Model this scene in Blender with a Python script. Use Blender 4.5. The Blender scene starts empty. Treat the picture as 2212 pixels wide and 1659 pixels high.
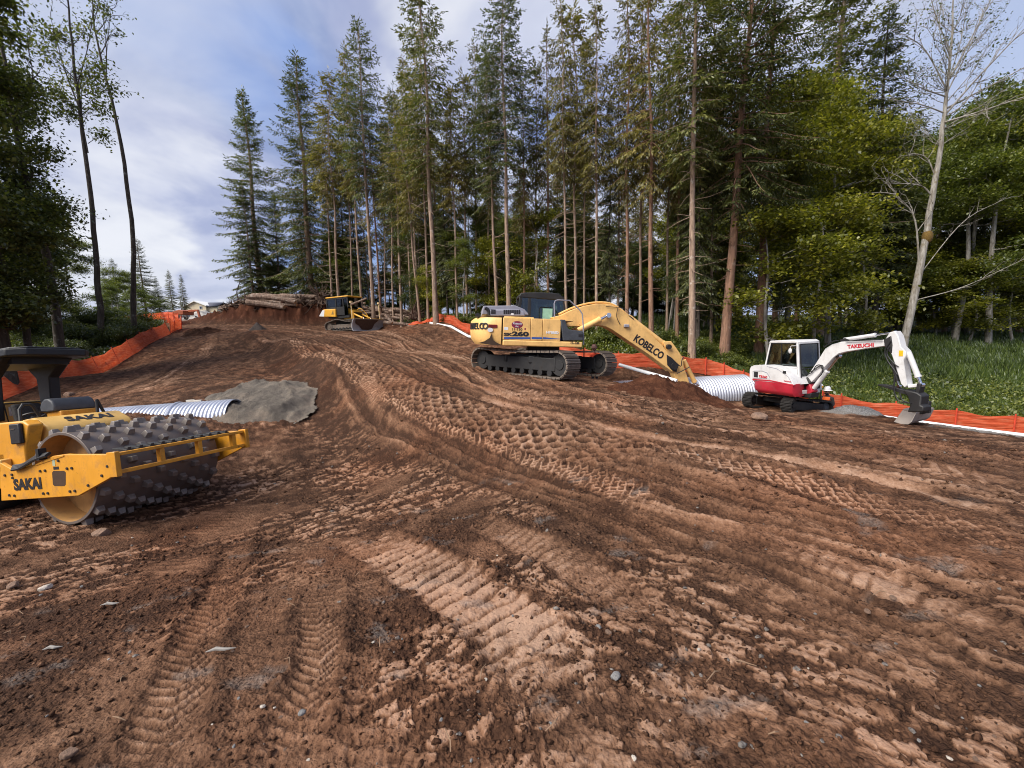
import bpy, bmesh, math, random
import numpy as np
from mathutils import Matrix, Vector
R_ = math.radians
scene = bpy.context.scene
COL = scene.collection

# ---------------------------------------------------------------- camera
F_, CX, CY = 895.0, 1106.0, 829.5          # focal length and centre for a 2212 px wide frame
PITCH, ROLL, CAMH = R_(6.25), R_(2.4), 2.0
FW = np.array([0, math.cos(PITCH), -math.sin(PITCH)])
_R0 = np.array([1.0, 0, 0]); _U0 = np.array([0, math.sin(PITCH), math.cos(PITCH)])
RT = math.cos(ROLL) * _R0 - math.sin(ROLL) * _U0
UP = math.sin(ROLL) * _R0 + math.cos(ROLL) * _U0
CAM = np.array([0, 0, CAMH])
cd = bpy.data.cameras.new('camera'); cam = bpy.data.objects.new('camera', cd); COL.objects.link(cam)
cd.sensor_width = 36; cd.lens = 36 * F_ / 2212; cd.clip_start = 0.05; cd.clip_end = 6000
cam.matrix_world = Matrix(((RT[0], UP[0], -FW[0], 0), (RT[1], UP[1], -FW[1], 0), (RT[2], UP[2], -FW[2], CAMH), (0, 0, 0, 1)))
scene.camera = cam

# ---------------------------------------------------------------- light and exposure
SUN_EL, SUN_AZ = R_(46), R_(-122)           # azimuth from +y towards +x: the sun stands behind the camera on the left
sd = bpy.data.lights.new('sun', 'SUN'); sd.energy = 4.4; sd.angle = R_(45); sd.color = (1.0, 0.93, 0.83)
so = bpy.data.objects.new('sun', sd); COL.objects.link(so)
sv = Vector((math.sin(SUN_AZ) * math.cos(SUN_EL), math.cos(SUN_AZ) * math.cos(SUN_EL), math.sin(SUN_EL)))
so.rotation_euler = sv.to_track_quat('Z', 'Y').to_euler(); so.location = sv * 60
scene.view_settings.view_transform = 'Standard'; scene.view_settings.look = 'None'
scene.view_settings.exposure = 0.62; scene.view_settings.gamma = 1
scene.cycles.filter_width = 1.05
w = bpy.data.worlds.new('World'); scene.world = w; w.use_nodes = True
def build_world():
    nt = w.node_tree; N = nt.nodes; L = nt.links
    bg = N['Background']; bg.inputs['Strength'].default_value = 0.1
    sky = N.new('ShaderNodeTexSky'); sky.sky_type = 'NISHITA'; sky.sun_disc = False
    sky.sun_elevation = SUN_EL; sky.sun_rotation = SUN_AZ; sky.air_density = 1.2; sky.dust_density = 1.5
    tc = N.new('ShaderNodeTexCoord')
    sep = N.new('ShaderNodeSeparateXYZ'); L.new(tc.outputs['Generated'], sep.inputs[0])
    mx = N.new('ShaderNodeMath'); mx.operation = 'MAXIMUM'; mx.inputs[1].default_value = 0.0
    L.new(sep.outputs['Z'], mx.inputs[0])
    ad = N.new('ShaderNodeMath'); ad.inputs[1].default_value = 0.28; L.new(mx.outputs[0], ad.inputs[0])
    px = N.new('ShaderNodeMath'); px.operation = 'DIVIDE'; L.new(sep.outputs['X'], px.inputs[0]); L.new(ad.outputs[0], px.inputs[1])
    py = N.new('ShaderNodeMath'); py.operation = 'DIVIDE'; L.new(sep.outputs['Y'], py.inputs[0]); L.new(ad.outputs[0], py.inputs[1])
    cb = N.new('ShaderNodeCombineXYZ'); L.new(px.outputs[0], cb.inputs[0]); L.new(py.outputs[0], cb.inputs[1])
    def noise(scale, detail, rough, off):
        mp = N.new('ShaderNodeMapping'); mp.inputs['Location'].default_value = off
        L.new(cb.outputs[0], mp.inputs['Vector'])
        n = N.new('ShaderNodeTexNoise'); n.inputs['Scale'].default_value = scale
        n.inputs['Detail'].default_value = detail; n.inputs['Roughness'].default_value = rough
        n.inputs['Distortion'].default_value = 0.35
        L.new(mp.outputs[0], n.inputs['Vector']); return n
    n1 = noise(0.95, 6, 0.52, (3.1, 1.7, 0)); n2 = noise(2.6, 5, 0.55, (7.3, 2.2, 0))
    def ramp(src, stops):
        r = N.new('ShaderNodeValToRGB'); e = r.color_ramp.elements
        while len(e) < len(stops): e.new(0.5)
        for k, (p, c) in enumerate(stops): e[k].position = p; e[k].color = (*c, 1)
        r.color_ramp.interpolation = 'EASE'
        L.new(src, r.inputs[0]); return r
    # grey-lavender cloud deck with whiter lit patches
    c1 = ramp(n1.outputs[0], [(0.36, (.19, .275, .54)), (0.46, (.215, .27, .45)), (0.54, (.34, .375, .53)), (0.62, (.60, .615, .67))])
    c2 = ramp(n2.outputs[0], [(0.35, (.88, .89, .93)), (0.68, (1.18, 1.16, 1.10))])
    mul = N.new('ShaderNodeMix'); mul.data_type = 'RGBA'; mul.blend_type = 'MULTIPLY'; mul.inputs[0].default_value = 1
    L.new(c1.outputs[0], mul.inputs[6]); L.new(c2.outputs[0], mul.inputs[7])
    sc = N.new('ShaderNodeMix'); sc.data_type = 'RGBA'; sc.blend_type = 'MULTIPLY'; sc.inputs[0].default_value = 1
    L.new(mul.outputs[2], sc.inputs[6]); sc.inputs[7].default_value = (9.2, 9.2, 9.2, 1)
    # bright thin cloud where the veiled light comes through
    cols = sc.outputs[2]
    for (dx, dy, dz), lo, hi, amt in (((-.84, .66, .58), .92, .998, .6), ((-.02, .86, .62), .955, .998, .45), ((.62, .70, .45), .90, .99, .5), ((-.60, .98, .10), .965, .998, .3), ((.12, 1.0, .16), .93, .995, .7)):
        v = N.new('ShaderNodeVectorMath'); v.operation = 'DOT_PRODUCT'; L.new(tc.outputs['Generated'], v.inputs[0]); q = Vector((dx, dy, dz)).normalized(); v.inputs[1].default_value = q
        a = N.new('ShaderNodeMath'); a.operation = 'MULTIPLY_ADD'; L.new(n2.outputs[0], a.inputs[0]); a.inputs[1].default_value = .16; a.inputs[2].default_value = -.08
        b = N.new('ShaderNodeMath'); L.new(v.outputs['Value'], b.inputs[0]); L.new(a.outputs[0], b.inputs[1])
        mr = N.new('ShaderNodeMapRange'); mr.interpolation_type = 'SMOOTHSTEP'; mr.inputs['From Min'].default_value = lo; mr.inputs['From Max'].default_value = hi; mr.inputs['To Max'].default_value = amt; L.new(b.outputs[0], mr.inputs['Value'])
        mm = N.new('ShaderNodeMix'); mm.data_type = 'RGBA'; L.new(mr.outputs[0], mm.inputs[0]); L.new(cols, mm.inputs[6]); mm.inputs[7].default_value = (5.2, 5.35, 6.0, 1); cols = mm.outputs[2]
    gap = ramp(n1.outputs[0], [(0.30, (.28, .28, .28)), (0.45, (.08, .08, .08))])
    mix = N.new('ShaderNodeMix'); mix.data_type = 'RGBA'
    L.new(gap.outputs[0], mix.inputs[0]); L.new(cols, mix.inputs[6]); L.new(sky.outputs[0], mix.inputs[7])
    L.new(mix.outputs[2], bg.inputs['Color'])
build_world()

# ---------------------------------------------------------------- pixel <-> place helpers
def pt(px, py, d):
    v = FW + (px - CX) / F_ * RT + (CY - py) / F_ * UP
    return CAM + v * (d / v[1])
def ray(px, py):
    v = FW + (px - CX) / F_ * RT + (CY - py) / F_ * UP
    return v / v[1]

# ---------------------------------------------------------------- noise in numpy
_rs = np.random.RandomState(7)
_perm = np.tile(_rs.permutation(512), 3).astype(np.int32)
_ga = _rs.rand(512) * 2 * np.pi; _gx, _gy = np.cos(_ga), np.sin(_ga)
def perlin(x, y):
    xi = np.floor(x).astype(np.int64); yi = np.floor(y).astype(np.int64)
    fx = x - xi; fy = y - yi; xi &= 511; yi &= 511
    u = fx * fx * fx * (fx * (fx * 6 - 15) + 10); v = fy * fy * fy * (fy * (fy * 6 - 15) + 10)
    def g(ix, iy, dx, dy):
        h = _perm[_perm[ix & 511] + (iy & 511)]; return _gx[h] * dx + _gy[h] * dy
    a = g(xi, yi, fx, fy); b = g(xi + 1, yi, fx - 1, fy); c = g(xi, yi + 1, fx, fy - 1); d = g(xi + 1, yi + 1, fx - 1, fy - 1)
    return (a + u * (b - a)) * (1 - v) + (c + u * (d - c)) * v
def fbm(x, y, o=4, g=0.5):
    r = 0; a = 1.0
    for k in range(o):
        r = r + a * perlin(x + 17.3 * k, y - 9.1 * k); x = x * 2.03; y = y * 2.03; a *= g
    return r
def voro(x, y):
    """F1, F2 and the id of the nearest jittered cell centre"""
    xi = np.floor(x).astype(np.int64); yi = np.floor(y).astype(np.int64)
    f1 = np.full(x.shape, 9.0); f2 = np.full(x.shape, 9.0); idn = np.zeros(x.shape, np.int32)
    for i in (-1, 0, 1):
        for j in (-1, 0, 1):
            h = _perm[_perm[(xi + i) & 511] + ((yi + j) & 511)]
            cx = xi + i + 0.15 + 0.7 * _gx[h] ** 2; cy = yi + j + 0.15 + 0.7 * ((h * 37 % 512) / 512.0)
            d = np.hypot(x - cx, y - cy)
            m = d < f1
            f2 = np.where(m, f1, np.minimum(f2, d)); idn = np.where(m, h, idn); f1 = np.where(m, d, f1)
    return f1, f2, idn
def sstep(a, b, x):
    t = np.clip((x - a) / (b - a), 0, 1); return t * t * (3 - 2 * t)

# ---------------------------------------------------------------- terrain height
_ctl = [(0, 0, 0), (0, -4, .1), (-5, -3, 0), (5, -3, .1), (2.5, 2, 0), (-2.5, 2, -.05), (0, 3, -.08), (3.9, 19.0, -.1), (3.75, 15.8, .33), (4.6, 17.0, -.25), (2.0, 14.2, .44),
        (0, 60, 5), (20, 60, 3.2), (40, 60, 2.2), (-20, 62, 6), (-60, 60, 5), (-60, 20, 2), (60, 20, -1), (60, 0, -1.5), (-40, 0, 0),
        (0, -40, 0), (40, -40, -.5), (-40, -40, 0), (0, 120, 9), (-60, 120, 11), (60, 120, 6), (-88, 120, 11.2), (-200, 200, 13),
        (200, 200, 6), (0, 300, 12), (200, 0, 0), (-200, 0, 3), (0, -200, 0), (-10, 52, 5.2), (-25, 50, 5.2), (5, 45, 4.4)]
_px = [(1106, 1100, 5.2), (150, 1150, 6.2), (455, 1066, 8.1), (0, 1110, 7), (700, 1000, 9.3), (900, 1000, 8.3), (1050, 1030, 7),
       (540, 720, 32), (620, 745, 24), (680, 775, 19), (740, 815, 14.5), (850, 870, 11.5), (1000, 940, 8.6),
       (520, 760, 28), (590, 810, 19), (680, 880, 13), (740, 930, 11), (450, 800, 22), (350, 830, 17), (330, 864, 13.2), (330, 950, 10.3),
       (0, 868, 19), (110, 820, 22), (210, 812, 25), (290, 765, 30), (365, 722, 38), (0, 800, 25), (100, 760, 31), (200, 730, 38),
       (60, 880, 17.5), (160, 850, 18), (210, 840, 19), (280, 820, 20), (130, 875, 15), (0, 900, 16), (-100, 905, 18), (350, 780, 26), (300, 800, 23), (420, 770, 28), (690, 713, 39), (830, 717, 37.5), (760, 717, 38), (480, 705, 40), (420, 690, 55), (400, 692, 70), (750, 714, 39), (900, 760, 24), (1130, 808, 16.2), (1000, 740, 24.5), (1020, 726, 27),
       (900, 706, 33), (1200, 900, 8.8), (1500, 1000, 5.8), (1900, 1000, 5.9), (2212, 965, 6.5), (1500, 900, 9.3), (1700, 900, 11), (1850, 930, 9.5),
       (2100, 950, 8), (1300, 832, 14), (1420, 870, 11), (1700, 886, 15.5), (1975, 920, 12.5), (1850, 886, 14.5), (2150, 935, 12.5),
       (1830, 893, 17), (2000, 915, 16), (2212, 938, 15), (1700, 790, 24), (2000, 800, 24), (2212, 830, 22), (2000, 728, 38), (2212, 735, 36),
       (1750, 715, 38), (1400, 797, 19.2), (1540, 815, 19.2), (1450, 842, 17), (1560, 875, 17), (1640, 874, 17), (1494, 785, 21), (1560, 787, 22), (1637, 778, 24), (1288, 735, 24),
       (1354, 740, 24), (942, 702, 29), (1100, 702, 28), (1223, 715, 25)]
_K = np.array(_ctl + [tuple(pt(*q)) for q in _px], float)
def _phi(r2): return 0.5 * r2 * np.log(r2 + 1e-9)
def _tps():
    X = _K[:, :2] / 10; n = len(X)
    A = np.zeros((n + 3, n + 3)); D = ((X[:, None] - X[None]) ** 2).sum(2)
    A[:n, :n] = _phi(D) + np.eye(n) * 0.012
    A[:n, n] = 1; A[:n, n + 1:] = X; A[n, :n] = 1; A[n + 1:, :n] = X.T
    return np.linalg.solve(A, np.concatenate([_K[:, 2], np.zeros(3)]))
_W = _tps()
def zbase(x, y):
    x = np.asarray(x, float); y = np.asarray(y, float); sh = x.shape; x = x.ravel(); y = y.ravel()
    r = np.hypot(x, y); k = np.where(r > 320, 320 / np.maximum(r, 1), 1.0)
    X = x * k / 10; Y = y * k / 10; out = np.empty_like(X)
    for a in range(0, len(X), 60000):
        b = a + 60000
        D = (X[a:b, None] - _K[None, :, 0] / 10) ** 2 + (Y[a:b, None] - _K[None, :, 1] / 10) ** 2
        out[a:b] = _phi(D) @ _W[:-3] + _W[-3] + _W[-2] * X[a:b] + _W[-1] * Y[a:b]
    return out.reshape(sh)
def seg_near(x, y, P):
    """distance along, signed distance across to a polyline (arrays)"""
    best = np.full(x.shape, 1e9); S = np.zeros(x.shape); T = np.zeros(x.shape); acc = 0.0
    for a, b in zip(P[:-1], P[1:]):
        d = b - a; l = float(np.hypot(*d[:2]));
        if l < 1e-6: continue
        ux, uy = d[0] / l, d[1] / l
        t = np.clip((x - a[0]) * ux + (y - a[1]) * uy, 0, l)
        qx = x - a[0] - t * ux; qy = y - a[1] - t * uy; dd = qx * qx + qy * qy; m = dd < best
        best = np.where(m, dd, best); S = np.where(m, acc + t, S); T = np.where(m, np.sign(ux * qy - uy * qx) * np.sqrt(dd), T)
        acc += l
    return S, T
# the long spoil berm behind the bulldozer
_BERM = np.array([[*pt(px, py, d)[:2], h] for px, py, d, h in
        [(430, 694, 50, .3), (480, 684, 47, 1.2), (540, 672, 45, 1.9), (620, 668, 44, 2.1), (700, 668, 45, 2.0), (790, 675, 45, 1.6), (860, 690, 43, .9), (920, 703, 37, .3), (960, 712, 33, .1)]])
_BL = np.concatenate([[0], np.cumsum(np.hypot(*np.diff(_BERM[:, :2], axis=0).T))])
def berm(x, y):
    s, t = seg_near(x, y, _BERM)
    h = np.interp(s, _BL, _BERM[:, 2])
    wv = 2.1 + 0.5 * fbm(x * .4, y * .4, 3)
    prof = np.clip(1.25 - np.abs(t) / wv, 0, 1); prof = prof * prof * (3 - 2 * prof)
    return h * prof * (1 + .25 * fbm(x * .8, y * .8, 3))
def smooth_line(P, n=36):
    P = np.array(P, float); P = np.vstack([2 * P[0] - P[1], P, 2 * P[-1] - P[-2]]); out = []
    m = len(P) - 3
    for k in range(n):
        u = k / (n - 1) * m; i = min(int(u), m - 1); t = u - i
        a, b, c, d = P[i:i + 4]
        out.append(.5 * ((2 * b) + (c - a) * t + (2 * a - 5 * b + 4 * c - d) * t * t + (3 * b - a - 3 * c + d) * t ** 3))
    return np.array(out)
# the road's shoulder, where the fill breaks away to the lower ground on the left
_SHO = smooth_line([pt(*q) for q in [(530, 716, 34), (565, 726, 29.5), (620, 747, 24), (680, 778, 19), (740, 818, 14.8), (850, 876, 11.5), (960, 925, 9.3), (1050, 955, 8.2)]], 30)
_SHL = float(np.hypot(*np.diff(_SHO[:, :2], axis=0).T).sum())
def shoulder(x, y):
    s, t = seg_near(x, y, _SHO); t = t + .25 * fbm(x * .8, y * .8, 3); k = sstep(0, 4, s) * sstep(_SHL, _SHL - 4, s)
    up = np.where(t > 0, np.exp(-(t / 1.6) ** 2), 1 - sstep(0, .8, -t)); dn = np.exp(-((t + 1.5) / .8) ** 2)
    return k * (.30 * up * (np.abs(t) < 5) - .22 * dn)
def ztop(x, y): x = np.asarray(x, float); y = np.asarray(y, float); return zbase(x, y) + berm(x, y) + shoulder(x, y)
def Z(x, y): return float(ztop(np.array([x]), np.array([y]))[0])
def hit(px, py, lo=1.0, hi=150):
    """where the view line through a pixel meets the terrain"""
    v = ray(px, py); d = np.exp(np.linspace(math.log(lo), math.log(hi), 900))
    x = CAM[0] + v[0] * d; y = CAM[1] + d; z = CAM[2] + v[2] * d
    below = np.nonzero(z < ztop(x, y))[0]
    k = below[0] if len(below) else 899
    return np.array([x[k], y[k], ztop(x[k:k + 1], y[k:k + 1])[0]])
# where the cleared soil ends and growth begins: (pixel column, depth)
_VEG = np.array([(-900, 9), (-400, 15), (0, 19.6), (110, 22.8), (210, 26), (290, 31), (365, 40), (378, 200), (440, 200), (470, 62), (480, 51), (560, 49), (700, 47), (860, 41), (930, 33),
                 (960, 30.2), (1100, 27.6), (1220, 24.6), (1290, 21), (1400, 20.4), (1540, 20.2), (1620, 19.5), (1700, 19), (1830, 18), (2000, 17), (2212, 16), (2600, 13.5), (3500, 9)])
def vegmask(x, y):
    px = CX + F_ * x / np.maximum(y, .3)
    lim = np.interp(px, _VEG[:, 0], _VEG[:, 1]) + 0.5 * fbm(x * .6, y * .6, 3)
    return np.where(y > .3, sstep(-.5, .6, y - lim), 0.0) + np.where((y < .3) & (np.abs(x) > 14), 1.0, 0)
# ---------------------------------------------------------------- materials
MATS = {}
def mat(name, fn):
    if name in MATS: return MATS[name]
    m = bpy.data.materials.new(name); m.use_nodes = True
    nt = m.node_tree; fn(nt, nt.nodes, nt.links, nt.nodes['Principled BSDF']); MATS[name] = m; return m
def nz(N, L, scale, detail=4, rough=.55, coord='Object', stretch=None):
    tc = N.new('ShaderNodeTexCoord'); n = N.new('ShaderNodeTexNoise')
    n.inputs['Scale'].default_value = scale; n.inputs['Detail'].default_value = detail; n.inputs['Roughness'].default_value = rough
    if stretch:
        mp = N.new('ShaderNodeMapping'); mp.inputs['Scale'].default_value = stretch
        L.new(tc.outputs[coord], mp.inputs[0]); L.new(mp.outputs[0], n.inputs['Vector'])
    else: L.new(tc.outputs[coord], n.inputs['Vector'])
    return n.outputs[0]
def rmp(N, L, src, stops):
    r = N.new('ShaderNodeValToRGB'); e = r.color_ramp.elements
    while len(e) < len(stops): e.new(.5)
    for k, (p, c) in enumerate(stops):
        e[k].position = p; e[k].color = (*(c if isinstance(c, tuple) else (c, c, c)), 1)
    L.new(src, r.inputs[0]); return r.outputs[0]
def mixc(N, L, f, a, b, mode='MIX'):
    m = N.new('ShaderNodeMix'); m.data_type = 'RGBA'; m.blend_type = mode
    for s, i in ((f, 0), (a, 6), (b, 7)):
        if isinstance(s, (int, float)): m.inputs[i].default_value = s
        elif isinstance(s, tuple): m.inputs[i].default_value = (*s, 1)
        else: L.new(s, m.inputs[i])
    return m.outputs[2]
def mth(N, L, op, a, b=0.0):
    m = N.new('ShaderNodeMath'); m.operation = op
    for s, i in ((a, 0), (b, 1)):
        if isinstance(s, (int, float)): m.inputs[i].default_value = s
        else: L.new(s, m.inputs[i])
    return m.outputs[0]
def bump(N, L, B, h, strength, dist):
    b = N.new('ShaderNodeBump'); b.inputs['Strength'].default_value = strength; b.inputs['Distance'].default_value = dist
    L.new(h, b.inputs['Height']); L.new(b.outputs[0], B.inputs['Normal'])
def attr(N, n):
    a = N.new('ShaderNodeAttribute'); a.attribute_name = n; return a.outputs['Fac']
def paint(name, col, rough=.42, dirt=.35, chips=.0, metal=0.0, mud=(.11, .065, .04), spec=.5):
    """machine paint: faded in patches, dusty, with chips down to rust"""
    def f(nt, N, L, B):
        a = nz(N, L, 1.7, 5); fade = rmp(N, L, a, [(.3, tuple(c * .86 for c in col)), (.7, tuple(min(1, c * 1.1 + .01) for c in col))])
        d = rmp(N, L, nz(N, L, 4.5, 8, .68), [(.5, 0.0), (.78, 1.0)])
        c = mixc(N, L, mth(N, L, 'MULTIPLY', d, dirt), fade, mud)
        st = rmp(N, L, nz(N, L, 9, 6, .6, stretch=(1, 1, .16)), [(.55, 0.0), (.8, 1.0)])
        c = mixc(N, L, mth(N, L, 'MULTIPLY', st, dirt * .8), c, mud)
        if chips > 0:
            k = rmp(N, L, nz(N, L, 13, 8, .7), [(.655, 0.0), (.68, 1.0)])
            c = mixc(N, L, mth(N, L, 'MULTIPLY', k, chips), c, (.045, .028, .02))
        L.new(c, B.inputs['Base Color']); B.inputs['Metallic'].default_value = metal
        B.inputs['Specular IOR Level'].default_value = spec
        L.new(rmp(N, L, d, [(0, rough), (1, min(1, rough + .4))]), B.inputs['Roughness'])
        bump(N, L, B, nz(N, L, 14, 5), .08, .01)
    return mat(name, f)
def plain(name, col, rough=.6, metal=0.0, var=.25, scale=6, bmp=.15):
    def f(nt, N, L, B):
        c = rmp(N, L, nz(N, L, scale, 6, .6), [(.3, tuple(x * (1 - var) for x in col)), (.7, tuple(min(1, x * (1 + var)) for x in col))])
        L.new(c, B.inputs['Base Color']); B.inputs['Roughness'].default_value = rough; B.inputs['Metallic'].default_value = metal
        bump(N, L, B, nz(N, L, scale * 3, 5), bmp, .02)
    return mat(name, f)
def glass(name, tint=(.55, .62, .58)):
    def f(nt, N, L, B):
        out = N['Material Output']; t = N.new('ShaderNodeBsdfTransparent'); t.inputs[0].default_value = (*tint, 1)
        g = N.new('ShaderNodeBsdfGlossy'); g.inputs['Roughness'].default_value = .04; g.inputs[0].default_value = (.85, .9, .95, 1)
        fr = N.new('ShaderNodeFresnel'); fr.inputs[0].default_value = 1.45
        m = N.new('ShaderNodeMixShader'); L.new(mth(N, L, 'ADD', fr.outputs[0], .05), m.inputs[0])
        L.new(t.outputs[0], m.inputs[1]); L.new(g.outputs[0], m.inputs[2]); L.new(m.outputs[0], out.inputs[0])
    return mat(name, f)
def leafmat(name, stops, trans=.35, sub=.5):
    def f(nt, N, L, B):
        out = N['Material Output']; geo = N.new('ShaderNodeNewGeometry'); oi = N.new('ShaderNodeObjectInfo')
        v = mth(N, L, 'ADD', mth(N, L, 'MULTIPLY', geo.outputs['Random Per Island'], .62), mth(N, L, 'MULTIPLY', nz(N, L, .45, 3), .55))
        v = mth(N, L, 'ADD', v, mth(N, L, 'MULTIPLY', mth(N, L, 'SUBTRACT', oi.outputs['Random'], .5), .25))
        c = rmp(N, L, mth(N, L, 'SUBTRACT', v, .1), stops)
        d = N.new('ShaderNodeBsdfDiffuse'); t = N.new('ShaderNodeBsdfTranslucent'); L.new(c, d.inputs[0])
        L.new(mixc(N, L, .5, c, (.5, .75, .12), 'MULTIPLY'), t.inputs[0])
        L.new(mixc(N, L, 1.0, c, (1.25, 1.35, .6), 'MULTIPLY'), t.inputs[0])
        m = N.new('ShaderNodeMixShader'); m.inputs[0].default_value = trans
        L.new(d.outputs[0], m.inputs[1]); L.new(t.outputs[0], m.inputs[2])
        g = N.new('ShaderNodeBsdfGlossy'); g.inputs['Roughness'].default_value = .45; g.inputs[0].default_value = (.9, .95, 1, 1)
        m2 = N.new('ShaderNodeMixShader'); m2.inputs[0].default_value = .045
        L.new(m.outputs[0], m2.inputs[1]); L.new(g.outputs[0], m2.inputs[2]); L.new(m2.outputs[0], out.inputs[0])
    return mat(name, f)
def bark(name, a, b, lich, amt=.5):
    def f(nt, N, L, B):
        n = nz(N, L, 5, 6, .65, stretch=(2.2, 2.2, .35)); c = rmp(N, L, n, [(.33, a), (.68, b)])
        k = rmp(N, L, nz(N, L, 2.6, 7, .7), [(.56, 0.0), (.66, 1.0)])
        c = mixc(N, L, mth(N, L, 'MULTIPLY', k, amt), c, lich)
        L.new(c, B.inputs['Base Color']); B.inputs['Roughness'].default_value = .9; bump(N, L, B, n, .7, .05)
    return mat(name, f)
def soil_f(nt, N, L, B):
    dry, veg, grey, red = (attr(N, k) for k in ('dry', 'veg', 'grey', 'red'))
    fine = nz(N, L, 26, 7, .65); mid = nz(N, L, 3.2, 6, .62); big = nz(N, L, .35, 4)
    dv = mth(N, L, 'ADD', dry, mth(N, L, 'MULTIPLY', mth(N, L, 'SUBTRACT', fine, .5), .95))
    dv = mth(N, L, 'ADD', dv, mth(N, L, 'MULTIPLY', mth(N, L, 'SUBTRACT', mid, .5), .8))
    c = rmp(N, L, dv, [(.0, (.048, .025, .016)), (.30, (.118, .061, .036)), (.58, (.210, .115, .070)), (1.0, (.385, .245, .168))])
    tint = rmp(N, L, big, [(.3, (1.06, .92, .84)), (.5, (1, 1, 1)), (.7, (.98, 1.02, 1.04))]); c = mixc(N, L, 1.0, c, tint, 'MULTIPLY')
    pal = rmp(N, L, nz(N, L, 7, 7, .7), [(.68, 0.0), (.76, 1.0)])
    c = mixc(N, L, mth(N, L, 'MULTIPLY', mth(N, L, 'MULTIPLY', pal, dry), .55), c, (.48, .42, .36))
    rd = rmp(N, L, dv, [(.1, (.055, .020, .011)), (.6, (.135, .053, .028)), (1.0, (.23, .10, .055))]); c = mixc(N, L, red, c, rd)
    g = rmp(N, L, nz(N, L, 42, 3, .7), [(.25, (.075, .07, .068)), (.5, (.20, .185, .17)), (.75, (.40, .385, .36))]); c = mixc(N, L, grey, c, g)
    v = rmp(N, L, nz(N, L, 1.1, 7, .7), [(.3, (.016, .020, .009)), (.55, (.035, .045, .014)), (.75, (.075, .075, .024))]); c = mixc(N, L, veg, c, v)
    L.new(c, B.inputs['Base Color']); B.inputs['Roughness'].default_value = .93; B.inputs['Specular IOR Level'].default_value = .08
    vo = N.new('ShaderNodeTexVoronoi'); vo.inputs['Scale'].default_value = 38; vo.inputs['Randomness'].default_value = 1; wp = N.new('ShaderNodeVectorMath'); wp.operation = 'MULTIPLY_ADD'; tc = N.new('ShaderNodeTexCoord'); nn = N.new('ShaderNodeTexNoise'); nn.inputs['Scale'].default_value = 30; L.new(tc.outputs['Object'], nn.inputs['Vector']); L.new(nn.outputs['Color'], wp.inputs[0]); wp.inputs[1].default_value = (.03, .03, .03); L.new(tc.outputs['Object'], wp.inputs[2]); L.new(wp.outputs[0], vo.inputs['Vector'])
    h = mth(N, L, 'ADD', fine, mth(N, L, 'MULTIPLY', nz(N, L, 85, 4, .6), .5)); h = mth(N, L, 'SUBTRACT', h, mth(N, L, 'MULTIPLY', vo.outputs['Distance'], mth(N, L, 'SUBTRACT', 1.15, dry))); bump(N, L, B, h, .95, .024)
SOIL = mat('soil', soil_f)

# ---------------------------------------------------------------- numpy mesh output
def link(o, parent=None):
    COL.objects.link(o)
    if parent is not None: o.parent = parent
    return o
def np_mesh(name, V, quads=None, tris=None, mats=(), smooth=False, midx=None):
    me = bpy.data.meshes.new(name); V = np.ascontiguousarray(V, np.float32)
    nq = 0 if quads is None else len(quads); ntr = 0 if tris is None else len(tris)
    me.vertices.add(len(V)); me.vertices.foreach_set('co', V.ravel())
    lp = np.concatenate(([np.asarray(quads, np.int32).ravel()] if nq else []) + ([np.asarray(tris, np.int32).ravel()] if ntr else []))
    me.loops.add(len(lp)); me.loops.foreach_set('vertex_index', lp)
    st = np.concatenate([np.arange(nq) * 4, nq * 4 + np.arange(ntr) * 3]).astype(np.int32)
    me.polygons.add(nq + ntr); me.polygons.foreach_set('loop_start', st)
    if smooth: me.polygons.foreach_set('use_smooth', np.ones(nq + ntr, bool))
    for m in mats: me.materials.append(m)
    if midx is not None: me.polygons.foreach_set('material_index', np.asarray(midx, np.int32))
    me.update(calc_edges=True); return me
def fattr(me, name, a):
    t = me.attributes.new(name, 'FLOAT', 'POINT'); t.data.foreach_set('value', np.ascontiguousarray(a, np.float32))
def tag(o, label=None, cat=None, group=None, kind=None):
    if label: o['label'] = label
    if cat: o['category'] = cat
    if group: o['group'] = group
    if kind: o['kind'] = kind
    return o

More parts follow.
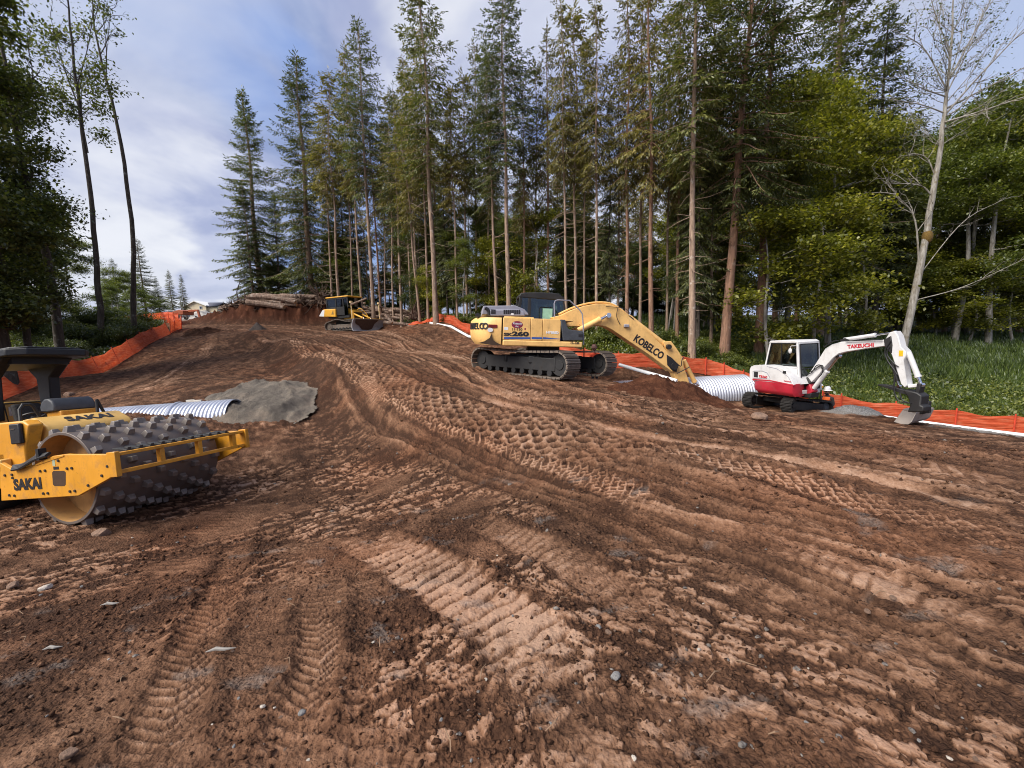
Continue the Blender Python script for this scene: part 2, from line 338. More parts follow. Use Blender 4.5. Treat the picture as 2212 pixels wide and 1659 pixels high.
# ---------------------------------------------------------------- the ground
def trk(kind, w, P, dry=.8, depth=1.0, pitch=.2):
    Q = smooth_line([hit(*p) for p in P]); return dict(kind=kind, w=w, P=Q, dry=dry, depth=depth, p=pitch)
TRACKS = [
    trk('streak', 4.6, [(700, 728), (860, 745), (980, 785), (1080, 835), (1250, 890), (1500, 950), (1800, 1015), (2300, 1120)], .42),
    trk('streak', 3.4, [(560, 725), (680, 735), (790, 775), (900, 840), (1060, 915), (1250, 985), (1500, 1060), (1900, 1180), (2400, 1330)], .40),
    trk('streak', 2.2, [(1500, 905), (1800, 945), (2100, 985), (2400, 1030)], .36),
    trk('streak', 1.5, [(470, 712), (640, 720), (800, 735), (960, 765), (1080, 800)], .75),
    trk('streak', .8, [(520, 708), (700, 716), (860, 728), (1000, 755)], .8),
    trk('streak', .6, [(470, 706), (640, 708), (760, 720), (900, 745)], .85),
    trk('chevron', .5, [(560, 728), (640, 738), (720, 752), (800, 780)], .8, 1, .3),
    trk('streak', .9, [(860, 735), (960, 778), (1040, 830), (1180, 880), (1400, 930), (1700, 985), (2212, 1090)], .7),
    trk('streak', .9, [(1200, 905), (1450, 955), (1750, 1010), (2000, 1060), (2300, 1120)], .7),
    trk('streak', 1.0, [(1100, 860), (1300, 900), (1600, 945), (1900, 985), (2300, 1040)], .6),
    trk('streak', 1.2, [(1300, 1050), (1550, 1110), (1850, 1190), (2300, 1330)], .55),
    trk('rut', .36, [(1010, 850), (1180, 897), (1400, 940), (1650, 985), (1950, 1050), (2250, 1130)], .85),
    trk('streak', .8, [(1010, 800), (1100, 850), (1300, 880), (1600, 930), (1900, 968), (2212, 1020)], .65),
    trk('rut', .28, [(1150, 845), (1300, 868), (1600, 915), (1900, 950), (2240, 990)], .8),
    trk('rut', .24, [(1100, 845), (1260, 882), (1500, 922), (1800, 965), (2240, 1045)], .75),
    trk('rut', .26, [(640, 722), (800, 745), (920, 780), (1010, 825), (1120, 872)], .8),
    trk('chevron', .55, [(1060, 822), (1200, 862), (1420, 905), (1700, 950), (2212, 1050)], .65, .9, .25),
    trk('diamond', .55, [(600, 733), (690, 765), (790, 825), (900, 885), (1050, 945), (1200, 1003), (1330, 1060), (1430, 1110)], .72, .9, .15),
    trk('diamond', .55, [(1230, 930), (1450, 975), (1650, 1030), (1850, 1085), (2060, 1140), (2300, 1200)], .75, .9, .16),
    trk('padfoot', 1.1, [(720, 752), (820, 800), (930, 860), (1060, 905), (1200, 950), (1330, 985), (1400, 1008)], .62, 1.3, .25),
    trk('padfoot', .5, [(1060, 880), (1300, 935), (1480, 968)], .65, .9, .22),
    trk('grouser', .66, [(770, 1160), (900, 1225), (1020, 1290), (1120, 1370), (1210, 1450), (1290, 1540)], .98, 1.5, .165),
    trk('grouser', .40, [(1000, 1440), (1100, 1480), (1200, 1500), (1290, 1500)], .6, .7, .12),
    trk('swirl', .34, [(1560, 1420), (1500, 1490), (1400, 1540), (1300, 1570)], .85, .8, .2),
    trk('swirl', .24, [(1630, 1450), (1600, 1530), (1500, 1590), (1400, 1630)], .8, .8, .2),
    trk('swirl', .22, [(1500, 1400), (1440, 1470), (1340, 1510)], .8, .8, .2),
    trk('chevron', .30, [(520, 1165), (500, 1240), (450, 1340), (400, 1460), (330, 1659), (300, 1750)], .52, .6, .09),
    trk('chevron', .30, [(700, 1250), (690, 1400), (640, 1550), (600, 1700)], .52, .5, .09),
    trk('grouser', .40, [(1640, 1170), (1860, 1240), (2060, 1330), (2250, 1450)], .72, .6, .13),
    trk('swirl', .24, [(1760, 1480), (1720, 1560), (1640, 1640)], .8, .8, .2),
    trk('grouser', .42, [(1760, 1560), (1900, 1600), (2100, 1690)], .7, .7, .14),
    trk('grouser', .42, [(1000, 1130), (1180, 1190), (1350, 1290), (1500, 1380)], .55, .6, .12),
    trk('chevron', .6, [(230, 775), (330, 770), (420, 745), (470, 735)], .5, 1, .35),
    trk('chevron', .7, [(170, 880), (280, 830), (380, 785), (450, 750), (460, 725)], .5, 1.2, .4),
    trk('streak', 1.3, [(300, 850), (390, 800), (440, 765), (450, 740)], .75),
    trk('chevron', .5, [(790, 800), (800, 830), (830, 870)], .7, 1, .17),
]
def detail(x, y, slope, veg):
    r = np.hypot(x, y)
    q = 0.08 * fbm(x * .33, y * .33, 3) + .030 * fbm(x * 1.5, y * 1.5, 3)
    lump = fbm(x * 7.5, y * 7.5, 3, .55); grit = fbm(x * 26, y * 26, 2)
    m1 = sstep(-.28, .12, fbm(x * .55 + 5, y * .55, 3) - .45 * sstep(.3, -1.2, x + .15 * y) * sstep(7, 4, r)); m2 = sstep(-.08, .22, fbm(x * .7 + 31, y * .7 + 8, 4))
    wx = .22 * fbm(x * 2.2, y * 2.2, 2); wy = .22 * fbm(x * 2.2 + 40, y * 2.2, 2)
    # pressed clay pads left by lugs, in rows, with loose crumbs between them
    a = .62; xr = x * math.cos(a) + y * math.sin(a); yr = -x * math.sin(a) + y * math.cos(a)
    rag = .17 * fbm(x * 9, y * 9, 3); f1, f2, idn = voro(xr * 5.6 + wx * 2.6 + rag, yr * 12.5 + wy * 2.6 + rag)
    a = -.62; xr = x * math.cos(a) + y * math.sin(a); yr = -x * math.sin(a) + y * math.cos(a); h1, h2, idh = voro(xr * 4.6 + wx * 2.0 + rag, yr * 12.5 + wy * 2.0 + rag)
    rb = fbm(x * .5 + 11, y * .5, 2) + x * .55 - y * .10 > .15; f1 = np.where(rb, h1, f1); f2 = np.where(rb, h2, f2); idn = np.where(rb, idh, idn); pad = sstep(.10, .21, f2 - f1 + .06 * grit)
    lvl = ((idn * 29) % 97) / 97.0; on = sstep(.38, .55, lvl)
    c1, c2, idc = voro(x * 15 + wx * 9, y * 15 + wy * 9); crumb = sstep(.55, .1, c1) * (((idc * 13) % 31) / 31.0)
    g1, g2, idg = voro(x * 3.1 + 9 + wx * 2, y * 3.1 + wy * 2); crack = sstep(.05, .0, g2 - g1)
    nearf = 1 - sstep(9, 18, r); pw = m1 * nearf; pp = pw * pad * on
    loose = np.clip(pw * (1 - pad * on) * .8 + m2 * .75, 0, 1) * (1 - sstep(14, 30, r)) * (1 - .85 * pp)
    dz = q + lump * .010 * (1 - .6 * pp) + grit * .006 + pp * (.006 + .008 * lvl) + loose * (crumb * .026 + np.maximum(lump, 0) * .022 - .008) - crack * .010 * (1 - loose) * nearf
    # low ridges pressed by tyres on the smoother soil
    tb = np.sin((y * .95 + x * .22 + .10 * fbm(x * 1.4, y * 1.4, 2)) * 2 * np.pi / .115); tm = (1 - m1) * (1 - .8 * m2) * nearf * sstep(-.2, .25, fbm(x * 1.1 + 70, y * 1.1, 2))
    dz += tm * .009 * sstep(-.3, .6, tb)
    dry = .33 + .16 * fbm(x * .9, y * .9, 3) + pp * (.17 + .32 * lvl) - .27 * loose * (1 - .9 * pp) + .10 * tm * tb - .12 * crack * nearf + .14 * grit - .10 * loose * (crumb < .3)
    dry += -.24 * sstep(.22, .5, slope) - .10 * sstep(.0, -.5, x / np.maximum(y, 1)) * sstep(7, 14, y)
    far = sstep(7, 14, r); b1 = fbm(x * 2.7 + 7, y * 2.7, 5, .62); dz += far * (.055 * np.abs(b1) + .012 * fbm(x * 11, y * 11, 2) - .012); dry = dry + far * (.42 * b1 + .22 * fbm(x * 9, y * 9, 2) + .03)
    dry = dry + .09 * sstep(4.2, 2.4, r)
    # machine tracks, oldest first
    fade = 1 - veg; mark = np.zeros(x.shape)
    for t in TRACKS:
        P = t['P']; pad_ = t['w'] + .6
        bb = (x > P[:, 0].min() - pad_) & (x < P[:, 0].max() + pad_) & (y > P[:, 1].min() - pad_) & (y < P[:, 1].max() + pad_)
        ix = np.nonzero(bb)[0]
        if not len(ix): continue
        xs, ys = x[ix], y[ix]; s, c = seg_near(xs, ys, P); tot = np.hypot(*np.diff(P[:, :2], axis=0).T).sum()
        wob = .07 * fbm(xs * 1.1, ys * 1.1, 3) + .03 * fbm(xs * 4, ys * 4, 2); cw = c + wob; w = t['w']; p = t['p']
        eg = min(.10, w * .2); inb = sstep(w / 2 + eg, w / 2 - eg, np.abs(cw) + eg * lump[ix]) * sstep(0, .8, s + .5 * lump[ix]) * sstep(tot, tot - .8, s - .5 * lump[ix])
        brk = sstep(-.58, -.22, fbm(xs * 1.1 + 3, ys * 1.1 + w * 7, 4)); inb = inb * (.25 + .75 * brk)
        k = t['kind']; D = t['depth']; sw = s + .035 * fbm(xs * 4, ys * 4, 2) + .10 * fbm(xs * .8, ys * .8, 2)
        if k == 'grouser':
            f = np.mod(sw + .10 * cw, p) / p; groove = sstep(.66, .80, f + .12 * lump[ix]) * sstep(1.02, .92, f)
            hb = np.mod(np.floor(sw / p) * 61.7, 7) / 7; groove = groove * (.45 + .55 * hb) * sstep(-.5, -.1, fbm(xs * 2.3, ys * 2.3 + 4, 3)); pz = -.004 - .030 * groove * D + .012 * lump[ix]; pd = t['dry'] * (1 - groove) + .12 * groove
        elif k == 'padfoot':
            row = np.floor(sw / p); tt = cw + (np.mod(row, 2) * .5) * p * 1.05
            hs = np.mod(sw, p) / p - .5; ht = np.mod(tt, p * 1.05) / (p * 1.05) - .5
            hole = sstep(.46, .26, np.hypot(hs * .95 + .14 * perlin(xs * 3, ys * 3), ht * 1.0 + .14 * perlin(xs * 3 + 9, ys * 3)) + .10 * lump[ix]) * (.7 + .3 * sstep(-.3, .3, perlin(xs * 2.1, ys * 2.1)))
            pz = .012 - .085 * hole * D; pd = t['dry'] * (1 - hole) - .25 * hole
        elif k == 'diamond':
            a1 = np.abs(np.mod(sw + cw * .95, p) / p - .5); a2 = np.abs(np.mod(sw - cw * .95, p) / p - .5)
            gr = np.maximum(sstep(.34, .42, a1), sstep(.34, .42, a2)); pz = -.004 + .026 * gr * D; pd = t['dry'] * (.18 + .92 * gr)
        elif k == 'chevron':
            f = np.mod(sw + np.abs(cw) * .8, p) / p; bar = sstep(.42, .52, f) * sstep(.98, .88, f)
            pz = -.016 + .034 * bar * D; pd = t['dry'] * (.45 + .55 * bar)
        elif k == 'swirl':
            f = np.abs(cw) / (w / 2); pz = -.035 * D * (1 - f * f) + .03 * sstep(.7, 1, f); pd = t['dry'] * (1 - .5 * sstep(.55, .95, f))
        elif k == 'rut':
            f = np.abs(cw) / (w / 2); pz = -.045 * (1 - f * f); pd = t['dry'] * (.8 + .2 * fbm(s * .8, cw * 14, 2))
        else:
            st = fbm(s * .11 + w * 5, cw * 5.5, 4, .75); pz = st * .075; pd = t['dry'] * (.55 + 1.35 * st)
            inb = inb * sstep(w / 2 + .2, w / 2 - .35, np.abs(cw))
        if k not in ('streak',): mark[ix] = np.maximum(mark[ix], inb)
        kp = .92 if k != 'streak' else .5
        dz[ix] = dz[ix] * (1 - inb * kp) + (q[ix] * kp + pz) * inb
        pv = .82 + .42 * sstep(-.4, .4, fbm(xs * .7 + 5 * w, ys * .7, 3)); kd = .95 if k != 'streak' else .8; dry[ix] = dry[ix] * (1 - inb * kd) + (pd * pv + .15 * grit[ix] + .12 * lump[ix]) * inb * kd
        if k in ('rut', 'padfoot', 'grouser', 'chevron', 'diamond'):   # crumbs squeezed out along the edge
            e = np.exp(-((np.abs(cw) - w / 2 - .06) / .06) ** 2) * sstep(0, .35, s) * sstep(tot, tot - .35, s)
            dz[ix] += e * (.02 + .035 * np.maximum(lump[ix], 0)); dry[ix] -= e * .15
    amp = np.clip(1.15 - r / 160, .3, 1)
    dz = dz * fade * amp + veg * (.18 * fbm(x * .5, y * .5, 4))
    return dz, np.clip(dry, 0, 1), mark
def build_ground():
    az = np.concatenate([np.radians(np.linspace(-64, 64, 960)), np.radians(np.linspace(64, 296, 64))[1:-1]])
    rr = np.concatenate([np.exp(np.linspace(math.log(.75), math.log(62), 660)), np.exp(np.linspace(math.log(62), math.log(2500), 46))[1:]])
    A, Rr = np.meshgrid(az, rr); x = (np.sin(A) * Rr).ravel(); y = (np.cos(A) * Rr).ravel()
    z0 = ztop(x, y); veg = vegmask(x, y)
    G = z0.reshape(A.shape); gy = np.gradient(G, axis=0) / np.maximum(np.gradient(Rr, axis=0), 1e-3); gx = np.gradient(G, axis=1) / np.maximum(Rr * np.gradient(A, axis=1), 1e-3)
    slope = np.hypot(gx, gy).ravel()
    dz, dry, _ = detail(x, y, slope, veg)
    bm_ = berm(x, y); rough = np.clip(bm_, 0, 1)
    dz += rough * (.8 * np.abs(fbm(x * 1.1, y * 1.1, 5, .6)) - .2); dry = np.clip(dry + rough * .7 * fbm(x * 1.6 + 3, y * 1.6, 4), 0, 1); z = z0 + dz
    red = np.clip(rough * 1.2, 0, 1)
    grey = np.zeros_like(x)
    for px, py, d, sx, sy in [(1850, 890, 14.3, 1.3, .7), (2160, 935, 12.4, 2.2, .8), (2300, 945, 11.5, 2.0, .8), (1950, 905, 13.9, 1.2, .5)]:
        c = pt(px, py, d); e = ((x - c[0]) / sx) ** 2 + ((y - c[1]) / sy) ** 2 + .5 * fbm(x * 2, y * 2, 3); grey = np.maximum(grey, sstep(1.1, .6, e))
    lane = np.hypot((x + 58) / 12, (y - 88) / 30); grey = np.maximum(grey, sstep(1.1, .8, lane) * .8)
    # scrapes of grey clay in the foreground
    grey = np.maximum(grey, .30 * sstep(.34, .60, fbm(x * 1.6 + 60, y * 2.6 + 3, 5)) * sstep(8, 5, np.hypot(x, y)) * (1 - veg))
    n, m = A.shape; i = np.arange((n - 1) * m).reshape(n - 1, m); j = np.roll(i, -1, 1)
    quads = np.stack([i, i + m, j + m, j], -1).reshape(-1, 4)
    c0 = len(x); V = np.stack([x, y, z], 1); V = np.vstack([V, [0, 0, z[:m].mean()]])
    tris = np.stack([np.full(m, c0), np.arange(m), np.roll(np.arange(m), -1)], 1)
    me = np_mesh('ground', V, quads[:, ::-1], tris[:, ::-1], [SOIL], True)
    ap = lambda a: np.append(a, a[:m].mean())
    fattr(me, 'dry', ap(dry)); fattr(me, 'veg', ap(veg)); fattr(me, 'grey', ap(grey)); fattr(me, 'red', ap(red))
    o = link(bpy.data.objects.new('ground', me)); tag(o, kind='structure')
build_ground()
def crumbs():
    rng = np.random.RandomState(77); n = 26000; r = np.exp(rng.uniform(math.log(1.4), math.log(11), n)); a = np.radians(rng.uniform(-56, 56, n)); x, y = np.sin(a) * r, np.cos(a) * r
    m = sstep(-.1, .3, fbm(x * .7 + 31, y * .7 + 8, 4)) + .55 * sstep(-.28, .12, fbm(x * .55 + 5, y * .55, 3)); k = rng.rand(n) < np.clip(m, .06, 1); x, y, r = x[k], y[k], r[k]; n = len(x)
    z0 = ztop(x, y); dz, _, mk = detail(x, y, np.zeros(n), np.zeros(n)); z = z0 + dz - np.where(rng.rand(n) < mk * .85, 9, 0); s = (.0026 + .009 * rng.rand(n) ** 3) * (1 + .16 * r)
    bm = bmesh.new(); bmesh.ops.create_icosphere(bm, subdivisions=1, radius=1); bv = np.array([v.co[:] for v in bm.verts]); bf = np.array([[v.index for v in f.verts] for f in bm.faces]); bm.free()
    V = bv[None] * (1 + .38 * rng.randn(n, len(bv), 1)) * s[:, None, None] * np.stack([rng.uniform(.8, 1.6, n), rng.uniform(.8, 1.3, n), rng.uniform(.55, .95, n)], 1)[:, None]
    V = V + np.stack([x, y, z + s * .3], 1)[:, None]; F = bf[None] + (np.arange(n) * len(bv))[:, None, None]
    me = np_mesh('soil_crumbs', V.reshape(-1, 3), None, F.reshape(-1, 3), [SOIL]); d = np.repeat(np.clip(.12 + .35 * rng.rand(n) ** 2, 0, 1), len(bv)); fattr(me, 'dry', d); fattr(me, 'veg', d * 0); fattr(me, 'grey', np.repeat((rng.rand(n) < .03) * .8, len(bv))); fattr(me, 'red', d * 0)
    tag(link(bpy.data.objects.new('soil_crumbs', me)), kind='stuff')
crumbs()
# ---------------------------------------------------------------- mesh builder for made things
class MB:
    def __init__(s, xf=None): s.v = []; s.f = []; s.m = []; s.xf = xf
    def add(s, vs, fs, m=0):
        o = len(s.v); X = s.xf
        s.v += [tuple(X @ Vector(p)) if X is not None else tuple(p) for p in vs]
        for f in fs: s.f.append([o + i for i in f]); s.m.append(m)
    def box(s, x0, x1, y0, y1, z0, z1, m=0):
        v = [(x, y, z) for x in (x0, x1) for y in (y0, y1) for z in (z0, z1)]
        s.add(v, [(0, 1, 3, 2), (4, 6, 7, 5), (0, 4, 5, 1), (2, 3, 7, 6), (0, 2, 6, 4), (1, 5, 7, 3)], m)
    def obox(s, c, dx, dy, dz, ax=(1, 0, 0), up=(0, 0, 1), m=0):
        a = Vector(ax).normalized(); u = Vector(up); b = u.cross(a).normalized(); u = a.cross(b); c = Vector(c)
        v = [c + a * (i * dx / 2) + b * (j * dy / 2) + u * (k * dz / 2) for i in (-1, 1) for j in (-1, 1) for k in (-1, 1)]
        s.add(v, [(0, 1, 3, 2), (4, 6, 7, 5), (0, 4, 5, 1), (2, 3, 7, 6), (0, 2, 6, 4), (1, 5, 7, 3)], m)
    def prism(s, pr, y0, y1, m=0):
        """profile of (x, z) points drawn out along y"""
        a = sum(p[0] * q[1] - q[0] * p[1] for p, q in zip(pr, pr[1:] + pr[:1]))
        if a < 0: pr = pr[::-1]
        n = len(pr); v = [(p[0], y0, p[1]) for p in pr] + [(p[0], y1, p[1]) for p in pr]
        s.add(v, [list(range(n)), list(range(2 * n - 1, n - 1, -1))] + [(i, i + n, (i + 1) % n + n, (i + 1) % n) for i in range(n)], m)
    def slab(s, pts, nrm, m=0):
        """polygon of 3D points thickened by the vector nrm"""
        n = len(pts); d = Vector(nrm); v = [Vector(p) for p in pts] + [Vector(p) + d for p in pts]
        s.add(v, [list(range(n)), list(range(2 * n - 1, n - 1, -1))] + [(i, i + n, (i + 1) % n + n, (i + 1) % n) for i in range(n)], m)
    def tube(s, P, r, n=8, m=0, caps=True):
        P = [Vector(p) for p in P]; k = len(P); rs = r if isinstance(r, (list, tuple, np.ndarray)) else [r] * k
        up = None; v = []
        for i in range(k):
            d = (P[min(i + 1, k - 1)] - P[max(i - 1, 0)]).normalized()
            if up is None: up = d.orthogonal().normalized()
            up = (up - d * up.dot(d)); up = up.normalized() if up.length > 1e-6 else d.orthogonal().normalized()
            b = d.cross(up)
            for j in range(n):
                a = 2 * math.pi * j / n; v.append(P[i] + (up * math.cos(a) + b * math.sin(a)) * rs[i])
        f = [(i * n + j, i * n + (j + 1) % n, (i + 1) * n + (j + 1) % n, (i + 1) * n + j) for i in range(k - 1) for j in range(n)]
        if caps: f += [list(range(n))[::-1], [(k - 1) * n + j for j in range(n)]]
        s.add(v, f, m)
    def cyl(s, p, q, r, r2=None, n=16, m=0): s.tube([p, q], [r, r if r2 is None else r2], n, m)
    def ball(s, c, r, nu=12, nv=8, sc=(1, 1, 1), m=0):
        v = []; f = []
        for i in range(nv + 1):
            t = math.pi * i / nv
            for j in range(nu):
                a = 2 * math.pi * j / nu; v.append((c[0] + r * sc[0] * math.sin(t) * math.cos(a), c[1] + r * sc[1] * math.sin(t) * math.sin(a), c[2] + r * sc[2] * math.cos(t)))
        for i in range(nv):
            for j in range(nu): f.append((i * nu + j, (i + 1) * nu + j, (i + 1) * nu + (j + 1) % nu, i * nu + (j + 1) % nu))
        s.add(v, f, m)
    def mesh(s, name, mats, smooth=None):
        me = bpy.data.meshes.new(name); me.from_pydata(s.v, [], s.f)
        for m in (mats if isinstance(mats, (list, tuple)) else [mats]): me.materials.append(m)
        me.polygons.foreach_set('material_index', s.m)
        bm = bmesh.new(); bm.from_mesh(me); bmesh.ops.recalc_face_normals(bm, faces=bm.faces); bm.to_mesh(me); bm.free()
        if smooth:
            me.polygons.foreach_set('use_smooth', [True] * len(me.polygons)); me.set_sharp_from_angle(angle=R_(smooth))
        me.update(); return me
    def build(s, name, mats, parent=None, bevel=0, smooth=35, seg=2):
        o = link(bpy.data.objects.new(name, s.mesh(name, mats, smooth)), parent)
        if bevel:
            b = o.modifiers.new('bevel', 'BEVEL'); b.width = bevel; b.segments = seg; b.limit_method = 'ANGLE'; b.angle_limit = R_(40); b.harden_normals = False
        return o
def thing(name, label, cat, M=None, group=None):
    o = bpy.data.objects.new(name, None); o.empty_display_size = .2; COL.objects.link(o)
    if M is not None: o.matrix_world = M
    return tag(o, label, cat, group)
def tag_new(name, me, label, cat, M=None, group=None):
    o = link(bpy.data.objects.new(name, me)); tag(o, label, cat, group)
    if M is not None: o.matrix_world = M
    return o
def copy_tree(src, M=None, label=None, group=None):
    r = src.copy(); COL.objects.link(r)
    for ch in src.children:
        c = ch.copy(); COL.objects.link(c); c.parent = r
        for g in ch.children:
            e = g.copy(); COL.objects.link(e); e.parent = c
    if M is not None: r.matrix_world = M
    if label: r['label'] = label
    if group: r['group'] = group
    return r
def text(s, size, org, xd, yd, m, parent, name='lettering', xs=1.0, bold=.02, shear=0.0, ext=.004, align='CENTER'):
    cu = bpy.data.curves.new('t', 'FONT'); cu.body = s; cu.size = size; cu.align_x = align; cu.align_y = 'CENTER'; cu.offset = bold * size
    cu.shear = shear; cu.extrude = ext; cu.resolution_u = 3
    t = bpy.data.objects.new('t', cu); me = bpy.data.meshes.new_from_object(t); bpy.data.objects.remove(t); bpy.data.curves.remove(cu)
    x = Vector(xd).normalized(); z = x.cross(Vector(yd)).normalized(); y = z.cross(x); o = Vector(org)
    M = Matrix(((x[0], y[0], z[0], o[0]), (x[1], y[1], z[1], o[1]), (x[2], y[2], z[2], o[2]), (0, 0, 0, 1))) @ Matrix.Diagonal((xs, 1, 1, 1))
    me.transform(M); me.materials.clear(); me.materials.append(m); me.name = name
    return link(bpy.data.objects.new(name, me), parent)

# ---------------------------------------------------------------- trees
NEEDLE = {
    'deep': leafmat('fir_needles_deep', [(.1, (.028, .038, .012)), (.45, (.078, .092, .026)), (.75, (.155, .160, .045)), (1, (.25, .24, .075))], .25),
    'olive': leafmat('fir_needles_olive', [(.1, (.050, .048, .013)), (.45, (.135, .12, .030)), (.75, (.24, .20, .05)), (1, (.34, .27, .08))], .32),
    'blue': leafmat('fir_needles_blue', [(.1, (.030, .042, .015)), (.45, (.085, .103, .034)), (.75, (.165, .178, .06)), (1, (.26, .265, .10))], .25)}
LEAF = {
    'dark': leafmat('leaves_dark', [(.1, (.026, .034, .012)), (.5, (.075, .095, .027)), (.8, (.145, .16, .04)), (1, (.26, .24, .06))], .42),
    'green': leafmat('leaves_green', [(.1, (.034, .046, .012)), (.45, (.090, .115, .022)), (.75, (.18, .20, .035)), (1, (.30, .29, .05))], .42),
    'gold': leafmat('leaves_gold', [(.1, (.055, .062, .011)), (.45, (.155, .165, .022)), (.75, (.32, .30, .035)), (1, (.55, .47, .05))], .45),
    'rust': leafmat('leaves_rust', [(.1, (.10, .03, .01)), (.6, (.28, .09, .03)), (1, (.4, .16, .05))], .3)}
BARK = {
    'fir': bark('bark_fir', (.15, .10, .072), (.40, .285, .205), (.56, .51, .44), .55),
    'red': bark('bark_redfir', (.12, .066, .043), (.32, .18, .115), (.40, .34, .27), .35),
    'dark': bark('bark_dark', (.028, .022, .016), (.095, .075, .058), (.30, .30, .27), .6),
    'pale': bark('bark_alder', (.13, .11, .085), (.42, .40, .36), (.15, .11, .045), .6)}
def feathers(O, D, Ln, rng, wid=.1, hang=.25, upn=.8):
    """needle sprays: rows of slim blades along every twig, returned as quads"""
    O = np.array(O); D = np.array(D); Ln = np.array(Ln); n = len(O)
    V = []
    for k in range(6):
        f = (k + .35 + .4 * rng.rand(n)) / 6.2
        sd = np.where((np.arange(n) + k) % 2 == 0, 1.0, -1.0)
        up = np.stack([rng.randn(n) * .35, rng.randn(n) * .35, np.full(n, upn)], 1); up /= np.linalg.norm(up, axis=1)[:, None]
        lat = np.cross(D, up); lat /= np.linalg.norm(lat, axis=1)[:, None] + 1e-9
        dd = D * .85 + lat * (sd * (.6 if k < 5 else .1))[:, None] + rng.randn(n, 3) * .16; dd[:, 2] -= hang * rng.rand(n)
        dd /= np.linalg.norm(dd, axis=1)[:, None]
        wv = np.cross(dd, up); wv /= np.linalg.norm(wv, axis=1)[:, None] + 1e-9
        L = (Ln * (.36 + .25 * rng.rand(n)))[:, None]; W = (wid * (.7 + .6 * rng.rand(n)))[:, None]
        b = O + D * (Ln * f)[:, None]
        V.append(np.stack([b, b + dd * L * .45 + wv * W * .5, b + dd * L, b + dd * L * .4 - wv * W * .5], 1))
    V = np.concatenate(V).reshape(-1, 3); return V, np.arange(len(V)).reshape(-1, 4)
def tubes_np(segs, n=3):
    """many thin tapered sticks (p, q, r0, r1) in one array pair"""
    V = []; Q = []; o = 0
    for p, q, r0, r1 in segs:
        p = np.asarray(p, float); q = np.asarray(q, float); d = q - p; l = np.linalg.norm(d)
        if l < 1e-5: continue
        d /= l; a = np.array([0, 0, 1.0]) if abs(d[2]) < .8 else np.array([1.0, 0, 0]); u = np.cross(d, a); u /= np.linalg.norm(u); b = np.cross(d, u)
        for (c, r) in ((p, r0), (q, r1)):
            for j in range(n):
                t = 2 * math.pi * j / n; V.append(c + (u * math.cos(t) + b * math.sin(t)) * r)
        Q += [(o + j, o + (j + 1) % n, o + n + (j + 1) % n, o + n + j) for j in range(n)]; o += 2 * n
    return np.array(V), np.array(Q)
def join_np(parts):
    """[(V, Q, material)] -> one V, Q, midx"""
    V = []; Q = []; M = []; o = 0
    for v, q, m in parts:
        if len(v) == 0: continue
        V.append(v); Q.append(q + o); M.append(np.full(len(q), m)); o += len(v)
    return np.concatenate(V), np.concatenate(Q), np.concatenate(M)
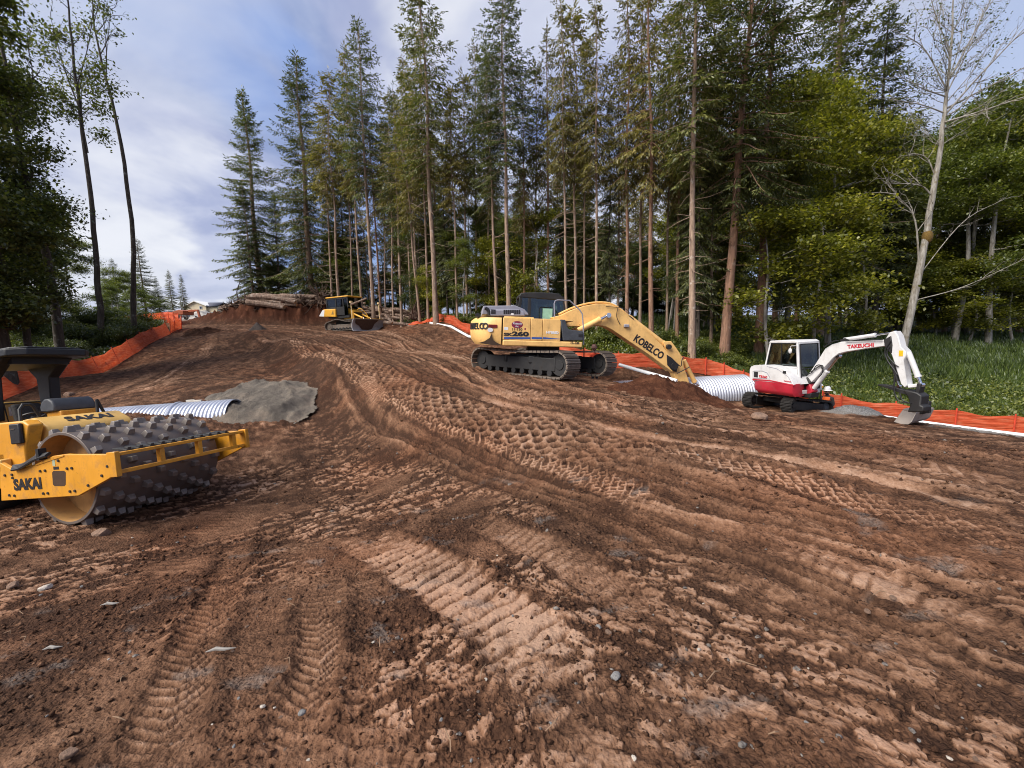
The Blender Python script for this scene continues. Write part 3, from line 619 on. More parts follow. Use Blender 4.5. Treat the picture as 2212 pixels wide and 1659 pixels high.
def conifer_proto(seed, H, zb, Rm, r, needle, bk, dens=1.0, droop=.0, dead=30, shape=.8, taper=.85):
    rng = np.random.RandomState(seed); P = [np.array([0, 0, -.4])]; k = 14
    for i in range(1, k + 1): P.append(np.array([.12 * math.sin(i * .7 + seed), .12 * math.cos(i * .9 + seed), 0]) * (i / k) + [0, 0, H * i / k])
    mb = MB(); zs = [max(p[2], 0) for p in P]
    mb.tube([tuple(p) for p in P], [r * (1.25 if i == 0 else 1) * max(.05, 1 - taper * z / H) for i, z in enumerate(zs)], 9)
    ax = lambda z: np.array([np.interp(z, zs, [p[0] for p in P]), np.interp(z, zs, [p[1] for p in P]), z])
    tv, tq = np.array(mb.v), np.array([f for f in mb.f if len(f) == 4])
    sticks = []
    for _ in range(dead):
        z = rng.uniform(.12 * H, max(zb + .08 * H, .3 * H)); a = rng.rand() * 6.28; L = rng.uniform(.25, 1.0) * (1.0 + 1.4 * z / H); e = rng.uniform(-.45, .15)
        p = ax(z); d = np.array([math.cos(a), math.sin(a), e]); q = p + d * L * .55; d2 = d + np.array([0, 0, rng.uniform(-.4, .25)]); q2 = q + d2 * L * .45
        sticks += [(p, q, .024, .015), (q, q2, .015, .006)]
    sv_, sq = tubes_np(sticks) if sticks else (np.zeros((0, 3)), np.zeros((0, 4), int))
    V, Q, M = join_np([(tv, tq, 0), (sv_, sq, 0)])
    trunk = np_mesh('trunk', V, Q, None, [BARK[bk]], True)
    O = []; D = []; Ln = []; wood = []; z = zb
    while z < H - .15:
        t = (z - zb) / (H - zb); base = ax(z)
        R0 = Rm * ((1 - t) ** shape) * min(1, .5 + 2.2 * t) + .12
        nb = rng.randint(4, 7) if t < .9 else 4
        a0 = rng.rand() * 6.28
        for b in range(nb):
            if rng.rand() > .96 * dens + .1: continue
            a = a0 + 6.28 * b / nb + rng.randn() * .28; R = R0 * rng.uniform(.55, 1.22)
            if rng.rand() < .08: R *= 1.3
            e0 = -.22 - droop + 1.0 * t ** 1.4 + rng.randn() * .12
            hd = np.array([math.cos(a), math.sin(a), 0]); pts = []; p = base + np.array([0, 0, rng.uniform(-.2, .2)]); n = max(3, int(R / .3)); el = e0
            for i in range(n + 1):
                pts.append(p); s = i / n; el2 = e0 - .35 * math.sin(s * 2.2) * (1 - t) + .55 * max(0, s - .55)
                p = p + (hd * math.cos(el2) + np.array([0, 0, math.sin(el2)])) * (R / n)
            for i in range(n): wood.append((pts[i], pts[i + 1], .03 * (1 - i / n) * (R / 2.5) + .006, .03 * (1 - (i + 1) / n) * (R / 2.5) + .006))
            lat = np.array([-hd[1], hd[0], 0]); ns = max(2, int(R / .17 * dens))
            for i in range(ns):
                s = .12 + .88 * (i + rng.rand()) / ns; f = s * n; j = min(int(f), n - 1); q = pts[j] + (pts[j + 1] - pts[j]) * (f - j); dr = (pts[j + 1] - pts[j]); dr = dr / np.linalg.norm(dr)
                l = (.30 + .45 * (1 - abs(s - .45) * 1.5) * min(1, R / 2)) * rng.uniform(.7, 1.25)
                for sd in (-1, 1):
                    if rng.rand() < .14: continue
                    d = dr * .6 + lat * sd * rng.uniform(.55, .95) + np.array([0, 0, -.12 - droop * 1.3 - .25 * rng.rand()]); d /= np.linalg.norm(d)
                    O.append(q); D.append(d); Ln.append(l)
            dr = pts[-1] - pts[-2]; dr /= np.linalg.norm(dr); O.append(pts[-1] - dr * .1); D.append(dr); Ln.append(.45)
        z += rng.uniform(.34, .55) * (1.0 if t < .8 else .7)
    O.append(ax(H - .3)); D.append(np.array([0, 0, 1.0])); Ln.append(.9)
    fv, fq = feathers(O, D, Ln, rng, .082, .18 + droop)
    wv, wq = tubes_np(wood)
    V, Q, M = join_np([(fv, fq, 0), (wv, wq, 1)])
    crown = np_mesh('crown', V, Q, None, [NEEDLE[needle], BARK[bk]], False, M)
    return dict(trunk=trunk, crown=crown, H=H)
def leaves_at(C, Ns, rng, size, spread, flat=.5):
    C = np.array(C); idx = np.repeat(np.arange(len(C)), Ns); n = len(idx)
    pos = C[idx] + rng.randn(n, 3) * np.array([spread, spread, spread * .62])
    nr = rng.randn(n, 3); nr[:, 2] = np.abs(nr[:, 2]) + flat * 2; nr /= np.linalg.norm(nr, axis=1)[:, None]
    a = np.cross(nr, rng.randn(n, 3)); a /= np.linalg.norm(a, axis=1)[:, None]; b = np.cross(nr, a); s = (size * (.6 + .8 * rng.rand(n)))[:, None]
    a[:, 2] -= .35; 
    V = np.stack([pos - a * s * .55, pos + b * s * .42 - a * s * .05, pos + a * s * .6 - nr * s * .12, pos - b * s * .42 - a * s * .05], 1).reshape(-1, 3)
    return V, np.arange(len(V)).reshape(-1, 4)
def broadleaf_proto(seed, H, path, r, lobes, nclump, per, leaf, lsize, bk, clump=.34, twigs=1.0, rtop=.12, fork=0):
    """path: trunk points (x, y, z); lobes: (cx, cy, cz, rx, ry, rz) masses the foliage fills"""
    rng = np.random.RandomState(seed); mb = MB(); P = smooth_line(path, 14)
    mb.tube([tuple(p) for p in P], [r * (1 - (1 - rtop) * i / 13) for i in range(14)], 9)
    tv, tq = np.array(mb.v), np.array([f for f in mb.f if len(f) == 4]); sticks = []; C = []
    lb = np.array(lobes, float); vol = lb[:, 3] * lb[:, 4] * lb[:, 5]; cnt = np.maximum(1, (vol ** .75 / (vol ** .75).sum() * nclump).astype(int))
    for L, m in zip(lb, cnt):
        c = L[:3]; nb = max(2, int(m / 9))
        zt = np.clip(c[2] - L[5] * .8, P[:, 2].min() + .3 * H * .2, P[:, 2].max()); i0 = np.argmin(np.abs(P[:, 2] - zt)); root = P[i0]
        hub = root + (c - root) * .55 + rng.randn(3) * .2; rr = r * .38 * (1 - .5 * i0 / 13)
        sticks += [(root, root + (hub - root) * .5 + rng.randn(3) * .12, rr, rr * .75), (root + (hub - root) * .5, hub, rr * .75, rr * .5)]
        tips = []
        for _ in range(nb):
            u = rng.randn(3); u /= np.linalg.norm(u); e = c + u * L[3:6] * rng.uniform(.45, 1.0); md = hub + (e - hub) * .5 + rng.randn(3) * .18 * L[3]
            sticks += [(hub, md, rr * .4, rr * .22), (md, e, rr * .22, .008)]; tips += [md + (e - md) * t for t in (.3, .7, 1.0)]
        for _ in range(m):
            if rng.rand() < .6: C.append(tips[rng.randint(len(tips))] + rng.randn(3) * .28 * L[3:6].mean() * .5)
            else:
                u = rng.randn(3); u /= np.linalg.norm(u); C.append(c + u * L[3:6] * rng.uniform(.3, 1.05) ** .6)
    sv_, sq = tubes_np(sticks, 4)
    V, Q, _ = join_np([(tv, tq, 0), (sv_, sq, 0)]); trunk = np_mesh('trunk', V, Q, None, [BARK[bk]], True)
    fv, fq = leaves_at(C, per, rng, lsize, clump)
    return dict(trunk=trunk, crown=np_mesh('crown', fv, fq, None, [LEAF[leaf]]), H=H)
def place_tree(name, pr, base, H, lean, rot, label, cat, group=None, wid=1.0, crown=True):
    """lean: direction the trunk points in (world vector)"""
    s = H / pr['H']; q = Vector((0, 0, 1)).rotation_difference(Vector(lean).normalized()).to_matrix()
    M = Matrix.Translation(Vector(base)) @ q.to_4x4() @ Matrix.Rotation(rot, 4, 'Z') @ Matrix.Diagonal((s * wid, s * wid, s, 1))
    t = thing(name, label, cat, M, group)
    link(bpy.data.objects.new('trunk', pr['trunk']), t)
    if crown: link(bpy.data.objects.new('crown', pr['crown']), t)
    return t
def base_at(px, py, d):
    p = pt(px, py, d); return np.array([p[0], p[1], Z(p[0], p[1])])
CP = {
    'a': conifer_proto(1, 25, 11.0, 2.8, .18, 'deep', 'fir', .72, .12, 40),
    'b': conifer_proto(2, 25, 12.5, 2.5, .13, 'olive', 'fir', .7, .30, 46),
    'c': conifer_proto(3, 25, 10.5, 2.8, .18, 'olive', 'red', .62, .24, 46),
    'd': conifer_proto(4, 22, 2.0, 4.3, .30, 'blue', 'fir', 1, .0, 10, .85),
    'e': conifer_proto(5, 24, 3.0, 4.6, .32, 'deep', 'fir', .85, .06, 14, .75),
    'f': conifer_proto(6, 26, 9.5, 4.6, .30, 'deep', 'red', .72, .10, 40, .6),
    'g': conifer_proto(7, 24, 12.5, 1.9, .095, 'olive', 'fir', .65, .34, 44),
    'h': conifer_proto(8, 25, 5.0, 3.3, .20, 'deep', 'dark', .9, .18, 70),
    'i': conifer_proto(9, 25, 12.0, 3.1, .19, 'blue', 'fir', .72, .04, 40, .7),
    'j': conifer_proto(10, 25, 8.0, 2.8, .2, 'olive', 'dark', .8, .25, 80)}
SX = 'rising from the dark forest edge'
# kind, base px, base py, depth, second trunk px/py, top py (sets height), width factor, label
FRONT = [
    ('d', 562, 640, 53, 525, 200, 200, 1.0, 'fully branched fir at the left end of the tree line, standing behind the big logs'),
    ('d', 547, 638, 51, 522, 390, 400, .8, 'short thin fir in front of the leftmost large fir of the tree line'),
    ('e', 672, 640, 50, 640, 128, 122, 1.0, 'broad dark fir with branches almost to the ground, second large fir from the sky gap'),
    ('d', 603, 640, 54, 590, 400, 420, .8, 'low slender fir between the two broad firs behind the log pile'),
    ('g', 730, 640, 44, 713, 298, 158, 1.6, 'thin-trunked fir directly left of the bulldozer cab'),
    ('h', 747, 640, 50, 735, 420, 300, .8, 'slim fir half hidden behind the bulldozer cab'),
    ('b', 780, 648, 43, 754, 243, 104, 1.0, 'slender conifer with bare trunk right behind the bulldozer roof'),
    ('i', 804, 652, 41, 780, 200, 48, .95, 'tall spire-topped fir behind the bulldozer blade'),
    ('c', 822, 660, 42, 800, 330, 250, .9, 'red-barked conifer beside the spire-topped fir behind the bulldozer blade'),
    ('g', 832, 660, 45, 826, 300, 260, 1.2, 'pole-thin conifer behind the small log stack'),
    ('a', 866, 672, 38, 852, 280, 190, 1.0, 'grey-trunked conifer above the right half of the log stack'),
    ('b', 905, 676, 36, 880, 230, 148, 1.1, 'leaning pale-trunked conifer at the right end of the log stack'),
    ('b', 925, 694, 33, 910, 220, 60, 1.0, 'slim conifer hugging the tallest tree above the crumpled orange netting'),
    ('a', 942, 702, 30, 915, 100, -60, 1.22, 'tallest thick-trunked fir just right of the crumpled orange netting'),
    ('h', 968, 702, 33, 958, 420, 330, .9, 'thin dark conifer right of the thick-trunked fir by the orange netting'),
    ('g', 989, 706, 30, 975, 300, 190, 1.4, 'spindly conifer where the back orange fence begins'),
    ('g', 1057, 700, 31, 1055, 430, 250, 1.2, 'pencil-thin conifer left of the yellow excavator cab'),
    ('i', 1075, 704, 29, 1052, 200, 100, .9, 'bushy-topped conifer above the yellow excavator engine cover'),
    ('i', 1100, 704, 28, 1086, 100, -40, 1.05, 'pale thick conifer rising just left of the yellow excavator cab'),
    ('c', 1134, 704, 29, 1131, 310, 180, .85, 'reddish conifer directly behind the yellow excavator cab roof'),
    ('b', 1224, 715, 26, 1214, 120, 0, .95, 'straight conifer right of the yellow excavator cab'),
    ('g', 1243, 716, 27, 1243, 150, 20, 1.5, 'paler twin trunk next to the straight conifer right of the excavator cab'),
    ('b', 1289, 730, 25, 1288, 160, 0, 1.05, 'conifer with olive drooping crown above the yellow boom bend'),
    ('h', 1317, 734, 27, 1317, 340, 230, .8, 'thin knotty conifer over the bend of the yellow boom'),
    ('c', 1354, 738, 24.5, 1356, 155, -30, .9, 'straight reddish conifer over the upper slope of the yellow boom'),
    ('b', 1382, 738, 25.5, 1388, 230, -10, 1.0, 'second of the three close conifers over the yellow boom slope'),
    ('c', 1407, 746, 23.5, 1404, 40, -120, 1.0, 'rightmost of the three close conifers over the yellow boom slope'),
    ('a', 1494, 787, 20.5, 1500, 80, -260, 1.15, 'big pale-barked fir standing right behind the yellow stick tip'),
    ('h', 1507, 770, 23, 1512, 300, 120, .9, 'thin dead-looking conifer close behind the big pale fir'),
    ('f', 1563, 787, 22, 1592, 400, -230, 1.0, 'thick leaning red-barked conifer right of the big pale fir'),
    ('f', 1638, 779, 24, 1657, 312, -160, .95, 'broad-crowned red-barked conifer left of the white excavator cab'),
    ('e', 1770, 722, 33, 1800, 300, -110, 1.2, 'huge dark conifer whose crown spreads above the white excavator'),
    ('h', 1888, 712, 34, 1905, 300, 20, 1.25, 'dark conifer behind the yellow maple over the white boom')]
FRONT += [(k, bx, by, d, bx + dx, 300, ty, wd, lab) for k, bx, by, d, dx, ty, wd, lab in [
    ('g', 715, 640, 47, -14, 230, 1.5, 'thin conifer stem left of the bulldozer, third trunk after the two broad firs'), ('b', 760, 645, 45, -10, 170, .8, 'thin conifer stem emerging from behind the bulldozer cab roof'),
    ('g', 848, 668, 40, -8, 200, 1.3, 'thin conifer stem over the middle of the log stack'), ('b', 886, 672, 38, -10, 120, .8, 'slim conifer stem over the right half of the log stack'), ('g', 1010, 706, 32, -8, 160, 1.4, 'slim conifer stem rising from the fence left of the yellow excavator'),
    ('b', 1030, 704, 33, -4, 90, .9, 'olive-crowned conifer stem left of the yellow excavator engine cover'), ('g', 1160, 706, 30, -2, 140, 1.3, 'slim stem just right of the reddish conifer over the yellow cab'), ('c', 1185, 710, 29, -2, 60, .8, 'olive conifer between the yellow cab and the pair of straight stems'),
    ('b', 1262, 722, 28, 2, 80, .9, 'olive conifer over the start of the yellow boom'), ('g', 1335, 735, 27, 3, 120, 1.3, 'slim stem between the knotty conifer and the three close conifers'), ('b', 1440, 750, 26, 6, 20, .9, 'olive conifer over the word on the yellow boom'), ('c', 1462, 760, 25, 6, -40, .8, 'slim red-barked stem between the yellow boom and the big pale fir'),
    ('b', 1535, 780, 24, 8, -20, .9, 'slim olive conifer between the big pale fir and the leaning red-barked one')]]
def front_trees():
    rng = random.Random(5)
    for k, bx, by, d, mx, my, ty, wd, lab in FRONT:
        b = base_at(bx, by, d); m = pt(mx, my, d); fr = pt(bx + (mx - bx) * (by - ty) / (by - my), ty, d)
        H = np.linalg.norm(fr - b); place_tree('conifer', CP[k], b, H, m - b, rng.random() * 6.28, lab, 'tree', 'conifers along the forest edge', wd)
front_trees()
def back_forest():
    rng = random.Random(11)
    for i in range(54):
        px = rng.uniform(640, 1560); d = rng.uniform(31, 62) if px > 900 else rng.uniform(48, 75)
        if px < 760: d = rng.uniform(56, 78)
        b = base_at(px, 700, d); ty = rng.uniform(250, 540) + (110 if px < 760 else 0); H = max(5, pt(px, ty, d)[2] - b[2])
        place_tree('conifer', CP[rng.choice('hjjcjbh')], b, H, (rng.uniform(-.03, .03), 0, 1), rng.random() * 6.28,
                   'dark conifer deep inside the forest behind the front row of bare trunks', 'tree', 'conifers deep in the forest', rng.uniform(.9, 1.4))
    for i in range(26):
        px = rng.uniform(1440, 2260); d = rng.uniform(38, 66); b = base_at(px, 720, d); ty = rng.uniform(170, 420); H = max(6, pt(px, ty, d)[2] - b[2])
        place_tree('conifer', CP[rng.choice('hhefh')], b, H * (.75 if px > 1950 else 1), (0, 0, 1), rng.random() * 6.28,
                   'dark conifer beyond the meadow, behind the yellow-green leafy trees', 'tree', 'conifers beyond the meadow', 1.1)
back_forest()
# ---------------------------------------------------------------- broadleaf trees and undergrowth
def rnd_lobes(seed, n, cx, cz, rx, rz, s=(.8, 1.6)):
    r = random.Random(seed); L = []
    for _ in range(n):
        a = r.random() * 6.28; q = r.random() ** .6; z = r.uniform(-1, 1); k = math.sqrt(max(0, 1 - z * z)); L.append((cx + q * rx * k * math.cos(a), q * rx * k * math.sin(a), cz + z * rz, r.uniform(*s), r.uniform(*s), r.uniform(*s) * .62))
    return L
BP = {
    'maple': broadleaf_proto(21, 14, [(0, 0, -.3), (.2, 0, 4), (.1, .2, 8), (.3, 0, 12.6)], .17, rnd_lobes(1, 22, .2, 8.6, 3.2, 4.9), 900, 26, 'gold', .125, 'pale', .30),
    'alder': broadleaf_proto(22, 18, [(0, 0, -.3), (-.3, .1, 6), (.1, .3, 12), (.2, 0, 16.5)], .19, rnd_lobes(2, 26, 0, 10.8, 3.6, 6.4), 1000, 26, 'green', .125, 'pale', .32),
    'vine': broadleaf_proto(23, 8, [(0, 0, -.3), (.3, 0, 2.5), (.1, .2, 5), (.4, 0, 7)], .08, rnd_lobes(3, 15, .1, 4.4, 2.1, 3.3, (.6, 1.1)), 460, 26, 'gold', .105, 'pale', .24),
    'dark': broadleaf_proto(24, 16, [(0, 0, -.3), (.2, .1, 5), (-.1, .2, 10), (.2, 0, 14.5)], .2, rnd_lobes(4, 26, 0, 8.8, 3.6, 6.6), 1000, 26, 'dark', .13, 'dark', .32),
    'bush': broadleaf_proto(25, 3, [(0, 0, -.3), (.1, 0, .8), (.1, .1, 1.5), (.1, 0, 2.3)], .05, rnd_lobes(5, 12, 0, 1.25, 1.3, 1.0, (.5, .9)), 360, 26, 'dark', .09, 'dark', .22),
    'shrub': broadleaf_proto(26, 2.4, [(0, 0, -.3), (.1, 0, .6), (.1, .1, 1.2), (.1, 0, 1.9)], .035, rnd_lobes(6, 9, 0, 1.1, 1.0, .9, (.4, .7)), 240, 24, 'green', .085, 'dark', .2)}
def broad(kind, bx, by, d, ty, label, group=None, lean=(0, 0, 1), wid=1.0, rot=0.0, name='broadleaf_tree', cat='tree'):
    b = base_at(bx, by, d); H = max(.8, pt(bx, ty, d)[2] - b[2])
    return place_tree(name, BP[kind], b, H, lean, rot, label, cat, group, wid)
def right_wood():
    broad('maple', 1700, 730, 26, 130, 'yellow-green maple above and behind the white excavator cab', rot=1, wid=1.0)
    broad('maple', 1790, 730, 29, 170, 'yellow-green maple crowding the huge dark conifer above the white boom', rot=3, wid=1.0)
    broad('vine', 1668, 735, 22, 430, 'low golden vine maple just left of the white excavator cab', rot=2, wid=1.25)
    broad('vine', 1760, 730, 24, 400, 'low golden vine maple hanging over the white boom', rot=4, wid=1.2)
    broad('vine', 1850, 730, 27, 430, 'golden-leaved sapling right of the white excavator, under the dark conifer', rot=5.5, wid=1.1)
    r = random.Random(3)
    for i in range(22):
        px = 1840 + i * 22 + r.uniform(-20, 20); d = r.uniform(31, 52); k = r.choice(['alder', 'alder', 'maple', 'alder'])
        broad(k, px, 725, d, r.uniform(215, 330) - (40 if px > 2050 else 0), 'leafy green alder in the wood behind the right-hand meadow', 'alders behind the meadow', (r.uniform(-.06, .06), 0, 1), 1.1, r.random() * 6)
    for i in range(12):
        px = 1860 + i * 33; d = r.uniform(32, 40)
        broad('vine', px, 725, d, r.uniform(480, 590), 'low leafy sapling along the back edge of the meadow', 'saplings along the meadow edge', (0, 0, 1), 1.5, r.random() * 6)
    for i in range(44):
        px = r.uniform(900, 1600); d = r.uniform(28, 46)
        broad(r.choice(['vine', 'dark', 'alder']), px, 720, d, r.uniform(430, 590), 'small leafy understorey tree between the bare conifer trunks', 'understorey trees between the conifers', (r.uniform(-.1, .1), 0, 1), 1.1, r.random() * 6, 'understorey_tree')
    for i in range(14):
        px = r.uniform(560, 940); d = r.uniform(54, 66)
        broad(r.choice(['vine', 'dark']), px, 690, d, r.uniform(560, 620), 'dim leafy understorey tree behind the log piles', 'understorey trees behind the logs', (0, 0, 1), 1.2, r.random() * 6, 'understorey_tree')
    for i, (px, tx, d) in enumerate([(1675, 1730, 25), (1690, 1760, 27), (1652, 1668, 26), (1440, 1490, 26), (1455, 1470, 27)]):
        b = base_at(px, 730, d); t = pt(tx, 330, d); place_tree('alder_pole', BP['alder'], b, np.linalg.norm(t - b), t - b, i, ['slim pale alder stem left of the white cab, leaning right', 'slim pale alder stem behind the white cab, leaning furthest right', 'upright slim pale alder beside the broad red-barked conifer', 'crooked pale alder stem behind the yellow boom, leaning right', 'thin pale alder stem between the yellow boom and the big pale fir'][i], 'tree', 'slim pale alders', .45)
right_wood()
def deep_wood():
    r = random.Random(41)
    for i in range(40):
        px = r.uniform(690, 1580); d = r.uniform(44, 64)
        broad(r.choice(['dark', 'dark', 'alder']), px, 700, d, r.uniform(500, 610), 'dark leafy tree closing the view low between the far conifers', 'leafy trees deep in the forest', (r.uniform(-.06, .06), 0, 1), 1.5, r.random() * 6, 'understorey_tree')
deep_wood()
def stem_tree(name, label, pts, radii, branches, leaf=None, lsize=.13, nleaf=0, bk='pale', seed=1, clump=.3, extra=()):
    """a leaning tree traced by points (px, py) at a set depth; branches: (index, [(px, py)...], radius)"""
    rng = np.random.RandomState(seed); d = pts[0][2]; b = base_at(*pts[0]); W = [b - np.array([0, 0, .4])] + [pt(px, py, dd) for px, py, dd in pts[1:]]
    t = thing(name, label, 'tree', Matrix.Translation(Vector(b))); W = [p - b for p in W]
    P = smooth_line(W, 24); rr = np.interp(np.linspace(0, 1, 24), np.linspace(0, 1, len(radii)), radii); P[1:-1] += rng.randn(22, 3) * .02
    mb = MB(); mb.tube([tuple(p) for p in P], list(rr), 10)
    sticks = []; C = []
    def grow(p, dr, L, r, lev):
        n = 4; 
        for i in range(n):
            q = p + dr * L / n; sticks.append((p, q, r * (1 - .2 * i), r * (1 - .2 * (i + 1)))); p = q
            dr = dr + rng.randn(3) * .16 + np.array([0, 0, .05]); dr /= np.linalg.norm(dr)
            if lev > 0:
                for _ in range(2 if lev > 1 else 1):
                    e = dr + rng.randn(3) * .6; e /= np.linalg.norm(e); grow(p, e, L * rng.uniform(.3, .5), r * .5, lev - 1)
            if lev == 0: C.append(p)
        C.append(p)
    for path, r in branches:
        Q = [pt(px, py, dd) - b for px, py, dd in path]; Q = smooth_line(Q, 10) if len(Q) > 2 else np.array(Q)
        for i in range(len(Q) - 1):
            k = 1 - i / len(Q) * .8; sticks.append((Q[i], Q[i + 1], r * k, r * (k - .07)))
            if i > 1:
                e = (Q[i + 1] - Q[i]) / np.linalg.norm(Q[i + 1] - Q[i]) + rng.randn(3) * .5; grow(Q[i + 1], e / np.linalg.norm(e), r * 22, r * .45, 1)
        C.append(Q[-1])
    for (i, n, L, r, lev) in extra:
        for _ in range(n):
            u = P[min(23, int(i + rng.randint(0, 8)))]; a = rng.rand() * 6.28; e = np.array([math.cos(a), .6 * math.sin(a), rng.uniform(.2, 1.1)]); grow(u, e / np.linalg.norm(e), L * rng.uniform(.7, 1.2), r, lev)
    tv, tq = np.array(mb.v), np.array([f for f in mb.f if len(f) == 4]); sv_, sq = tubes_np(sticks, 4) if sticks else (np.zeros((0, 3)), np.zeros((0, 4), int))
    V, Q, _ = join_np([(tv, tq, 0), (sv_, sq, 0)]); link(bpy.data.objects.new('trunk', np_mesh('trunk', V, Q, None, [BARK[bk]], True)), t)
    if leaf and nleaf and C:
        C = np.array(C); C = C[rng.randint(0, len(C), nleaf)]; fv, fq = leaves_at(C, 5, rng, lsize, clump)
        link(bpy.data.objects.new('crown', np_mesh('crown', fv, fq, None, [LEAF[leaf]])), t)
    return t
def special_trees():
    D = 23
    t = stem_tree('bare_alder', 'leaning white-barked alder with a bare top, right behind the white boom elbow',
              [(1935, 872, D), (1955, 735, D), (1992, 552, D), (2018, 408, D), (2037, 269, D), (2050, 160, D), (2062, -40, D)], [.24, .19, .165, .13, .10, .06, .025],
              [([(1986, 575, D), (1975, 470, D), (1935, 420, D)], .07), ([(2016, 425, D), (1985, 400, D), (1910, 396, D)], .06), ([(2024, 390, D), (2000, 340, D), (1955, 330, D)], .05),
               ([(2040, 250, D), (2110, 170, D), (2215, 60, D - 1)], .06), ([(2043, 235, D), (2130, 190, D + 1), (2260, 120, D + 1)], .055), ([(2048, 200, D), (2000, 110, D), (1955, 75, D)], .05),
               ([(2052, 170, D), (2110, 60, D), (2160, -40, D)], .05), ([(2047, 210, D), (1990, 190, D), (1945, 165, D)], .045), ([(2056, 120, D), (2020, 30, D), (2005, -40, D)], .04),
               ([(2038, 265, D), (2120, 240, D - 2), (2240, 200, D - 3)], .05), ([(2042, 245, D), (1985, 225, D), (1890, 210, D)], .045), ([(1972, 650, D), (2080, 620, D - 1), (2212, 560, D - 2)], .032), ([(1984, 596, D), (2080, 480, D), (2170, 430, D)], .03), ([(2046, 200, D), (2100, 90, D), (2130, 10, D)], .04), ([(2040, 255, D), (2090, 215, D), (2160, 100, D)], .04), ([(2050, 170, D), (2075, 90, D), (2090, 0, D)], .035), ([(2053, 140, D), (2030, 70, D), (2035, -20, D)], .03)],
              'green', .075, 500, 'pale', 4, .22, [(14, 16, 2.4, .026, 2), (17, 12, 1.8, .02, 2)])
    mo = MB(); c = pt(2003, 512, D) - np.array(t.location); mo.ball(tuple(c), .32, 14, 10, (.75, .75, 1.2)); o = mo.build('moss_clump', plain('moss', (.14, .085, .018), .95, 0, .4, 14, 1.0), t)
    # left edge: dark leaning trunks against the sky
    D = 25
    stem_tree('leaning_tree', 'dark moss-barked tree leaning to the left, second trunk from the left edge',
              [(130, 740, 24), (118, 660, 24), (97, 540, 24), (62, 410, 24), (42, 320, 24), (8, 130, 24), (-20, -40, 24)], [.24, .20, .18, .16, .13, .09, .05],
              [([(62, 410, 24), (20, 330, 24), (-30, 290, 24)], .07), ([(30, 260, 24), (70, 180, 24), (60, 100, 24)], .06)], 'dark', .14, 1500, 'dark', 6, .4, [(9, 16, 2.2, .045, 2)])
    stem_tree('leaning_tree', 'grey-barked tree with a thin feathery top, left of the forked bare tree',
              [(216, 690, 31), (213, 640, 31), (207, 540, 31), (193, 400, 31), (172, 235, 31), (155, 90, 31), (140, -60, 31)], [.21, .18, .155, .13, .10, .065, .03],
              [([(190, 330, 31), (178, 260, 31), (176, 190, 31)], .06), ([(172, 235, 31), (140, 150, 31), (110, 40, 31)], .06), ([(165, 190, 31), (190, 100, 31), (205, -10, 31)], .05), ([(190, 310, 31), (205, 300, 31), (214, 296, 31)], .03), ([(180, 235, 31), (200, 236, 31), (215, 237, 31)], .03)],
              'dark', .14, 900, 'dark', 8, .28, [(15, 16, 2.0, .03, 2)])
    stem_tree('forked_tree', 'tall nearly bare forked tree standing alone against the open sky',
              [(284, 690, 34), (287, 640, 34), (288, 530, 34), (276, 400, 34), (254, 270, 34), (228, 165, 34), (205, 65, 34), (198, -10, 34)], [.20, .17, .15, .13, .105, .08, .05, .025],
              [([(229, 165, 34), (230, 110, 34), (226, 60, 34)], .06), ([(216, 120, 34), (232, 85, 34), (240, 20, 34)], .05), ([(208, 72, 34), (228, 45, 34), (234, 15, 34)], .04), ([(203, 50, 34), (210, 20, 34), (213, -10, 34)], .035)],
              'dark', .13, 90, 'dark', 12, .2)
    stem_tree('leaning_tree', 'steeply tilted thin trunk nearest the left edge, low in the brush', [(62, 720, 22), (40, 650, 22), (0, 555, 22), (-50, 440, 22)], [.16, .14, .12, .09], [], None, bk='dark', seed=3)
    b = base_at(15, 800, 21); path = [(0, 0, -.4), (.1, 0, 5), (-.2, .2, 11), (.2, 0, 18)]; r = random.Random(8)
    lob = []
    for _ in range(62):
        z = r.uniform(2.5, 19); w_ = 3.6 if z > 5 else 3.0; a = r.random() * 6.28; q = r.random() ** .5 * w_; lob.append((q * math.cos(a) - .6, q * math.sin(a), z, r.uniform(.7, 1.4), r.uniform(.7, 1.4), r.uniform(.4, .75)))
    pr = broadleaf_proto(31, 18, path, .3, lob, 1700, 32, 'dark', .145, 'dark', .34)
    for j, (px, d, s, lab) in enumerate([(20, 20, 1.0, 'massive dark broadleaf tree filling the left edge of the sky'), (-130, 19, 1.1, 'massive dark broadleaf tree cut by the left edge, nearest of the leafy wall'), (-20, 28, 1.2, 'dark broadleaf tree behind the second trunk from the left edge')]):
        bb = base_at(px, 800, d); place_tree('broadleaf_tree', pr, bb, 17 * s, (-.05, 0, 1), j * 2.1, lab, 'tree', None, 1.0)
    broad('alder', 165, 690, 38, 500, 'rounded olive-green tree behind the two grey leaning trunks', rot=2, wid=1.25)
    broad('dark', 95, 700, 34, 470, 'dark rounded tree in the brush between the leaning trunks', rot=1, wid=1.3)
    broad('dark', 40, 720, 30, 520, 'dark rounded tree low at the left edge behind the brush', rot=4, wid=1.5)
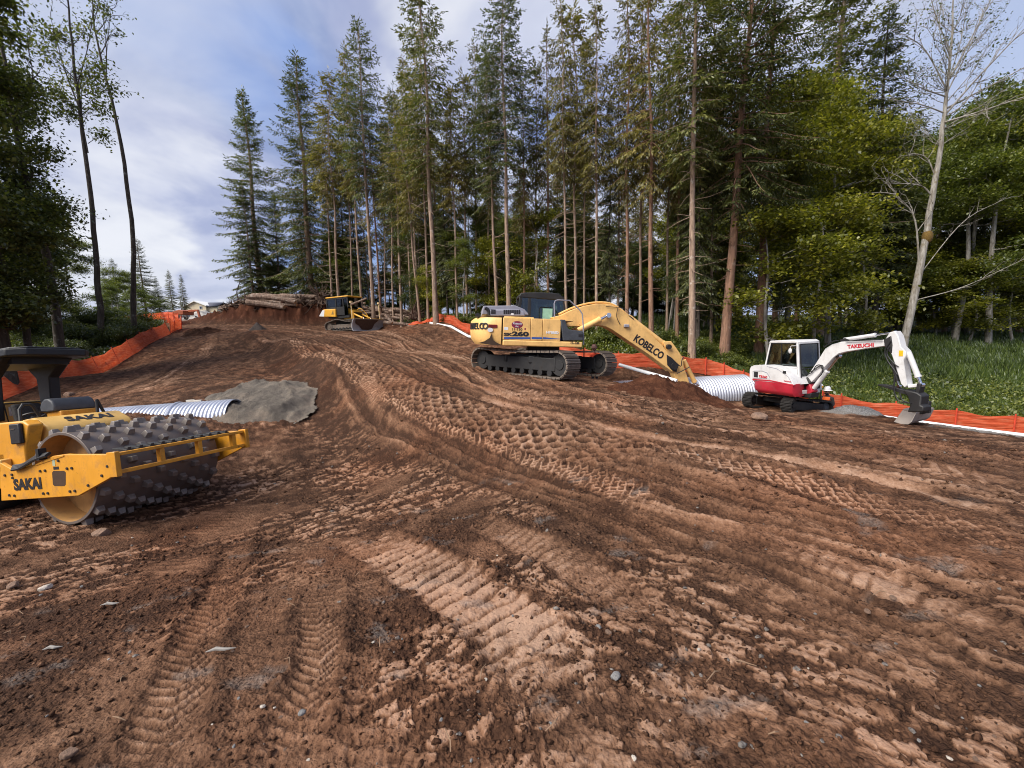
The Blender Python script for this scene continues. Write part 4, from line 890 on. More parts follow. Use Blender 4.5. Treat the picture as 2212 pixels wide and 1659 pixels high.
    for i, (k, px, d, ty, wd, lab) in enumerate([('e', 318, 95, 516, 1.0, 'distant layered spruce right of the forked bare tree'), ('e', 376, 105, 584, .9, 'distant fir left of the cream house'), ('e', 402, 108, 593, .8, 'distant pointed fir nearest the cream house'),
            ('h', 258, 85, 560, 1.4, 'distant grey-green fir between the two bare trunks'), ('h', 236, 80, 590, 1.3, 'distant small fir right of the grey-barked trunk'), ('h', 348, 100, 600, 1.5, 'distant fir between the layered spruce and the firs by the house')]):
        bb = base_at(px, 690, d); H = pt(px, ty, d)[2] - bb[2]; place_tree('conifer', CP[k], bb, H, (0, 0, 1), i * 1.3, lab, 'tree', 'distant conifers', wd)
    for i, (px, d, ty) in enumerate([(245, 60, 610), (300, 66, 620), (262, 72, 575), (330, 78, 635), (280, 80, 590), (355, 92, 645), (230, 56, 640)]):
        broad('alder', px, 690, d, ty, 'distant rounded olive tree behind the far orange fence', 'distant olive trees', rot=i, wid=1.5)
special_trees()
def shrubs():
    r = random.Random(17)
    for i in range(40):
        px = r.uniform(-60, 330); lim = np.interp(px, _VEG[:, 0], _VEG[:, 1]); d = lim + r.uniform(1.6, 12); b = base_at(px, 760, d)
        place_tree('bush', BP['bush'], b, r.uniform(1.2, 2.6), (0, 0, 1), r.random() * 6, 'dark leafy bush in the thicket behind the left orange fence', 'bush', 'bushes behind the left fence', r.uniform(.9, 1.3))
    for px, d, h in [(215, 37, 3.2), (185, 36, 3.0), (240, 39, 3.0), (150, 33, 2.4)]:
        place_tree('bush', BP['bush'], base_at(px, 740, d), h, (0, 0, 1), px, 'big rounded dark bush at the crest end of the left orange fence', 'bush', 'big bushes at the fence crest', 1.25)
    for i in range(46):
        px = r.uniform(1180, 1700); lim = np.interp(px, _VEG[:, 0], _VEG[:, 1]); d = lim + r.uniform(.8, 6)
        place_tree('shrub', BP['shrub'], base_at(px, 760, d), r.uniform(.5, 1.15), (0, 0, 1), r.random() * 6, 'low green shrub at the forest edge behind the orange fence by the culvert', 'bush', 'shrubs behind the culvert fence', r.uniform(1, 1.5))
    for i in range(10):
        px = r.uniform(1000, 1200); place_tree('shrub', BP['shrub'], base_at(px, 740, r.uniform(29, 34)), r.uniform(.5, 1.0), (0, 0, 1), r.random() * 6, 'low green shrub under the trees behind the yellow excavator', 'bush', 'shrubs behind the excavator', 1.2)
shrubs()
def meadow():
    rng = np.random.RandomState(9); N = 190000
    px = rng.uniform(1380, 2600, N); u = rng.rand(N); lim = np.interp(px, _VEG[:, 0], _VEG[:, 1]); y = lim + .1 + (u ** 1.6) * 24; x = (px - CX) / F_ * y
    keep = rng.rand(N) < np.where(px < 1600, .5, 1.0); x, y = x[keep], y[keep]; n = len(x); z = ztop(x, y)
    clump = np.clip(.5 + fbm(x * .5, y * .5, 3), .15, 1.3); h = (.22 + .4 * rng.rand(n)) * clump * (1 + .012 * y); wd = .011 + .00075 * y
    a = rng.rand(n) * 6.28; dx, dy = np.cos(a), np.sin(a); bend = .5 * h * rng.rand(n)
    V = np.stack([np.stack([x - dy * wd, y + dx * wd, z - .05], 1), np.stack([x + dy * wd, y - dx * wd, z - .05], 1), np.stack([x + dx * bend * .4 + dy * wd * .8, y + dy * bend * .4 - dx * wd * .8, z + h * .6], 1), np.stack([x + dx * bend, y + dy * bend, z + h], 1)], 1).reshape(-1, 3)
    me = np_mesh('meadow_grass', V, np.arange(len(V)).reshape(-1, 4), None, [leafmat('grass_blades', [(.1, (.035, .055, .015)), (.5, (.095, .14, .03)), (.8, (.17, .22, .05)), (1, (.29, .28, .09))], .4)])
    tag(link(bpy.data.objects.new('meadow_grass', me)), kind='stuff')
    # leafy ground cover under the trees and behind the fences
    C = []
    for lo, hi, cnt, dep in [(-300, 372, 9000, 14), (1180, 1700, 3200, 8), (1700, 2500, 1300, 5), (600, 1180, 2400, 12)]:
        p = rng.uniform(lo, hi, cnt); l = np.interp(p, _VEG[:, 0], _VEG[:, 1]); yy = l + .2 + rng.rand(cnt) ** 1.4 * dep; xx = (p - CX) / F_ * yy
        C.append(np.stack([xx, yy, ztop(xx, yy) + .1 + .32 * rng.rand(cnt) * (1 + fbm(xx, yy, 2))], 1))
    C = np.concatenate(C); left = C[:, 0] < -8
    for nm, sel, lf in (('brush_cover', left, 'dark'), ('undergrowth', ~left, 'green')):
        fv, fq = leaves_at(C[sel], 12, rng, .15 if lf == 'dark' else .10, .2); o = link(bpy.data.objects.new(nm, np_mesh(nm, fv, fq, None, [LEAF[lf]]))); tag(o, kind='stuff')
meadow()
# ---------------------------------------------------------------- machines
class Frame:
    """a machine's own axes (x ahead, y left, z up) and the photo points read on its planes"""
    def __init__(s, o, hx, hy, pitch=0.0, roll=0.0):
        h = np.array([hx, hy, 0.0]); h /= np.linalg.norm(h); h = h * math.cos(pitch) + np.array([0, 0, math.sin(pitch)])
        l = np.cross([0, 0, 1.0], h); l /= np.linalg.norm(l); u = np.cross(h, l)
        l2 = l * math.cos(roll) + u * math.sin(roll); u2 = np.cross(h, l2); s.o = np.array(o, float); s.B = np.array([h, l2, u2]).T
    def M(s): return Matrix([[*s.B[i], s.o[i]] for i in range(3)] + [[0, 0, 0, 1]])
    def _r(s, px, py, ax, val):
        v = ray(px, py); lo = s.B.T @ (CAM - s.o); lv = s.B.T @ v; return lo + (val - lo[ax]) / lv[ax] * lv
    def L(s, p, y=0.0): q = s._r(p[0], p[1], 1, y); return (float(q[0]), float(q[2]))
    def X(s, p, x=0.0): q = s._r(p[0], p[1], 0, x); return (float(q[1]), float(q[2]))
    def local(s, w): return s.B.T @ (np.array(w) - s.o)
YEL = paint('paint_yellow', (.78, .40, .035), .4, .35, .5)
ROLY = paint('paint_roller_yellow', (.62, .275, .016), .42, .6, .9, mud=(.12, .06, .03))
ROLB = paint('paint_roller_faded', (.68, .41, .105), .45, .3, .4)
KOB = paint('paint_buff_yellow', (.80, .485, .165), .45, .38, .55)
WHT = paint('paint_white', (.58, .58, .585), .4, .4, .8, mud=(.24, .20, .17))
RED = paint('paint_red', (.40, .012, .03), .4, .3, .3)
BLK = plain('black_plastic', (.012, .012, .014), .5, 0, .3)
BLKM = paint('black_machine_metal', (.008, .008, .009), .55, .25, .0, mud=(.030, .021, .016))  # black paint, base and mud darkened to paint in shade under the excavator house
GRYP = paint('grey_plastic', (.25, .25, .30), .6, .25, 0, mud=(.14, .11, .09))
DKG = plain('dark_grey_plastic', (.05, .055, .065), .55)
STEEL = paint('worn_track_steel', (.20, .165, .135), .5, .75, .3, .35, mud=(.15, .095, .06))
DRUM = paint('drum_steel', (.135, .108, .094), .5, .65, 0, .3, mud=(.19, .13, .09))
PADM = paint('pad_steel', (.19, .165, .148), .42, .85, 0, .2, mud=(.09, .065, .05))
CHROME = plain('chrome_rod', (.75, .76, .78), .12, 1.0, .05)
BLADE = paint('blade_steel', (.52, .53, .57), .4, .35, 0, .15, mud=(.11, .07, .045))
RUB = plain('rubber', (.022, .020, .019), .85, 0, .4, 8, .5)
GLS = glass('cab_glass'); GLD = glass('cab_glass_dark', (.30, .34, .33))
INK = plain('black_decal', (.014, .013, .015), .5, 0, .1); INKB = plain('blue_decal', (.035, .085, .30), .45, 0, .2); INKR = plain('red_decal', (.45, .015, .03), .45, 0, .2)
INKW = plain('white_decal', (.72, .73, .75), .5, 0, .08); INKC = plain('oval_decal', (.20, .012, .05), .5, 0, .15); INKG = plain('green_panel', (.22, .42, .33), .5, 0, .15)
def hose(parent, P, r=.014, m=None, name='hose'):
    mb = MB(); mb.tube([tuple(p) for p in smooth_line(P, 14)], r, 6); return mb.build(name, m or BLK, parent)
def cylinder_ram(parent, p, q, r, body, frac=.62, rod=None):
    p, q = Vector(p), Vector(q); c = p + (q - p) * frac; mb = MB(); mb.cyl(p, c, r, n=14); mb.cyl(c, c + (q - p).normalized() * r * .7, r * 1.15, n=14)
    o = mb.build('hydraulic_cylinder', body, parent); mr = MB(); mr.cyl(c, q, r * .5, n=12); d = (q - p).normalized(); s = d.cross(Vector((0, 1, 0))).normalized()
    mr.cyl(q - Vector((0, r * .95, 0)), q + Vector((0, r * .95, 0)), r * .85, n=12); mr.build('rod', rod or CHROME, o); return o
def track_path(L, r, sag=0.0):
    """closed stadium outline of a track in (x, z), axle height r"""
    P = []
    for i in range(9): P.append((-L / 2 + L * i / 8, 0.0))
    for i in range(1, 12): a = -math.pi / 2 + math.pi * i / 12; P.append((L / 2 + r * math.cos(a), r + r * math.sin(a)))
    for i in range(9): f = i / 8; P.append((L / 2 - L * f, 2 * r - sag * math.sin(math.pi * f)))
    for i in range(1, 12): a = math.pi / 2 + math.pi * i / 12; P.append((-L / 2 + r * math.cos(a), r + r * math.sin(a)))
    return P
def make_track(xf, y, w, path, pitch, th=.035, grs=(.0,), gh=.03, name='track', m=None, parent=None):
    P = np.array(path + path[:1]); d = np.hypot(*np.diff(P, axis=0).T); S = np.concatenate([[0], np.cumsum(d)]); n = int(round(S[-1] / pitch)); mb = MB(xf)
    for i in range(n):
        s = (i + .5) * S[-1] / n; c = np.array([np.interp(s, S, P[:, k]) for k in (0, 1)]); e = np.array([np.interp((s + pitch * .4) % S[-1], S, P[:, k]) - np.interp((s - pitch * .4) % S[-1], S, P[:, k]) for k in (0, 1)]); e /= np.linalg.norm(e)
        nr = np.array([e[1], -e[0]]); a = (e[0], 0, e[1]); u = (nr[0], 0, nr[1]); q = c + nr * (-th / 2)
        mb.obox((q[0], y, q[1]), pitch * .84, w, th, a, u)
        for g in grs:
            q = c + e * g * pitch + nr * gh / 2; mb.obox((q[0], y, q[1]), pitch * .13, w * .98, gh, a, u)
    return mb.build(name, m or STEEL, parent, smooth=None)
def lug_wheel(xf, c, r, w, name, m, parent, hub=True):
    mb = MB(xf); mb.cyl((c[0], c[1] - w / 2, c[2]), (c[0], c[1] + w / 2, c[2]), r, n=22); mb.cyl((c[0], c[1] - w / 2 - .03, c[2]), (c[0], c[1] + w / 2 + .03, c[2]), r * .45, n=16)
    return mb.build(name, m, parent, .008)

# ---- padfoot soil compactor -------------------------------------------------------------
def roller():
    A = lambda x, y: (x * .27734, 707.8 + y * .27734)
    fr = Frame(pt(139, 1033.7, 6.45), .97, -.24, R_(5), R_(-4)); fr.o = fr.o + fr.B @ np.array([0, 1.065, -.85])
    t = thing('padfoot_roller', 'yellow padfoot soil compactor with studded steel drum and black canopy, cut by the left edge', 'road roller', fr.M())
    zc, W, Rd = .85, 1.065, .745
    mb = MB(); n = 56; ri = Rd - .045; v = []; f = []
    WF = .93
    for y in (-W, WF):
        for r in (Rd, ri):
            for j in range(n): a = 2 * math.pi * j / n; v.append((r * math.cos(a), y, zc + r * math.sin(a)))
    for j in range(n):
        k = (j + 1) % n; f += [(j, k, 2 * n + k, 2 * n + j), (j, n + j, n + k, k), (2 * n + j, 2 * n + k, 3 * n + k, 3 * n + j)]
    mb.add(v, f); mb.add(v, [(n + j, 3 * n + j, 3 * n + (j + 1) % n, n + (j + 1) % n) for j in range(n)], 2); rnd = random.Random(4); rows = 10; per = 14
    for i in range(rows):
        y = -W + .085 + (W + WF - .17) * i / (rows - 1)
        for j in range(per):
            a = 2 * math.pi * (j + (.5 if i % 2 else 0)) / per + .10 + .055 * i * (1 if i < 6 else 1); R = Matrix.Rotation(-a, 4, 'Y')
            lx, ly, h = .060, .048, .10 + rnd.uniform(-.006, .004); sk = .02
            vs = [(-lx, -ly - .012, 0), (lx, -ly - .012, 0), (lx, ly + .012, 0), (-lx, ly + .012, 0), (-lx + .025, -ly + .006, h), (lx - .025, -ly + .006, h), (lx - .025, ly - .006, h), (-lx + .025, ly - .006, h)]
            out = []
            for p in vs:
                r = Rd - .006 + p[2]; ang = a + p[0] / Rd; out.append((r * math.cos(ang), y + p[1], zc + r * math.sin(ang)))
            mb.add(out, [(0, 3, 2, 1), (4, 5, 6, 7), (0, 1, 5, 4), (1, 2, 6, 5), (2, 3, 7, 6), (3, 0, 4, 7)], 1)
    drum = mb.build('drum', [DRUM, PADM, paint('drum_inside', (.42, .23, .075), .6, .6)], t, .006, smooth=30)
    mb = MB(); mb.cyl((0, -W + .33, zc), (0, WF - .33, zc), ri - .005, n=40); mb.cyl((0, -W + .1, zc), (0, -W + .34, zc), .22, n=20)
    mb.build('drum_web', paint('drum_inside', (.42, .23, .075), .6, .6), drum)
    yp = -W - .12
    pts = [fr.L(A(*q), yp) for q in [(30, 1345), (630, 1305), (880, 1165), (915, 1155), (868, 985), (520, 985), (440, 995), (300, 1058), (125, 1108), (20, 1050)]]
    for sgn, nm in ((1, 'side_plate'), (-1, 'side_plate')):
        mb = MB(); y0 = yp if sgn > 0 else WF + .11; mb.prism(pts, y0 - .03, y0 + .03); mb.prism([(p[0] * .985, p[1]) for p in pts[5:8]] + [(pts[7][0], pts[7][1] - .03), (pts[5][0], pts[5][1] - .03)], y0 - .04, y0 + .1)
        pl = mb.build(nm, ROLY, t, .008)
        if sgn < 0: continue
        yd = yp - .0312
        hole = [fr.L(A(*q), yd) for q in [(415, 1115), (500, 1115), (512, 1128), (512, 1222), (502, 1235), (425, 1235), (412, 1222), (405, 1130)]]
        mb = MB(); mb.prism(hole, yd, yd + .002); mb.build('painted_opening', plain('opening_dark', (.05, .022, .008), .9), pl)  # flat dark sheet on the solid plate, painting the shade inside an opening
        for q in [(315, 1117), (353, 1113), (524, 1097), (561, 1094), (340, 1291), (375, 1289), (547, 1275), (585, 1271), (455, 1035), (688, 1228), (795, 1152), (838, 1080), (95, 1145), (100, 1170), (75, 1305), (115, 1308), (40, 1150)]:
            x, z = fr.L(A(*q), yd); mb = MB(); mb.cyl((x, yd - .012, z), (x, yd, z), .021, n=10); mb.build('bolt', BLKM, pl)
        x, z = fr.L(A(217, 1222), yd); x2, z2 = fr.L(A(360, 1212), yd); text('SAKAI', .24, (x, yd - .001, z), (x2 - x, 0, z2 - z), (0, 0, 1), INK, pl, bold=.045, xs=1.02)
        for q, s, m in [((437, 1090), (.085, .03), INK), ((417, 1040), (.04, .075), plain('sticker', (.35, .40, .28), .5))]:
            x, z = fr.L(A(*q), yd); mb = MB(); mb.box(x - s[0] / 2 * 1.4, x + s[0] / 2 * 1.4, yd - .003, yd, z - s[1], z + s[1] / 2); mb.build('decal', m, pl)
    # front cross frame with two bars and uprights
    xf = max(p[0] for p in pts) - .05; zt = pts[4][1]; zb = pts[3][1] + .02; mb = MB()
    mb.box(xf - .06, xf + .06, yp, WF + .11, zt - .04, zt + .01); mb.box(xf - .05, xf + .05, yp, WF + .11, zb, zb + .055)
    for y in (-.52, .12, .80): mb.box(xf - .05, xf + .045, y - .035, y + .035, zb + .05, zt - .035)
    for s in (-1, 1): mb.box(xf - .07, xf + .10, (yp if s < 0 else WF + .11) - .035, (yp if s < 0 else WF + .11) + .035, zb - .03, zt + .03)
    mb.build('front_frame', ROLY, t, .007)
    mb = MB()
    for i in range(11):
        y = -.94 + i * .165; mb.obox((xf - .16, y, zt + .035), .30, .10, .028, (1, 0, -.12)); mb.box(xf - .10, xf - .02, y - .025, y + .025, zt + .03, zt + .06)
    mb.build('scraper', BLKM, t, .004)
    # console deck with the maker's name, behind the drum
    prof = [(-.80, .95), (-.86, 1.36), (-.80, 1.62), (-.86, 1.72), (-1.12, 1.865), (-1.2, 1.88), (-1.5, 1.86), (-1.55, .95)]
    dk = MB(); dk.prism(prof, -.76, .52); deck = dk.build('hood', ROLB, t, .03, seg=3)
    sl = Vector((.26, 0, -.145)).normalized(); nrm = Vector((-sl.z, 0, sl.x)); o = Vector((-.99, -.06, 1.792)) + nrm * .006
    text('SAKAI', .235, o, (0, 1, 0), (-sl.x, 0, -sl.z), INK, deck, bold=.035, xs=1.12)
    # platform and side body
    mb = MB(); mb.box(-3.9, -1.5, -1.0, 1.0, .72, 1.34); mb.prism([(-2.7, 1.0), (-.98, 1.0), (-.97, 1.40), (-.80, 1.76), (-.94, 1.845), (-2.7, 1.87)], -1.0, -.80); plat = mb.build('platform', ROLY, t, .025)
    mb = MB(); mb.box(-1.18, -.93, -1.06, -1.0, 1.47, 1.81); tb = mb.build('tool_box', BLK, plat, .02)
    mb = MB(); mb.box(-1.12, -1.03, -1.068, -1.059, 1.715, 1.732); mb.build('latch', CHROME, tb)
    mb = MB(); mb.box(-4.8, -3.2, -.95, .66, 1.25, 2.29); mb.box(-5.7, -4.8, -.9, .66, 1.1, 2.2); eng = mb.build('engine_hood', ROLB, t, .05, seg=3)
    mb = MB(); mb.tube([(-3.195, -.14, 2.25), (-3.195, .54, 2.25), (-3.195, .6, 2.2), (-3.195, .6, 1.85), (-3.195, -.1, 1.85), (-3.195, -.14, 2.25)], .012, 6); mb.build('panel_seam', BLKM, eng)
    mb = MB(); mb.box(-3.202, -3.19, -.08, .10, 2.0, 2.18); mb.build('sticker', plain('paper_sticker', (.62, .60, .55), .6), eng)
    mb = MB(); mb.box(-2.45, -1.95, -.42, .08, 1.70, 1.84); mb.prism([(-2.5, 1.8), (-2.36, 1.8), (-2.48, 2.2), (-2.6, 2.2)], -.36, .06); mb.build('seat', RUB, t, .05, seg=3)
    mb = MB(); mb.box(-2.35, -2.05, -.3, -.04, 1.34, 1.7); mb.build('seat_base', BLKM, t)
    mb = MB(); mb.cyl((-1.7, -.42, 1.3), (-1.82, -.42, 1.92), .035, n=10); ring = [(-1.82 + .17 * math.cos(a) * .93, -.42 + .17 * math.sin(a), 1.94 + .17 * math.cos(a) * .3) for a in np.linspace(0, 6.2832, 25)]; mb.tube(ring, .016, 6); mb.build('steering_wheel', BLK, t)
    mb = MB(); c = []
    for a in np.linspace(R_(-18), R_(198), 8): c.append((-1.86 + .20 * math.cos(a), 2.04 + .20 * math.sin(a)))
    mb.prism(c, -.20, .46); mb.build('console_cover', DKG, t, .03, seg=3)
    mb = MB(); mb.box(-2.0, -1.6, -.14, .42, 1.3, 1.98); mb.build('console_pedestal', ROLY, t, .02)
    mb = MB(); mb.tube([(-1.3, -.86, 1.05), (-1.3, -.84, 2.05), (-1.3, -.79, 2.13), (-1.3, -.70, 2.13), (-1.3, -.66, 2.08), (-1.3, -.58, 1.85)], .026, 8); mb.build('handrail', BLKM, t)
    mb = MB(); mb.tube([(-1.2, .19, 1.85), (-1.2, .20, 2.13)], .026, 8); mb.tube([(-1.2, .20, 2.13), (-1.2, .30, 1.85)], .026, 8); mb.build('handrail', BLKM, t)
    CAN = plain('canopy_black', (.008, .009, .012), .55)
    mb = MB(); rim = [(-4.0, -.62), (-4.0, .66), (-1.95, .62), (-1.75, .45), (-1.75, -.42), (-1.95, -.62)]
    mb.slab([(x, y, 3.06) for x, y in rim], (0, 0, .13)); mb.slab([(x * .94 - .17, y * .88, 3.19) for x, y in rim], (0, 0, .04)); can = mb.build('canopy', CAN, t, .03, seg=3)
    for s in (-.45, .40):
        mb = MB(); mb.prism([(-3.0, 1.9), (-2.72, 1.9), (-2.66, 2.72), (-2.2, 3.06), (-3.4, 3.06), (-3.05, 2.72)], s - .09, s + .09); mb.build('canopy_post', CAN, t, .02)
    mb = MB(); mb.box(-3.5, -2.2, -.42, .42, 2.94, 3.06); mb.build('canopy_beam', CAN, t)
    # hoses by the articulation and the rear tyre just in view
    for k in range(4):
        P = [fr.L(A(*q), -1.2) for q in [(120 + k * 4, 1075 + k * 9), (200, 1060 + k * 9), (300, 1000 + k * 9), (400, 975 + k * 5)]]; hose(t, [(x, -1.22 - .012 * k, z) for x, z in P], .022)
    mb = MB(); x, z = fr.L(A(322, 985), -1.22); mb.box(x - .03, x + .03, -1.27, -1.17, z - .09, z + .09); mb.build('hose_clamp', BLKM, t)
    mb = MB(); mb.box(-1.45, -1.32, -1.14, -1.0, 1.1, 1.24); mb.build('headlight', ROLB, t, .02)
    for s in (-1, 1):
        mb = MB(); P = [(r * 1.0, y) for y, r in [(-.26, .45), (-.28, .62), (-.24, .76), (-.1, .8), (.1, .8), (.24, .76), (.28, .62), (.26, .45)]]; v = []; f = []; n = 40
        for r, y in P:
            for j in range(n): a = 2 * math.pi * j / n; rr = r + (.03 if (j % 4 < 2 and r > .7) else 0); v.append((-2.75 + rr * math.cos(a), s * .82 + y, .85 + rr * math.sin(a)))
        for i in range(len(P) - 1):
            for j in range(n): f.append((i * n + j, i * n + (j + 1) % n, (i + 1) * n + (j + 1) % n, (i + 1) * n + j))
        mb.add(v, f); ty = mb.build('tyre', RUB, t); mb = MB(); mb.cyl((-2.75, s * .82 - .22, .85), (-2.75, s * .82 + .22, .85), .46, n=24); mb.build('rim', ROLY, ty, .02)
    return fr
RF = roller()

# ---- large excavator ---------------------------------------------------------------------
def big_excavator():
    B = lambda x, y: (991 + x * .2561, 601.6 + y * .2561); Q = lambda x, y: (1000 + x * .128, 619.4 + y * .128)
    fr = Frame(pt(1171, 806, 16.7), .995, .10, R_(-4)); L = lambda q, y: fr.L(B(*q), y); Lq = lambda q, y: fr.L(Q(*q), y)
    t = thing('excavator', 'large buff-yellow tracked excavator with black cab, its arm reaching down over the culvert', 'excavator', fr.M())
    ys = -1.45
    U = Matrix.Rotation(math.atan2(-.68, .73) - math.atan2(.10, .995), 4, 'Z')
    for s in (-1, 1):
        path = track_path(3.85, .47, .05); make_track(U, s * 1.3, .8, path, .195, .04, (-.28, .0, .28), .032, 'track', STEEL, t)
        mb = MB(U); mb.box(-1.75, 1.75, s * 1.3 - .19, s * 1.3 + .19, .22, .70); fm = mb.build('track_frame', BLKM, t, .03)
        lug_wheel(U, (-1.925, s * 1.3, .47), .37, .34, 'sprocket', BLKM, fm); lug_wheel(U, (1.925, s * 1.3, .47), .38, .34, 'idler', BLKM, fm)
        mb = MB(U)
        for i in range(8): mb.cyl((-1.5 + i * .43, s * 1.3 - .2, .16), (-1.5 + i * .43, s * 1.3 + .2, .16), .11, n=12)
        mb.build('track_rollers', BLKM, fm)
    mb = MB(U); mb.box(-.75, .75, -1.15, 1.15, .42, .78); mb.cyl((0, 0, .75), (0, 0, 1.08), .66, n=32)
    for s in (-1, 1): mb.obox((0, 0, .60), .5, 3.3, .26, (1, s * .55, 0))
    mb.build('carbody', BLKM, t, .03)
    # house: counterweight, door panels, skirt, front corner
    zd = L((400, 330), ys)[1]; zs = L((700, 525), ys)[1]; zbm = 1.10; xr = L((372, 400), ys)[0]
    mb = MB(); n = 15; pr = []
    for i in range(n): a = math.pi / 2 + math.pi * i / (n - 1); pr.append((xr - .05 + 1.12 * (abs(math.cos(a)) ** .75) * -1, 1.45 * math.sin(a)))
    def ring(z, k): return [(xr + (x - xr) * k, y * (1 - (1 - k) * .3), z) for x, y in pr]
    v = ring(zbm, .82) + ring(zbm + .22, .97) + ring(zd - .42, 1.0) + ring(zd - .1, .97) + ring(zd, .86); f = []
    for r in range(4):
        for i in range(n - 1): f.append((r * n + i, r * n + i + 1, (r + 1) * n + i + 1, (r + 1) * n + i))
        f.append((r * n + n - 1, r * n, (r + 1) * n, (r + 1) * n + n - 1))
    f += [list(range(n))[::-1], [4 * n + i for i in range(n)]]; mb.add(v, f); cw = mb.build('counterweight', KOB, t, smooth=40)
    yc = ys - .004
    mud = [L(q, ys) for q in [(160, 545), (215, 530), (262, 500), (275, 462), (290, 520), (320, 540), (350, 555), (366, 565), (300, 562)]]
    pan = MB(); xf = L((862, 400), ys)[0]; xa = L((607, 400), ys)[0]; xb = L((708, 400), ys)[0]
    for i, (a, b) in enumerate(((xr, xa), (xa, xb), (xb, xf))):
        p = MB(); p.prism([(a + .008, zs), (b - .008, zs), (b - .008, zd - .07), (b - .06, zd), (a + .008, zd + .005)] if i == 2 else [(a + .008, zs), (b - .008, zs), (b - .008, zd), (a + .008, zd)], ys, ys + .10); dpan = p.build('door_panel', KOB, t, .012)
        if i == 0: d0 = dpan
        if i == 2: d2 = dpan
    mb = MB(); mb.box(xr, xf, ys + .09, .2, zbm + .12, zd - .02); mb.box(xr, .9, -1.2, 1.45, zbm + .1, 1.5); mb.build('house_core', BLKM, t)
    mb = MB(); x2 = L((1043, 550), ys)[0]; mb.box(xr + .01, x2, ys - .02, 1.45, zbm - .02, zs - .006); mb.build('side_skirt', KOB, t, .04, seg=3)
    mb = MB(); mb.prism([L(q, ys) for q in [(858, 345), (900, 348), (910, 395), (930, 430), (1050, 445), (1050, 524), (880, 524)]], ys - .01, -.55); fb = mb.build('front_box', DKG, t, .03, seg=3)
    mb = MB(); x, z = L((1027, 482), ys); mb.box(x - .08, x + .08, ys - .018, ys - .008, z - .05, z + .05); mb.build('work_light', INK, fb)
    mb = MB(); mb.box(xr + .05, -.62, -1.38, .0, zd - .01, zd + .05); mb.box(-.6, .85, -1.38, .1, zd - .06, zd + .0); mb.build('deck', KOB, t, .02)
    # engine bonnet, grille, exhaust
    mb = MB(); e = [L(q, -.9) for q in [(195, 305), (205, 235), (470, 232), (545, 262), (580, 300), (580, 312)]]; mb.prism([(p[0], max(p[1], zd - .02) if i in (0, 5, 4) else p[1]) for i, p in enumerate(e)], -1.15, .75); bn = mb.build('engine_bonnet', GRYP, t, .07, seg=3)
    e2 = [L(q, -1.17) for q in [(255, 320), (265, 262), (500, 262), (548, 285), (560, 320)]]; mb = MB(); mb.prism(e2, -1.3, -1.1); b2 = mb.build('bonnet_lid', GRYP, bn, .05, seg=3)
    mb = MB()
    for r in range(2):
        for i in range(8):
            x, z = L((385 + i * 18, 272 + r * 18), -1.302); mb.box(x - .03, x + .03, -1.308, -1.298, z - .04, z + .03)
    for i in range(4):
        x, z = L((292, 265 + i * 10), -1.302); mb.box(x - .09, x + .08, -1.308, -1.298, z - .015, z + .015)
    mb.build('grille', INK, b2); mb = MB(); x, z = L((452, 300), -1.302); mb.box(x - .05, x + .05, -1.309, -1.298, z - .03, z + .03); mb.build('sticker', INKW, b2)
    P = [L(q, -1.25) for q in [(257, 312), (255, 280), (245, 262), (222, 248)]]; mb = MB(); mb.tube([(x, -1.25, z) for x, z in P], .062, 12); mb.build('exhaust_pipe', BLKM, t)
    P = [L(q, -.9) for q in [(140, 300), (160, 292), (178, 300)]]; mb = MB(); mb.prism([P[0], (P[1][0], P[1][1] + .02), P[2], (P[2][0], P[2][1] - .1), (P[0][0], P[0][1] - .1)], -.95, -.75); mb.build('lifting_lug', BLKM, cw)
    # cab on the far side
    y0, y1 = .30, 1.36; C = lambda q: L(q, y0); roof = [C(q) for q in [(508, 152), (520, 125), (560, 118), (700, 116), (830, 124), (862, 140), (893, 175)]]
    zfl = zd - .1; mb = MB(); base = C((600, 330)); xk0 = C((495, 240))[0]; xk1 = C((905, 280))[0]
    mb.prism(roof + [(roof[-1][0] - .05, roof[-1][1] - .06), (roof[0][0] + .05, roof[0][1] - .03)], y0 - .02, y1 + .02); cab = mb.build('cab', BLKM, t, .035, seg=3)
    mb = MB(); zr = roof[1][1] - .06; ff = lambda z: xk1 - .22 * max(0, (z - zfl - .4)) ** 1.6
    for y in (y0, y1 - .06):
        mb.prism([(xk0, zfl), (xk0 + .10, zfl), (roof[0][0] + .14, zr), (roof[0][0] + .02, zr)], y, y + .06)
        xm = C((598, 200))[0]; mb.box(xm - .07, xm + .06, y, y + .06, zfl, zr)
        zz = np.linspace(zfl, zr, 7); mb.prism([(ff(z) - .08, z) for z in zz] + [(ff(z), z) for z in zz[::-1]], y, y + .06); mb.box(xk0, xk1, y, y + .06, zfl - .1, zfl + .12)
    mb.box(xk0, xk0 + .06, y0, y1, zfl, zfl + .7); mb.box(xk0, xk1, y0, y1, zfl - .5, zfl + .02); mb.box(xk1 - .06, xk1, y0, y1, zfl - .1, zfl + .25); mb.build('cab_frame', BLKM, cab, .012)
    mb = MB(); mb.box(xk0 + .08, xm - .05, y0 + .02, y0 + .03, zfl + .1, zr); mb.prism([(xm + .04, zfl + .1)] + [(ff(z) - .06, z) for z in zz[1:]] + [(xm + .04, zr)], y0 + .02, y0 + .03); mb.box(xk0 + .08, ff(zr) - .05, y1 - .03, y1 - .02, zfl + .1, zr)
    v = [(ff(z) - .03, y, z) for z in zz[1:] for y in (y0 + .06, y1 - .06)]; mb.add(v, [(2 * i, 2 * i + 1, 2 * i + 3, 2 * i + 2) for i in range(5)]); mb.build('window', GLS, cab, smooth=None)
